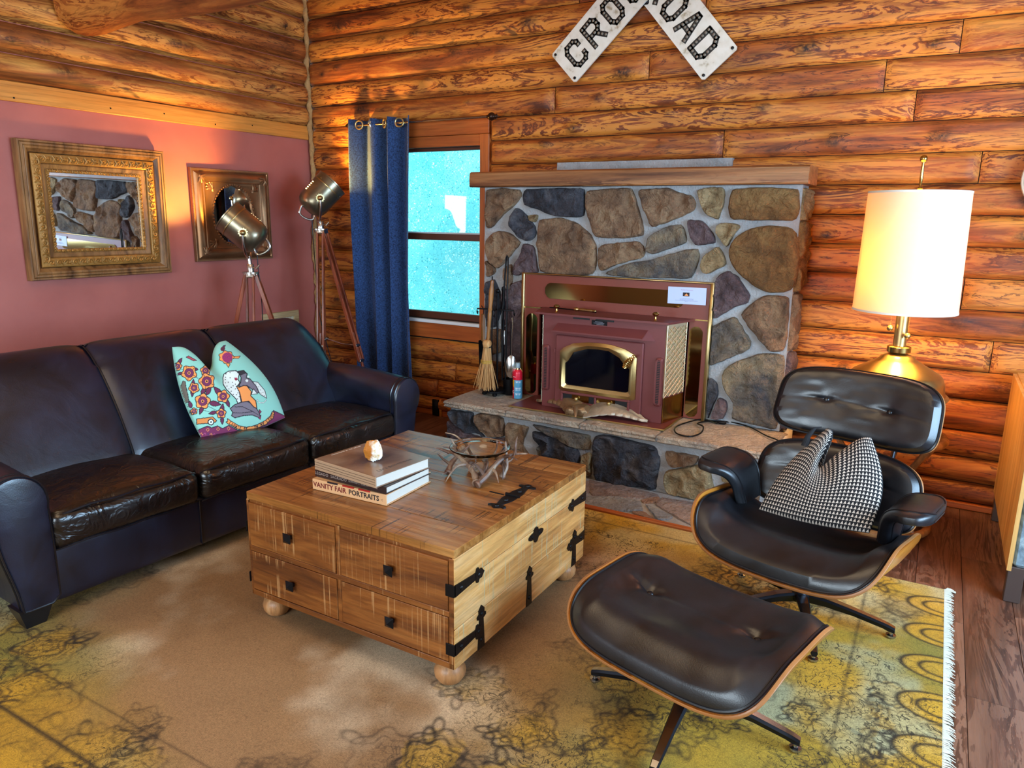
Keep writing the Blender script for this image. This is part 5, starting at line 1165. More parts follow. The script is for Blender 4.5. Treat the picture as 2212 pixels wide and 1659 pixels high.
for a in ((170, 420, 130, -1.0), (250, 545, 90, 2.9), (490, 490, 110, 3.2), (590, 770, 150, 1.9), (400, 790, 130, 1.6), (410, 760, 120, -1.5), (620, 890, 170, -1.15), (660, 1010, 190, .15), (560, 1060, 140, 1.9), (860, 900, 190, -2.3), (930, 960, 130, 1.2), (850, 1180, 160, -1.4), (860, 1230, 120, 1.5), (780, 1150, 130, 2.9), (390, 1090, 120, -1.9), (870, 150, 60, -.7)): leaf(*a)
for a in ((170, 440, 62), (350, 545, 112), (605, 510, 74), (625, 675, 118), (425, 780, 78), (560, 985, 112), (880, 910, 92), (850, 1175, 72), (430, 1140, 48)): flower(*a)
shp([(x, y) for x, y in ((1020, 290), (1150, 280), (1120, 320), (1030, 320))], OR_, 4); shp([(910, 390), (960, 465), (990, 400)], OR_, 4)
shp([(930+110*(1+.1*math.cos(7*a))*math.cos(a), 300+95*(1+.1*math.cos(7*a))*math.sin(a)) for a in np.linspace(0, 2*PI, 50)[:-1]], OR_, 5); disc(945, 305, 80, HEX('#a02c68'))
for k in range(30): a = k*2.4; rr = 76*math.sqrt(k/30); line([(945+rr*math.cos(a), 305+rr*math.sin(a)), (945+rr*math.cos(a)+14, 305+rr*math.sin(a)+6)], 3, PUR)
disc(875, 170, 34, DK); shp([(300, 300), (340, 280), (470, 350), (420, 360)], HEX('#b04a5a'), 4)
# spotted big cat
shp([(895, 560), (960, 520), (1080, 510), (1130, 560), (1110, 640), (1140, 700), (1090, 760), (1130, 830), (1160, 1000), (1110, 1020), (1080, 950), (1010, 880), (930, 800), (880, 720), (875, 630)], WHT, 7)
for x, y in ((925, 560), (985, 540), (920, 610), (990, 620), (915, 650), (960, 690), (1025, 690), (915, 700), (940, 750), (1035, 745), (1005, 770), (970, 795), (1070, 795), (1005, 830), (1110, 855), (1040, 880), (1090, 885), (1130, 915), (1105, 950), (1070, 720)): disc(x, y, 8, INKc)
disc(1078, 640, 22, HEX('#b03050')); line([(1050, 620), (1090, 660), (1110, 640)], 4)
shp([(1340, 680), (1420, 690), (1530, 820), (1560, 940), (1460, 880), (1400, 780)], WHT, 5)
for x, y in ((1390, 720), (1430, 760), (1460, 810), (1500, 850), (1520, 900), (1470, 860)): disc(x, y, 6, INKc)
# woman in orange
shp([(1110, 520), (1200, 505), (1255, 560), (1240, 620), (1300, 640), (1400, 760), (1440, 850), (1400, 860), (1330, 800), (1250, 740), (1200, 760), (1120, 750), (1150, 700), (1160, 620)], GRY, 7)
shp([(1100, 520), (1190, 505), (1240, 545), (1200, 560), (1150, 580)], HEX('#2c2630'), 4); disc(1250, 665, 22, WHT); disc(1272, 605, 16, WHT)
shp([(990, 1100), (1060, 1040), (1220, 980), (1330, 1020), (1400, 1100), (1440, 1160), (1460, 1250), (1330, 1200), (1200, 1210), (1060, 1245), (1010, 1210), (1030, 1160)], GRY, 7)
line([(1060, 1075), (1180, 1070), (1330, 1140), (1430, 1200)], 5); line([(1030, 1165), (1150, 1170), (1330, 1150)], 5)
shp([(1085, 750), (1130, 770), (1200, 740), (1250, 745), (1320, 830), (1310, 900), (1390, 980), (1405, 1100), (1350, 1070), (1280, 985), (1170, 1000), (1140, 860)], OR_, 7)
shp([(1320, 880), (1350, 790), (1415, 870)], WHT, 5); shp([(1440, 1110), (1475, 1150), (1445, 1185)], HEX('#9c2c5c'), 4); shp([(1430, 1250), (1470, 1200), (1460, 1270)], HEX('#9c2c5c'), 4)
line([(1410, 960), (1440, 1010), (1510, 1010), (1550, 970)], 9); line([(1410, 960), (1440, 1010), (1510, 1010), (1550, 970)], 5, WHT)
# car, ground band, ribbon
shp([(470, 1260), (560, 1250), (720, 1230), (780, 1290), (760, 1310), (640, 1330), (480, 1340)], OR_*.8, 6); disc(690, 1310, 52, INKc); disc(690, 1310, 36, WHT); disc(690, 1310, 12, INKc)
shp([(330, 1440), (470, 1440), (540, 1410), (640, 1370), (700, 1400), (790, 1370), (870, 1410), (970, 1360), (1100, 1430), (1250, 1450), (1330, 1400), (1500, 1360), (1640, 1250), (1660, 1130), (1900, 1240), (1500, 1500), (700, 1650), (400, 1640)], HEX('#7a2a58'), 6)
fm = (PX+PY*.7 > 0)
for x, y in ((640, 1430), (800, 1420), (965, 1410)): shp([(x-24, y), (x, y-28), (x+24, y), (x, y+28)], HEX('#7a2a58'), 3, OR_)
for k in range(26):
    x = 520+k*50; y = 1530-abs(k-10)*3-(max(0, k-12)*14); line([(x, y), (x+26, y-22), (x+40, y+8)], 4, (OR_, HEX('#b0528a'), HEX('#463a70'))[k % 3])
rib = [(955, 1275), (1010, 1300), (1120, 1365), (1250, 1390), (1400, 1355), (1530, 1290), (1620, 1210), (1640, 1150), (1680, 1160), (1660, 1250), (1560, 1340), (1410, 1405), (1250, 1440), (1100, 1415), (970, 1340)]
shp(rib, OR_, 6); shp([(945, 1255), (1000, 1290), (970, 1350), (920, 1310), (950, 1300)], OR_, 5)
GLY = {'D': ["110", "101", "101", "101", "110"], 'O': ["111", "101", "101", "101", "111"], 'N': ["101", "111", "111", "111", "101"], "'": ["010", "010", "000", "000", "000"], 'T': ["111", "010", "010", "010", "010"], 'S': ["111", "100", "111", "001", "111"],
       'M': ["101", "111", "111", "101", "101"], 'Y': ["101", "101", "010", "010", "010"], 'L': ["100", "100", "100", "100", "111"], 'I': ["111", "010", "010", "010", "111"], 'G': ["111", "100", "101", "101", "111"], 'H': ["101", "101", "111", "101", "101"], 'E': ["111", "100", "110", "100", "111"], 'A': ["111", "101", "111", "101", "101"], 'P': ["111", "101", "111", "100", "100"], 'K': ["101", "101", "110", "101", "101"]}
arcp = [Vector((x, y)) for x, y in ((1010, 1345), (1110, 1395), (1250, 1418), (1400, 1385), (1540, 1318), (1630, 1240), (1662, 1170))]
txt = "DON'T ST   IN MY LIGHT"; tot = sum((arcp[i+1]-arcp[i]).length for i in range(6))
for k, ch in enumerate(txt):
    if ch not in GLY: continue
    d = tot*(k+.4)/len(txt); 
    for i in range(6):
        L = (arcp[i+1]-arcp[i]).length
        if d <= L: break
        d -= L
    p = arcp[i].lerp(arcp[i+1], d/L); ex = (arcp[i+1]-arcp[i]).normalized(); ey = Vector((-ex.y, ex.x))
    for r, row in enumerate(GLY[ch]):
        for c_, b in enumerate(row):
            if b == '1': w_ = p+ex*(c_-1)*8+ey*(r-2)*8; disc(w_.x, w_.y, 5.2, INKc)
# grey hand printed at the left edge
shp([(190, 720), (230, 740), (250, 670), (290, 680), (300, 760), (330, 880), (350, 1000), (280, 1000), (220, 860)], HEX('#6a6258'), 5)
nn_ = NP*NP; back = np.arange(len(UV)) >= nn_; colr[back] = AQ*.9
ca_ = po.data.color_attributes.new('Print', 'FLOAT_COLOR', 'POINT'); ca_.data.foreach_set('color', np.concatenate([colr, np.ones((len(colr), 1))], 1).ravel().astype(np.float32))
weld(po)
# =================================================================== COFFEE TABLE (trunk on bun feet)
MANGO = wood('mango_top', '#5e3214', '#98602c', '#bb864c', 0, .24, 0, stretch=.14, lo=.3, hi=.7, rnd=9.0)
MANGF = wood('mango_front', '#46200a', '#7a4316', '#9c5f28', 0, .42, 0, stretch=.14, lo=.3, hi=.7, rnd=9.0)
MANGS = wood('mango_side', '#94582a', '#d09856', '#ecc088', 1, .42, 0, stretch=.14, lo=.3, hi=.7, rnd=9.0)  # same wood per face: side painted brighter, front darker, following the light
def saw(m, axis, col, amt):
    """saw-mark scratches across the grain"""
    t = NT.__new__(NT); t.m = m; t.t = m.node_tree; t.b = t.t.nodes['Principled BSDF']
    sc = [1, 1, 1]; sc[axis] = 14; o_ = [1, 1, 1]; o_[axis] = 95; o2 = [4, 4, 4]; o2[axis] = 2.5
    f = t.noise(t.co(tuple([2.2 if i != axis else 120 for i in range(3)]), 5.0), 1.0, 2, .5); pat = t.noise(t.co((1, 1, 1), 5.0), 5.5, 3, .5)
    k = t.math('MULTIPLY', t.ramp(f, [(.57, 0.0), (.63, 1.0)]), t.ramp(pat, [(.47, 0.0), (.56, amt)]))
    base = t.b.inputs['Base Color'].links[0].from_socket; t.set(Base_Color=t.mix(k, base, lin(col))); return m
saw(MANGO, 0, '#4e3018', .9); saw(MANGF, 0, '#b98a58', .6); saw(MANGS, 1, '#a9a17c', .8)
tx0, tx1, ty0, ty1, tz = 2.440, 3.398, -2.868, -1.884, .526
tb = thing('coffee_table', 'square rustic trunk coffee table with drawers, black strap hinges and bun feet', 'coffee table', ((tx0+tx1)/2, (ty0+ty1)/2, .012), math.radians(-.3))
hw, hd, H = (tx1-tx0)/2, (ty1-ty0)/2, tz-.012
bz = .095
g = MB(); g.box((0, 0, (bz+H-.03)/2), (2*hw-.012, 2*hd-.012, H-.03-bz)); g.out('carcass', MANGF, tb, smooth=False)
# top: planks running along y' in two halves split by the lid line
def tbx(name, x0, x1, y0, y1, z0, z1, mat, par=tb, b=.002): return MB().box(((x0+x1)/2, (y0+y1)/2, (z0+z1)/2), (x1-x0, y1-y0, z1-z0), b=b).out(name, mat, par, smooth=False)
ysp = [-hd, -hd+.17, -hd+.33, .0, .085, .20, .33, hd]
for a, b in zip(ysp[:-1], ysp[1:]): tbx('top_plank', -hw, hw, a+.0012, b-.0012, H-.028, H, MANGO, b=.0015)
# front (-y) drawers
for (x0, x1) in ((-hw+.012, -.028), (-.004, hw-.022)):
    for (z0, z1) in ((.300, H-.040), (.118, .276)):
        d = tbx('drawer', x0, x1, -hd-.004, -hd+.02, z0, z1, MANGF); d2 = MB()
        M_ = FR(((x0+x1)/2+.0, -hd-.004, (z0+z1)/2), (1, 0, 0), (0, 0, 1)); s_ = .019
        d2.box((0, 0, .008), (.014, .014, .016), M=M_); d2.add([(-s_*.8, -s_*.8, .014), (s_*.8, -s_*.8, .014), (s_*.8, s_*.8, .014), (-s_*.8, s_*.8, .014), (-s_, -s_, .020), (s_, -s_, .020), (s_, s_, .020), (-s_, s_, .020), (0, 0, .034)], [(3, 2, 1, 0), (0, 1, 5, 4), (1, 2, 6, 5), (2, 3, 7, 6), (3, 0, 4, 7), (4, 5, 8), (5, 6, 8), (6, 7, 8), (7, 4, 8)], M_)
        d2.out('knob', BLACKIRON, d, smooth=False)
tbx('rail', -hw, hw, -hd-.003, -hd+.02, .278, .298, MANGF); tbx('rail', -hw, hw, -hd-.003, -hd+.02, .092, .114, MANGF); tbx('stile', -.026, -.006, -hd-.002, -hd+.02, .114, H-.03, MANGF)
tbx('stile', hw-.020, hw, -hd-.003, -hd+.02, .092, H-.03, MANGF); tbx('stile', -hw, -hw+.010, -hd-.003, -hd+.02, .092, H-.03, MANGF)
# right side (+x): three boards
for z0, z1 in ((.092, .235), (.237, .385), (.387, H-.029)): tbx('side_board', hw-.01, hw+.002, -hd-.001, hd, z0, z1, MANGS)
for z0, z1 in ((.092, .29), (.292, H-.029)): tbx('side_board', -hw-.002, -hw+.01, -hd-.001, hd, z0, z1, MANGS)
tbx('back_board', -hw, hw, hd-.01, hd+.002, .092, H-.029, MANGF)
for sx in (-1, 1):
    for sy in (-1, 1): MB().lathe([(.018, -.0), (.040, .004), (.052, .022), (.055, .042), (.048, .062), (.032, .074), (.034, .080), (.030, .095)], 24, c=(sx*(hw-.062), sy*(hd-.062), 0)).out('bun_foot', wood('bun_foot_wood', '#8a5a30', '#b58050', '#cda070', 2, .45, rnd=3.0) if 'bun_foot_wood' not in bpy.data.materials else bpy.data.materials['bun_foot_wood'], tb)
def strap(M_, L, wrap=0.0, name='strap_hinge'):
    """arrow-ended strap: along local x, lying in xy, z up"""
    g = MB(); w0, w1 = .021, .012
    P = [(0, -w0), (L*.80, -w1), (L*.80, w1), (0, w0)]; g.prism(P, 0, .0035, M=M_)
    hx = L*.80; A = [(hx-.006, -.010), (hx+.0, -.026), (hx+.010, -.027), (hx+.016, -.016), (hx+.030, -.017), (hx+.046, 0), (hx+.030, .017), (hx+.016, .016), (hx+.010, .027), (hx, .026), (hx-.006, .010)]
    g.prism(A, 0, .0045, M=M_)
    if wrap: g.prism([(-wrap, -w0), (0, -w0), (0, w0), (-wrap, w0)], -.0, .0035, M=M_)
    for x in (L*.22, L*.80+.014): g.lathe([(.0085, .003), (.0075, .0065), (.0035, .0085), (.0, .0088)], 10, c=(x, 0, 0), M=M_, cap=False)
    return g.out(name, BLACKIRON, tb, smooth=False)
X_ = hw+.002
for y_s, z in ((-1, .375), (-1, .165), (1, .375), (1, .195)):
    strap(FR((X_, y_s*hd, z), (0, -y_s, 0), (0, 0, -y_s) if True else (0, 0, 1)), .155)
    if y_s < 0: tbx('corner_strap', hw-.030, hw+.0055, -hd-.0075, -hd-.004, z-.021, z+.021, BLACKIRON, b=.001)
for y in (-hd+.155, .0, hd-.10): strap(FR((X_, y, .092), (0, 0, 1), (0, -1, 0)), .145)
for z in (.375, .165): tbx('corner_strap', -hw-.0055, -hw-.002, -hd-.0075, -hd+.06, z-.021, z+.021, BLACKIRON, b=.001)
# quatrefoil plate in the middle of the side
g = MB(); P = []
for q in range(40): a = 2*PI*q/40; r = .026+.010*math.cos(4*a)+.010*abs(math.cos(a)); P.append((r*1.25*math.cos(a), r*.85*math.sin(a)))
Mq = FR((X_, .045, .365), (0, 1, 0), (0, 0, 1)); g.prism(P, 0, .004, M=Mq); 
for x in (-.028, .028): g.lathe([(.007, .004), (.004, .008), (.0, .0085)], 8, c=(x, 0, 0), M=Mq, cap=False)
g.out('keyhole_plate', BLACKIRON, tb, smooth=False)
# strap hinge on the lid and the slot beside it
hx_ = hw-.078; hy_ = .005
g = MB(); Mh = FR((hx_, hy_+.0, H), (0, 1, 0), (-1, 0, 0)); 
g = MB(); Mh = Matrix.Translation((hx_, hy_, H)) @ Matrix.Rotation(PI/2, 4, 'Z')
P = [(-.105, -.009), (-.04, -.025), (.04, -.025), (.105, -.009), (.105, .009), (.04, .025), (-.04, .025), (-.105, .009)]; g.prism(P, 0, .004, M=Mh)
for s_ in (-1, 1):
    A = [(s_*a, b) for a, b in ((.10, -.010), (.104, -.030), (.112, -.038), (.122, -.033), (.120, -.020), (.130, -.010), (.136, 0), (.130, .010), (.120, .020), (.122, .033), (.112, .038), (.104, .030), (.10, .010))]
    g.prism(A if s_ > 0 else A[::-1], 0, .0045, M=Mh)
    for x in (.05, .116): g.lathe([(.011, .004), (.009, .008), (.004, .0105), (.0, .011)], 12, c=(s_*x, 0, 0), M=Mh, cap=False)
g.tube([Mh @ Vector((0, -.03, .006)), Mh @ Vector((0, .03, .006))], .006, 10)
g.out('lid_hinge', BLACKIRON, tb, smooth=False)
tbx('lid_slot', hx_-.10, hx_-.038, -.001, .007, H-.002, H+.0012, BLACKIRON, b=0)
# ------------------------------------------------------------------ books
PAGE = NT('page_edges'); v = PAGE.co((1, 1, 1)); s_ = PAGE.math('SINE', PAGE.math('MULTIPLY', PAGE.n('ShaderNodeSeparateXYZ', {0: PAGE.n('ShaderNodeTexCoord').outputs['Object']}).outputs[2], 4200.0)); PAGE.set(Base_Color=PAGE.ramp(s_, [(0, lin('#c9c3b4')), (1, lin('#efe9dc'))]), Roughness=.7); PAGE = PAGE.m
def book(name, label, loc, rz, L, W, T, cover, spine=None):
    b = thing(name, label, 'book', loc, rz, 'stacked books on the coffee table'); c = .003
    tbx('front_board', -L/2, L/2, -W/2, W/2, T-c, T, cover, b, .001); tbx('back_board', -L/2, L/2, -W/2, W/2, 0, c, cover, b, .001)
    tbx('spine', -L/2, L/2, -W/2-.002, -W/2+c, .0, T, spine or cover, b, .0015); tbx('page_block', -L/2+.006, L/2-.006, -W/2+c, W/2-.006, c, T-c, PAGE, b, 0); return b
SPN = plain('cream_spine', '#d3a374', .45); DKC = plain('dark_brown_cover', '#2c1e1c', .35); 
PH = NT('photographic_cover'); v = PH.co((1, 1, 1)); c3 = PH.n('ShaderNodeSeparateXYZ', {0: PH.n('ShaderNodeTexCoord').outputs['Object']}).outputs
f = PH.noise(v, 7, 4, .55, .5); d_ = PH.n('ShaderNodeVectorMath', {0: PH.n('ShaderNodeVectorMath', {0: PH.n('ShaderNodeTexCoord').outputs['Object'], 1: (1, .6, 0)}, operation='MULTIPLY').outputs[0]}, operation='LENGTH').outputs['Value']
PH.set(Base_Color=PH.mix(PH.ramp(PH.math('ADD', d_, PH.math('MULTIPLY', f, .12)), [(.08, 1.0), (.17, 0.0)]), PH.ramp(f, [(.3, lin('#7a5c48')), (.7, lin('#8d7460'))]), lin('#4c3c38')), Roughness=.22); PH = PH.m
zt = .527
bk1 = book('book', 'thick cream-spined portrait photography book, bottom of the stack', (2.800, -2.562, zt), math.radians(2.5), .350, .285, .042, SPN)
MR = FR((0, -.285/2-.0022, .023), (1, 0, 0), (0, 0, 1))
text_mesh('VANITY FAIR', .0275, plain('maroon_ink', '#6e1f1c', .5), bk1, MR @ Matrix.Translation((-.090, -.002, .0)), ext=.0004, sp=1.0, bold=.0006); text_mesh('PORTRAITS', .0275, plain('black_ink', '#17131a', .5), bk1, MR @ Matrix.Translation((.072, -.002, .0)), ext=.0004, sp=1.0, bold=.0006)
text_mesh('-:', .018, bpy.data.materials['black_ink'], bk1, MR @ Matrix.Translation((.155, -.002, 0)), ext=.0004)
for x0, w_, c_ in ((-.075, .05, '#221c22'), (.0, .055, '#a32018'), (.075, .055, '#a32018')): MB().box((x0, -.285/2-.0012, .0405), (w_, .003, .006)).out('colour_patch', plain('patch_'+str(int(x0*1000)), c_, .4), bk1, smooth=False)
bk2 = book('book', 'slim dark brown book with grey serif title, middle of the stack', (2.803, -2.560, zt+.0425), math.radians(-1.0), .356, .262, .028, DKC)
MR = FR((0, -.262/2-.0022, .015), (1, 0, 0), (0, 0, 1)); LG = plain('pale_ink', '#9a8c84', .5)
text_mesh('LEGADO  SAGRADO', .0165, LG, bk2, MR @ Matrix.Translation((-.095, 0, 0)), ext=.0003, sp=1.1); text_mesh('EDWARD S. CURTIS', .0095, LG, bk2, MR @ Matrix.Translation((.045, 0, 0)), ext=.0003, sp=1.2); text_mesh('o', .010, LG, bk2, MR @ Matrix.Translation((.135, 0, 0)), ext=.0003)
bk3 = book('book', 'large book with brown photographic cover and faint title, top of the stack', (2.806, -2.565, zt+.071), math.radians(-6.0), .335, .285, .042, PH, plain('tan_page_edge', '#a58668', .6))
for z in (.012, .021, .031): MB().box((0, -.1446, z), (.33, .0006, .0012)).out('page_line', DKC, bk3, smooth=False)
MT = Matrix.Translation((.125, -.005, .0422)) @ Matrix.Rotation(PI/2, 4, 'Z'); text_mesh("LIV'S BOHEMIAN", .022, plain('cover_title_ink', '#3c302c', .4), bk3, MT, ext=.0002, sp=1.1)
MT = Matrix.Translation((-.150, .0, .0422)) @ Matrix.Rotation(PI/2, 4, 'Z'); text_mesh('PHOTOGRAPHS  BY  THE  AUTHOR', .008, plain('cover_small_ink', '#e0d4c4', .4), bk3, MT, ext=.0002, sp=1.2)
# rock
QZ = NT('quartz_rock'); v = QZ.co((1, 1, 1)); c3 = QZ.n('ShaderNodeSeparateXYZ', {0: v}).outputs; f = QZ.noise(v, 28, 5, .6); f2 = QZ.math('ADD', QZ.math('MULTIPLY', c3[0], 9.0), QZ.math('SUBTRACT', f, .42))
QZ.set(Base_Color=QZ.mix(QZ.ramp(f2, [(.02, 1.0), (.22, 0.0)]), QZ.ramp(QZ.noise(v, 60, 4), [(.35, lin('#d9b27a')), (.55, lin('#f4efe4'))]), lin('#b8711f')), Roughness=.55, Subsurface_Weight=.15); QZ.bump(QZ.noise(v, 70, 4), .6, .006); QZ = QZ.m
rk = thing('quartz_rock', 'pale orange and white quartz rock sitting on the top book', 'rock', (2.830, -2.590, zt+.113))
rs = np.random.RandomState(7); nrm_ = rs.normal(size=(13, 3)); nrm_ /= np.linalg.norm(nrm_, axis=1)[:, None]; of_ = rs.uniform(.50, .86, 13)
V, F = rbox((0, 0, 0), (2, 2, 2), .999, 16); Vn = np.array(V); Vn /= np.linalg.norm(Vn, axis=1)[:, None]
k_ = np.min(np.where(Vn @ nrm_.T > .05, of_/np.maximum(Vn @ nrm_.T, .05), 9), axis=1); k_ = np.minimum(k_, 1.0); Vn = Vn*k_[:, None]*(1+.05*fbm(Vn[:, 0]*5, Vn[:, 1]*5, Vn[:, 2]*5, 3))[:, None]
Vn = Vn*np.array([.034, .029, .048]); Vn[:, 0] *= (1.15-Vn[:, 2]*7); Vn[:, 2] -= Vn[:, 2].min(); mb = MB(); mb.add(Vn.tolist(), F); mb.out('stone', QZ, rk, smooth=False) if False else ob('rock', Vn.tolist(), F, QZ, rk, False)
# ------------------------------------------------------------------ antler bowl
ANT = wood('antler', '#38221a', '#6e5040', '#b09a80', 2, .5, 0, fine=50, stretch=.5, lo=.3, hi=.72, rnd=4.0)
ab = thing('antler_stand', 'tangle of brown deer antlers forming the stand under the glass bowl', 'antler stand', (3.095, -2.262, .5275))
rs = random.Random(12)
def antler(par, P, r0, tines, k):
    Q = spline(P, 5); n = len(Q); g = MB(); g.tube(Q, [r0*1.35*(1-.80*(i/(n-1))**1.3)*(1+.10*math.sin(i*1.9+k)) for i in range(n)], 8)
    for ti, T in tines: b_ = Q[int(ti*(n-1))]; R_t = spline([b_]+[b_+Vector(t) for t in T], 4); m_ = len(R_t); g.tube(R_t, [r0*.80*(1-.88*i/(m_-1)) for i in range(m_)], 7)
    g.lathe([(.001, -.004), (r0*1.5, -.003), (r0*1.75, .003), (r0*1.5, .009), (r0, .012)], 9, M=Matrix.Translation(Q[0]) @ (Q[1]-Q[0]).to_track_quat('Z', 'Y').to_matrix().to_4x4()); return g.out('antler', ANT, par)
antler(ab, [(.055, -.100, .014), (.015, -.055, .035), (-.045, -.030, .062), (-.105, -.020, .085), (-.150, .0, .075)], .0105, [(.45, [(-.02, -.04, .0), (-.035, -.07, -.03), (-.045, -.085, -.058)]), (.7, [(-.02, .02, .03), (-.04, .02, .06)]), (.9, [(-.03, -.02, .015), (-.06, -.03, .020)])], 1)
antler(ab, [(.062, -.108, .012), (.075, -.050, .040), (.085, .02, .075), (.115, .07, .095), (.170, .10, .100)], .0105, [(.35, [(.03, -.02, -.005), (.055, -.04, -.035)]), (.6, [(.03, -.01, .015), (.075, -.02, .010)]), (.8, [(-.01, .02, .03), (-.005, .025, .065)]), (.2, [(-.03, .0, .03), (-.05, -.01, .045), (-.06, -.03, .02)])], 2)
antler(ab, [(-.085, .05, .02), (-.045, .075, .045), (.02, .080, .060), (.07, .060, .070), (.11, .02, .06)], .010, [(.5, [(0, .03, .03), (-.005, .035, .07)]), (.85, [(.02, -.03, -.02), (.03, -.05, -.055)]), (.15, [(-.05, .02, .05), (-.11, .03, .085), (-.165, .03, .09)])], 3)
antler(ab, [(-.11, -.055, .012), (-.115, -.02, .045), (-.09, .02, .085), (-.07, .05, .112)], .0095, [(.3, [(-.03, -.02, .03), (-.045, -.03, .05)]), (.1, [(-.01, -.03, -.006)]), (.6, [(-.035, -.015, .02), (-.075, -.02, .022)])], 4)
antler(ab, [(.02, -.015, .012), (.03, .01, .045), (.0, .03, .07), (-.035, .015, .085)], .009, [(.4, [(.02, -.02, .02), (.035, -.05, .01), (.03, -.06, -.02)]), (.7, [(0, -.03, .01), (.01, -.07, -.0), (.012, -.09, -.035)])], 5)
antler(ab, [(.10, .02, .012), (.105, .045, .05), (.095, .060, .09), (.085, .07, .145)], .008, [(.5, [(.02, .01, .015), (.03, .02, .05)]), (.3, [(-.03, .0, .02), (-.05, -.01, .0)])], 6)
GB = NT('clear_green_glass'); GB.set(Base_Color=(.95, 1.0, .98, 1), Roughness=.01, Transmission_Weight=1.0, IOR=1.35); GB = GB.m
gb = thing('glass_bowl', 'shallow clear glass bowl resting in the antlers', 'bowl', (3.088, -2.240, .5275))
MB().lathe([(r_*1.17, z_) for r_, z_ in [(.001, .068), (.03, .069), (.055, .076), (.074, .094), (.084, .110), (.104, .115), (.1055, .118), (.104, .121), (.083, .115), (.070, .099), (.052, .081), (.03, .073), (.001, .072)]], 48).out('bowl', GB, gb)
# =================================================================== LOUNGE CHAIR AND OTTOMAN
PLY = wood('rosewood_ply', '#7c3a10', '#b8681f', '#d99038', 1, .28, 0, stretch=.1, lo=.3, hi=.7, rnd=6.0, coat=.4)
EDGE = plain('ply_edge', '#a06a3c', .4, var=.25)
LEC = leather('lounge_leather', '#14151b', '#0c0c10', .36, .03, 7)
LECP = plain('lounge_piping', '#101014', .3)
ALU = plain('black_base_metal', '#20232a', .28, .7); ALT = plain('polished_aluminium', (.42, .42, .43, 1), .22, 1.0)
def sq(u, v, p=3.2):
    r = (abs(u)**p+abs(v)**p)**(1/p); m_ = max(abs(u), abs(v)); return (u*m_/r, v*m_/r) if r > 1e-9 else (0, 0)
def shell(par, S, n=30, name='plywood_shell', th=.011, pp=3.4):
    """S(u,v)->point on the shell's inner face; closed sheet, edge ring as its own part"""
    G = np.linspace(-1, 1, n); V = []; 
    def nr(u, v):
        e = .01; a = S(u+e, v)-S(u-e, v); b = S(u, v+e)-S(u, v-e); return a.cross(b).normalized()
    A = []; B = []
    for j in range(n):
        for i in range(n): u, v = sq(G[i], G[j], pp); p = S(u, v); A.append(p); B.append(p-nr(u, v)*th)
    F = grid_faces(n, n); rim = [i for i in range(n)]+[j*n+n-1 for j in range(1, n)]+[(n-1)*n+i for i in range(n-2, -1, -1)]+[j*n for j in range(n-2, 0, -1)]; m_ = n*n
    mb = MB(); mb.add([tuple(p) for p in A+B], F+[tuple(m_+i for i in f[::-1]) for f in F]); mb.F += [(rim[i], m_+rim[i], m_+rim[(i+1) % len(rim)], rim[(i+1) % len(rim)]) for i in range(len(rim))]
    o = mb.out(name, PLY, par)
    # laminated pale edge band
    E = MB(); R_ = [A[r] for r in rim]; R2 = [B[r] for r in rim]; c = sum(R_, Vector())/len(R_); V = []
    for a, b in zip(R_, R2): 
        o_ = (a-c).normalized()*.0016; V += [tuple(a+o_*.2+(a-b)*.02), tuple(a*.72+b*.28+o_), tuple(a*.28+b*.72+o_), tuple(b+o_*.2)]
    E.add(V, []); k = len(R_); E.F = [(i*4+q, ((i+1) % k)*4+q, ((i+1) % k)*4+q+1, i*4+q+1) for i in range(k) for q in range(3)]; E.out('ply_edge', EDGE, o, fix=False); return o
def pad(par, S, th, n=46, s=.975, name='cushion', tufts=(), pp=3.4, ridge=None, seed=1, side=1, mat=None):
    G = np.linspace(-1, 1, n); A = []; B = []; 
    def nr(u, v):
        e = .01; a = S(u+e, v)-S(u-e, v); b = S(u, v+e)-S(u, v-e); return a.cross(b).normalized()
    for j in range(n):
        for i in range(n):
            u, v = sq(G[i], G[j], pp); m_ = max(abs(G[i]), abs(G[j])); u, v = u*s, v*s; e = (1-m_**5)**.40 if m_ < 1 else 0
            h = th*(.30+.70*e) if m_ < 1 else th*.12
            if ridge: h += ridge(u, v)*e
            for tu, tv, dp in tufts:
                d = math.hypot((u-tu)*1.1, (v-tv)); h -= dp*math.exp(-(d/.10)**1.4)+.35*dp*math.exp(-(abs(v-tv)/.05)**2)*math.exp(-((u-tu)/.35)**2)
                a_ = math.atan2(v-tv, u-tu); h += dp*.10*math.sin(a_*5+tu*9)*math.exp(-((d-.13)/.09)**2)
            h += .0022*float(vn(u*5, v*5, 0, seed))*e
            p = S(u, v); N = nr(u, v); A.append(p+N*h); B.append(p+N*.001)
    F = grid_faces(n, n); rim = [i for i in range(n)]+[j*n+n-1 for j in range(1, n)]+[(n-1)*n+i for i in range(n-2, -1, -1)]+[j*n for j in range(n-2, 0, -1)]; m_ = n*n
    mb = MB(); mb.add([tuple(p) for p in A+B], F+[tuple(m_+i for i in f[::-1]) for f in F]+[(rim[i], m_+rim[i], m_+rim[(i+1) % len(rim)], rim[(i+1) % len(rim)]) for i in range(len(rim))])
    o = mb.out(name, mat or LEC, par)
    MB().tube([tuple(A[r]) for r in rim], .0048, 6, closed=True).out('piping', LECP, o)
    for tu, tv, dp in tufts:
        p = S(tu, tv); N = nr(tu, tv); q = p+N*(th-dp*1.15+(ridge(tu, tv) if ridge else 0)); Mq = Matrix.Translation(q) @ N.to_track_quat('Z', 'Y').to_matrix().to_4x4()
        MB().lathe([(.011, -.004), (.0115, .001), (.009, .0045), (.004, .0062), (.0001, .0065)], 16, M=Mq).out('button', LECP, o)
    return o
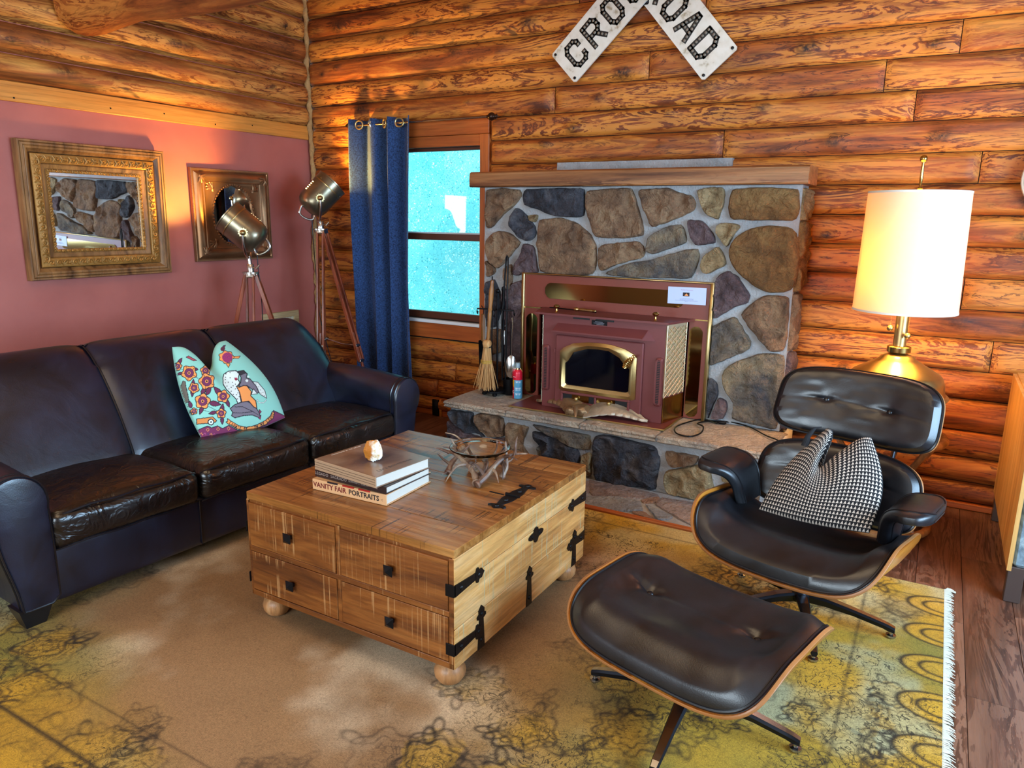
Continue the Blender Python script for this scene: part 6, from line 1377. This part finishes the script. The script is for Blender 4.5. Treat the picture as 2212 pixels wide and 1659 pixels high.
def star_base(par, n, R, a0, hz, foot_r=.016):
    col = MB(); col.lathe([(.030, .085), (.030, .12), (.024, .125), (.024, hz), (.05, hz+.01)], 24); col.out('column', ALU, par)
    MB().lathe([(.036, .060), (.042, .068), (.044, .090), (.036, .104), (.02, .108)], 24).out('hub', ALU, par)
    for k in range(n):
        a = a0+2*PI*k/n; d = Vector((math.cos(a), math.sin(a), 0)); s_ = Vector((-d.y, d.x, 0)); V = []; 
        st_ = [(.02, .062, .100, .026), (.10, .060, .094, .022), (.20, .050, .076, .018), (R-.03, .030, .054, .015), (R-.008, .022, .048, .014), (R+.012, .020, .040, .012)]
        for r, z0, z1, w_ in st_: V += [d*r-s_*w_*.65+Vector((0, 0, z0)), d*r+s_*w_*.65+Vector((0, 0, z0)), d*r+s_*w_+Vector((0, 0, z1-.008)), d*r+s_*w_*.7+Vector((0, 0, z1)), d*r-s_*w_*.7+Vector((0, 0, z1)), d*r-s_*w_+Vector((0, 0, z1-.008))]
        F = grid_faces(6, len(st_), True)+[tuple(range(6)), tuple((len(st_)-1)*6+i for i in range(5, -1, -1))]
        g = MB(); g.add([tuple(v) for v in V], F); lo = g.out('leg', ALU, par, smooth=True)
        MB().add([tuple(V[q*6+w__]+Vector((0, 0, .0008))) for q in range(6) for w__ in (3, 4)], grid_faces(2, 6)).out('polished_top', ALT, lo, smooth=False, fix=False)
        MB().lathe([(.017, 0), (.019, .003), (.018, .009), (.008, .012), (.007, .030)], 16, c=tuple(d*R)).out('glide', ALT, lo)
ch = thing('lounge_chair', 'black leather lounge chair in bent plywood shells on a five-star base', 'armchair', (4.280, -1.718, .012), math.radians(-13))
def Sseat(u, v):   # u across (left -1..right 1), v depth (front -1..back 1)
    au = abs(u); x = .366*math.sin(u*1.38)/math.sin(1.38); z = .262+.185*au**3.6; y = -.06+.285*v*(1-.10*au**2); z += -.10*(y)+.018*(1-v)*.5*0+.03*max(0, v)**2
    z -= .030*max(0, -v-.45)**1.6*(1-au*.5)*2
    return Vector((x, y, z))
shell(ch, Sseat, pp=4.2); pad(ch, Sseat, .072, ridge=lambda u, v: .022*math.exp(-((v+.45)/.30)**2)-.008*math.exp(-((v-.15)/.25)**2), name='seat_cushion', pp=4.2, seed=3)
def Sback(u, v):   # v -1 bottom .. 1 top
    au = abs(u); x = .325*u*(1-.03*v); t = (v+1)/2; z = .345+.275*t; y = .235+.125*t+.02*math.sin(PI*t)-.075*au**2.4; return Vector((x, y, z))
def Shead(u, v):
    au = abs(u); x = .325*u*(1-.02*v); t = (v+1)/2; z = .638+.278*t; y = .392+.112*t+.012*math.sin(PI*t)-.070*au**2.4; return Vector((x, y, z))
shell(ch, Sback, pp=4.0); pad(ch, Sback, .055, s=1.012, name='lower_back_cushion', tufts=((-.42, .1, .012), (.42, .1, .012)), seed=5, pp=3.8)
shell(ch, Shead, pp=4.4); pad(ch, Shead, .058, s=1.012, name='head_cushion', tufts=((-.40, .0, .013), (.42, -.06, .013)), seed=6, pp=4.2)
for x in (-.14, .17): MB().tube([(x, .345, .46), (x, .400, .60), (x, .455, .74), (x, .475, .80)], .012, 8, flat=.5).out('back_brace', ALU, ch)
def armrest(sg):
    # cross-section sweep: rises beside the seat then flares outwards to a flat pad
    prof = [(.285, .395), (.292, .440), (.300, .485), (.318, .520), (.350, .542), (.395, .552), (.445, .556), (.488, .555)]
    Q = spline([(.278+(a-.285)*.80, 0, b) for a, b in prof], 4); n = len(Q); nd = 15; V = []; 
    for k in range(n):
        t = k/(n-1); p = Q[k]; tg = (Q[min(n-1, k+1)]-Q[max(0, k-1)]).normalized(); nn_ = Vector((-tg.z, 0, tg.x)); hd_ = .085+.070*min(1, t*1.5)**1.2; hd_ *= (1-max(0, (t-.82)/.18)**2*.45); yc = .055-.055*min(1, t*1.4)+.01
        th = .024*(1-max(0, (t-.90)/.10)**2*.35)
        for q in range(24):
            a = 2*PI*q/24; ca, sa = math.cos(a), math.sin(a); yy = math.copysign(abs(ca)**.45, ca)*hd_; zz = math.copysign(abs(sa)**.55, sa)*th; w_ = p+nn_*zz; V.append((sg*w_.x, yc+yy, w_.z))
    F = grid_faces(24, n, True)+[tuple(range(24)), tuple((n-1)*24+q for q in range(23, -1, -1))]
    mb = MB(); mb.add(V, F); ao = mb.out('armrest', LEC, ch)
    for q0 in (4, 20):
        MB().tube([V[k*24+q0] for k in range(n)]+[V[(n-1)*24+q] for q in (range(q0, 9) if q0 == 4 else range(q0, 15, -1))]+[V[k*24+(8 if q0 == 4 else 16)] for k in range(n-1, -1, -1)], .0036, 6).out('piping', LECP, ao)
armrest(1); armrest(-1)
star_base(ch, 5, .335, math.radians(13), .215)
ot = thing('ottoman', 'black leather ottoman in a bent plywood shell on a four-star base', 'ottoman', (4.085, -2.555, .012), math.radians(-15))
def Sott(u, v):
    au = abs(u); x = .345*math.sin(u*1.38)/math.sin(1.38); z = .275+.118*au**3.2; y = .275*v*(1-.10*au**3); z += .016*v-.035*max(0, -v-.35)**1.5-.028*max(0, v-.35)**1.5; return Vector((x, y, z))
shell(ot, Sott, pp=4.6); pad(ot, Sott, .072, n=56, ridge=lambda u, v: .026*math.exp(-((v+.62)/.26)**2)+.012*math.exp(-((v-.7)/.25)**2), name='cushion', pp=4.6, s=.98, tufts=((-.43, .12, .022), (.43, .12, .022)), seed=9)
star_base(ot, 4, .325, math.radians(-15+15+15), .235)
# woven pillow on the chair
WV = NT('triangle_weave'); uv = WV.n('ShaderNodeAttribute', attribute_name='Cover').outputs['Vector']; sx = WV.n('ShaderNodeSeparateXYZ', {0: uv}).outputs
U1 = WV.math('FRACT', WV.math('MULTIPLY', sx[0], 34.0)); V1 = WV.math('FRACT', WV.math('MULTIPLY', sx[1], 25.0)); tri = WV.math('LESS_THAN', WV.math('ABSOLUTE', WV.math('SUBTRACT', U1, .5)), WV.math('MULTIPLY', WV.math('SUBTRACT', .92, V1), .50)); gp = WV.math('GREATER_THAN', V1, .12)
WV.set(Base_Color=WV.mix(WV.math('MULTIPLY', tri, gp), lin('#0b0a10'), lin('#cdc0b2')), Roughness=.85); WV.bump(WV.noise(WV.co((1, 1, 1)), 200, 2), .2, .002); WV = WV.m
cpil = thing('woven_pillow', 'black and white triangle-weave cushion with karate-chop dent on the lounge chair', 'pillow', (4.25, -1.715, .012), math.radians(-13))
pc2 = [(-.165, -.015, .392), (.262, -.02, .425), (.178, .155, .738), (.01, .165, .738)]
V, F, UV = pillow_mesh(pc2, 70, .062, .175, (.05, -.86, .5), (.015, .045, 0, .03), fold=.03)
cpo = ob('cover', V, F, WV, cpil); at_ = cpo.data.attributes.new('Cover', 'FLOAT_VECTOR', 'POINT'); at_.data.foreach_set('vector', np.array([(u, v, 0) for u, v in UV], np.float32).ravel()); weld(cpo)
g = MB()
for k in range(26): a = k*.5; g.tube([(-.012, .160, .738), (-.03+.006*math.cos(a), .135+.006*math.sin(a), .735), (-.045+.010*math.cos(a), .110+.008*math.sin(a), .700), (-.048+.014*math.cos(a), .100+.01*math.sin(a), .665)], .0018, 4)
g.out('tassel', plain('black_tassel', '#0d0c12', .8), cpil, kind='stuff')
# =================================================================== BRASS TABLE LAMP ON RATTAN STAND
LX, LY = 4.475, -.52
ra = thing('rattan_stand', 'round bentwood rattan plant stand behind the lounge chair', 'side table', (LX, LY, 0))
RAT = wood('rattan', '#7a4a24', '#b07440', '#cf9a60', 2, .4, 0, fine=40, stretch=.6, rnd=2.0)
TZ2 = .50; ring = lambda r, z, n=40: [(r*math.cos(q), r*math.sin(q), z) for q in np.linspace(0, 2*PI, n+1)[:-1]]
MB().tube(ring(.255, TZ2-.005), .021, 10, closed=True).out('top_ring', RAT, ra)
MB().lathe([(.001, TZ2-.006), (.238, TZ2-.006), (.238, TZ2+.006), (.001, TZ2+.006)], 40).out('top_board', RAT, ra)
MB().tube(ring(.235, .03), .020, 10, closed=True).out('bottom_ring', RAT, ra)
MB().tube(ring(.12, .27, 28), .013, 8, closed=True).out('waist_ring', RAT, ra)
for k in range(6):
    a = 2*PI*k/6+.3; c_, s_ = math.cos(a), math.sin(a)
    MB().tube(spline([(.25*c_, .25*s_, TZ2-.02), (.20*c_, .20*s_, TZ2-.10), (.13*c_, .13*s_, .30), (.13*c_, .13*s_, .22), (.20*c_, .20*s_, .09), (.232*c_, .232*s_, .035)], 5), .015, 8).out('rattan_leg', RAT, ra)
la = thing('table_lamp', 'large brass table lamp with off-white drum shade behind the lounge chair', 'lamp', (LX, LY, TZ2+.008))
zo = TZ2+.008
MB().lathe([(.001, 0), (.13, 0), (.145, .01), (.150, .03), (.185, .10), (.215, .165), (.222, .185), (.243, .192), (.249, .200), (.243, .208), (.232, .212), (.228, .222), (.226, .232), (.222, .265), (.210, .298), (.196, .312), (.15, .340), (.105, .366), (.085, .378), (.078, .390), (.045, .405), (.030, .41)], 56, c=(0, 0, -.0)).out('body', BRASSB, la)
MB().lathe([(.050, .412), (.055, .415), (.055, .440), (.050, .444), (.030, .446)], 40).out('collar', BRASS, la)
MB().lathe([(.030, .44), (.030, .600)], 28).out('neck', BRASSB, la)
MB().tube([(0, 0, .60), (0, 0, 1.215)], .006, 10).out('stem', BRASS, la)
MB().lathe([(.010, 1.20), (.012, 1.205), (.006, 1.215), (.008, 1.26), (.0065, 1.31), (.006, 1.325), (.001, 1.327)], 16).sph((0, 0, 1.342), .0175, 8).out('finial', BRASS, la)
SHADE = NT('linen_shade'); d1 = SHADE.n('ShaderNodeBsdfDiffuse', {0: lin('#f3ead6')}); d2 = SHADE.n('ShaderNodeBsdfTranslucent', {0: lin('#f6cf78')}); mx = SHADE.n('ShaderNodeMixShader', {0: .36, 1: d1.outputs[0], 2: d2.outputs[0]}); SHADE.t.links.new(mx.outputs[0], SHADE.t.nodes['Material Output'].inputs[0]); SHADE = SHADE.m
z0, z1 = 1.128-zo, 1.698-zo
MB().lathe([(.234, z0), (.222, z1), (.2195, z1), (.2315, z0)], 64, cap=False).out('shade', SHADE, la)
MB().lathe([(.2355, z0-.002), (.2355, z0+.008), (.231, z0+.008), (.231, z0-.002), (.2355, z0-.002)], 64, cap=False).lathe([(.2235, z1-.008), (.2235, z1+.002), (.219, z1+.002), (.219, z1-.008), (.2235, z1-.008)], 64, cap=False).out('shade_rim', plain('shade_rim_cloth', '#e9e0cc', .7), la, kind='stuff')
g = MB()
for a in (0, 2*PI/3, 4*PI/3): g.tube([(0, 0, z1-.01), (.22*math.cos(a), .22*math.sin(a), z1-.006)], .003, 6)
g.out('spider', BRASS, la)
for a, dz in ((-2.6, .545), (-1.0, .515)):
    x, y = .058*math.cos(a), .058*math.sin(a); g = MB()
    for k in range(26): g.sph((x, y, dz+k*.0085), .0022, 2)
    g.sph((x, y, dz-.012), .015, 8); g.out('pull_chain', BRASSB, la)
MB().sph((.05, 0, .80), .030, 8).sph((-.05, 0, .80), .030, 8).out('bulb', BULB, la)
light('table_lamp_glow', 'POINT', (LX, LY, zo+.86), (1.0, .55, .16), 30, shadow_soft_size=.05)
light('table_lamp_glow_low', 'POINT', (LX, LY, zo+.74), (1.0, .55, .16), 9, shadow_soft_size=.05)
# =================================================================== SIDEBOARD AT THE RIGHT EDGE
sb = thing('sideboard', 'sideboard with bare pine back panel, grey-blue leather end and tapered legs', 'sideboard', (5.22, -.625, 0))
BLUEL = NT('grey_blue_hide'); v = BLUEL.co((1, 1, 1)); BLUEL.set(Base_Color=BLUEL.ramp(BLUEL.noise(v, 10, 6, .65, 1.5), [(.3, lin('#4a5a66')), (.55, lin('#7f929c')), (.7, lin('#a5b4b8'))]), Roughness=.38).bump(BLUEL.noise(v, 22, 5, .6, 1.2), .4, .01); BLUEL = BLUEL.m
PIN2 = wood('bare_pine', '#b9803e', '#d9a45c', '#e8bd7a', 2, .5, 0, stretch=.06, lo=.25, hi=.75, rnd=1.0)
def sbx(n_, x0, x1, y0, y1, z0, z1, m_, b=.003): return MB().box(((x0+x1)/2, (y0+y1)/2, (z0+z1)/2), (x1-x0, y1-y0, z1-z0), b=b).out(n_, m_, sb, smooth=False)
MB().prism([(-.525, .155), (.54, .150), (.54, .80), (-.525, .80)], 0, .016, M=FR((-.222+.016, 0, 0), (0, -1, 0), (0, 0, 1)) @ Matrix.Identity(4)).out('back_panel', PIN2, sb, smooth=False)
sbx('body', -.203, .22, -.515, .54, .16, .788, BLUEL, .012); sbx('top_board', -.205, .225, -.522, .545, .789, .803, PIN2)
DKL = plain('taupe_leg', '#4a3a34', .4)
for x in (-.185, .19):
    for y in (-.49, .50): MB().box((x, y, .08), (.06, .05, .158), b=.003, taper=.62).out('leg', DKL, sb, smooth=False)
wbk = thing('woven_wall_basket', 'round pale woven basket hung on the log wall at the right edge', 'basket', (5.06, -.066, 1.775))
WB = plain('pale_wicker', '#c9b49a', .7, var=.2); Mb = FR((0, 0, 0), (1, 0, 0), (0, 0, 1)); 
for r in np.arange(.02, .165, .0125): MB().tube([tuple(Mb @ Vector((r*math.cos(q), r*math.sin(q), .012+.10*(r/.16)**2*.25))) for q in np.linspace(0, 2*PI, 41)[:-1]], .0068, 6, closed=True).out('coil', WB, wbk)
MB().lathe([(.0, .002), (.155, .012), (.155, .016), (.0, .006)], 40, M=Mb).out('backing', plain('dark_wicker', '#3a2a20', .8), wbk)
# =================================================================== RUG
rx0, rx1, ry0, ry1 = .85, 4.795, -4.25, -1.176
rug = thing('area_rug', 'large gold, olive and beige distressed floral rug under the furniture', 'rug', (0, 0, 0))
nx, ny = 700, 546; gx, gy = np.meshgrid(np.linspace(rx0, rx1, nx), np.linspace(ry0, ry1, ny)); X, Y = gx.ravel(), gy.ravel()
Zr = .0095+.0006*fbm(X*3, Y*3, 0, 2); V = np.stack([X, Y, Zr], 1)
rm = NT('rug_pile'); at = rm.n('ShaderNodeAttribute', attribute_name='Dye'); v = rm.co((1, 1, 1))
w1 = rm.noise(rm.co((1, 5, 1)), 150, 3, .7); w2 = rm.noise(rm.co((5, 1, 1)), 150, 3, .7); wv = rm.math('MULTIPLY', rm.math('ADD', w1, w2), .5)
c = rm.mix(.75, at.outputs['Color'], rm.ramp(wv, [(.38, .35), (.5, .9), (.60, 1.35)]), 'MULTIPLY')
# filigree scroll lines where the pattern survives
flor = at.outputs['Alpha']; n_ = rm.noise(v, 7.5, 3, .55, 1.3); s_ = rm.math('SINE', rm.math('MULTIPLY', n_, 60.0)); ln_ = rm.ramp(s_, [(.90, 0.0), (.97, 1.0)])
n2 = rm.noise(v, 13, 3, .5, .6); s2 = rm.math('SINE', rm.math('MULTIPLY', n2, 46.0)); l2 = rm.ramp(s2, [(.91, 0.0), (.98, .9)]); ll = rm.math('MULTIPLY', rm.math('MAXIMUM', ln_, l2), flor)
c = rm.mix(rm.math('MULTIPLY', ll, .85), c, lin('#1e1404')); rm.set(Base_Color=c, Roughness=.95); rm.bump(wv, .5, .004)
me = bpy.data.meshes.new('pile'); i_, j_ = np.meshgrid(np.arange(nx-1), np.arange(ny-1)); a_ = (j_*nx+i_).ravel(); Fq = np.stack([a_, a_+1, a_+1+nx, a_+nx], 1).astype(np.int32)
me.vertices.add(len(V)); me.vertices.foreach_set('co', V.ravel().astype(np.float32)); me.loops.add(Fq.size); me.loops.foreach_set('vertex_index', Fq.ravel()); me.polygons.add(len(Fq)); me.polygons.foreach_set('loop_start', np.arange(0, Fq.size, 4, dtype=np.int32)); me.update(calc_edges=True); me.shade_smooth(); me.materials.append(rm.m)
ro = bpy.data.objects.new('pile', me); COL.objects.link(ro); ro.parent = rug
base = HEX('#9c744a'); pal = HEX('#d0b694'); gold = HEX('#c09022'); oliv = HEX('#84782c'); brn = HEX('#54340e'); grn = HEX('#444c22'); mint = HEX('#a8aa86')
sm = lambda a, b, t: np.clip((t-a)/(b-a), 0, 1)**2*(3-2*np.clip((t-a)/(b-a), 0, 1))
N1 = fbm(X*1.1, Y*1.1, 0, 5); N2 = fbm(X*3.2, Y*3.2, 0, 8); N3 = fbm(X*9, Y*9, 0, 11)
right = sm(3.25, 4.2, X+.25*N1+.12*N2); nearl = sm(.0, .5, (-3.30-Y)+(2.65-X)*.35+.15*N2); backb = sm(-1.75, -1.3, Y+.15*N2)*sm(2.4, 3.0, X); leftb = sm(1.9, 1.45, X+.2*N2)
dye = np.clip(np.maximum.reduce([right, nearl, backb, leftb*.7]), 0, 1)
C = base[None]*(1-sm(-.2, .5, N2+N1*.5)[:, None])+pal[None]*sm(-.2, .5, N2+N1*.5)[:, None]
C = C*(1-.35*sm(.0, .5, -N1+N3*.2)[:, None])+brn[None]*.35*sm(.0, .5, -N1+N3*.2)[:, None]
CG = gold[None]*(1-sm(-.3, .35, fbm(X*2.1+7, Y*2.1, 0, 21)))[:, None]+oliv[None]*sm(-.3, .35, fbm(X*2.1+7, Y*2.1, 0, 21))[:, None]
CG = CG*(1-.75*sm(.02, .35, fbm(X*2.6, Y*2.6+9, 0, 31)))[:, None]+mint[None]*.75*sm(.02, .35, fbm(X*2.6, Y*2.6+9, 0, 31))[:, None]
CG = CG*(1-backb*.5)[:, None]+(HEX('#dcae2c')[None]*(1-sm(-.1, .3, N2))[:, None]+HEX('#e0cc94')[None]*sm(-.1, .3, N2)[:, None])*(backb*.5)[:, None]  # back band's gold lightened, the daylight there is painted in
C = C*(1-dye)[:, None]+CG*dye[:, None]
flo = np.clip(dye*1.1+sm(.15, .5, fbm(X*1.7, Y*1.7, 0, 41))*.75, 0, 1)*(.25+.75*sm(-.35, .15, fbm(X*4, Y*4, 0, 44)))
rsn = np.random.RandomState(5); inkb = HEX('#241606'); fa = np.ones(len(X))
def rose(cx, cy, r, k, wgt):
    global C
    m_ = (np.abs(X-cx) < r*1.9) & (np.abs(Y-cy) < r*1.9); x, y = X[m_]-cx, Y[m_]-cy; d = np.hypot(x, y); a = np.arctan2(y, x)+cx*3
    fil = d < r*(1+.14*np.cos(k*a)); wear = np.clip(.8+fbm((x+cx)*8, (y+cy)*8, 0, 3), 0, 1)*wgt
    c_ = C[m_]; tint = gold*1.05 if wgt > .7 else brn*1.1; c_[fil] = c_[fil]*(1-.40*wear[fil, None])+tint*(.40*wear[fil, None])
    for rr, w_ in ((1.0, .0058/r), (.66, .005/r), (.34, .005/r)):
        l = np.exp(-((d/(r*rr)-(1+.14*np.cos(k*a+rr*2)))/w_)**2)*wear; c_ = c_*(1-.95*l[:, None])+inkb*(.95*l[:, None])
    for q in range(3):
        lx, ly = r*1.25*math.cos(q*2.1+cx*9), r*1.25*math.sin(q*2.1+cx*9); xx, yy = x-lx, y-ly; ca, sa = math.cos(q*2.1+cx*9), math.sin(q*2.1+cx*9); e_ = np.hypot((xx*ca+yy*sa)/(r*.42), (-xx*sa+yy*ca)/(r*.2)); l = np.exp(-((e_-1)/.28)**2)*wear; c_ = c_*(1-.9*l[:, None])+inkb*(.9*l[:, None])
    C[m_] = c_
for cx, cy in zip(rsn.uniform(rx0, rx1, 420), rsn.uniform(ry0, ry1, 420)):
    i = int((cy-ry0)/(ry1-ry0)*(ny-1))*nx+int((cx-rx0)/(rx1-rx0)*(nx-1)); wg_ = flo[i]
    if wg_ > .22: rose(cx, cy, rsn.uniform(.035, .10), rsn.choice([5, 6, 8]), min(1, wg_+.2))
def vline(x0, w_, amt, y0=-9, y1=9):
    global C
    l = np.exp(-((X-x0)/w_)**2)*amt*((Y > y0) & (Y < y1)); C = C*(1-l[:, None])+inkb*l[:, None]
def hline(y0, w_, amt, x0=-9, x1=9):
    global C
    l = np.exp(-((Y-y0)/w_)**2)*amt*((X > x0) & (X < x1)); C = C*(1-l[:, None])+inkb*l[:, None]
vline(4.20, .006, .0); vline(4.50, .006, .6); hline(-3.50, .005, .5, 0, 3.1); hline(-3.665, .008, .9, 0, 3.3); hline(-1.30, .006, .6); 
for k in range(12):                                             # half-flowers along the right border
    cy = -1.36-k*.25; m_ = (np.abs(Y-cy) < .12) & (X > 4.52); d = np.hypot((X[m_]-4.80)/1.35, (Y[m_]-cy)*1.25); c_ = C[m_]; f_ = d < .105; c_[f_] = c_[f_]*.35+gold*1.15*.65
    for rr in (.105, .062): l = np.exp(-((d-rr)/.007)**2)*.95; c_ = c_*(1-l[:, None])+inkb*l[:, None]
    C[m_] = c_
ca_ = ro.data.color_attributes.new('Dye', 'FLOAT_COLOR', 'POINT'); ca_.data.foreach_set('color', np.concatenate([np.clip(C, 0, 1), flo[:, None]], 1).ravel().astype(np.float32))
MB().box(((rx0+rx1)/2, (ry0+ry1)/2, .0045), (rx1-rx0, ry1-ry0, .008)).out('backing', plain('rug_backing', '#6a5630', .9), rug, smooth=False)
g = MB(); rs = random.Random(8)
for k in range(700):
    y = ry0+(ry1-ry0)*k/699; L = rs.uniform(.018, .034); a = rs.uniform(-.5, .5); g.tube([(rx1-.004, y, .009), (rx1+L*.6, y+a*.01, .008), (rx1+L, y+a*.02, .003)], [.0022, .002, .001], 4, cap=False)
for k in range(20): a = rs.uniform(-.2, 1.4); g.tube([(rx1, ry1, .009), (rx1+.04*math.cos(a), ry1+.03*math.sin(a), .006)], .0018, 4, cap=False)
g.out('fringe', plain('rug_fringe', '#c8c6b4', .9), rug, kind='stuff')
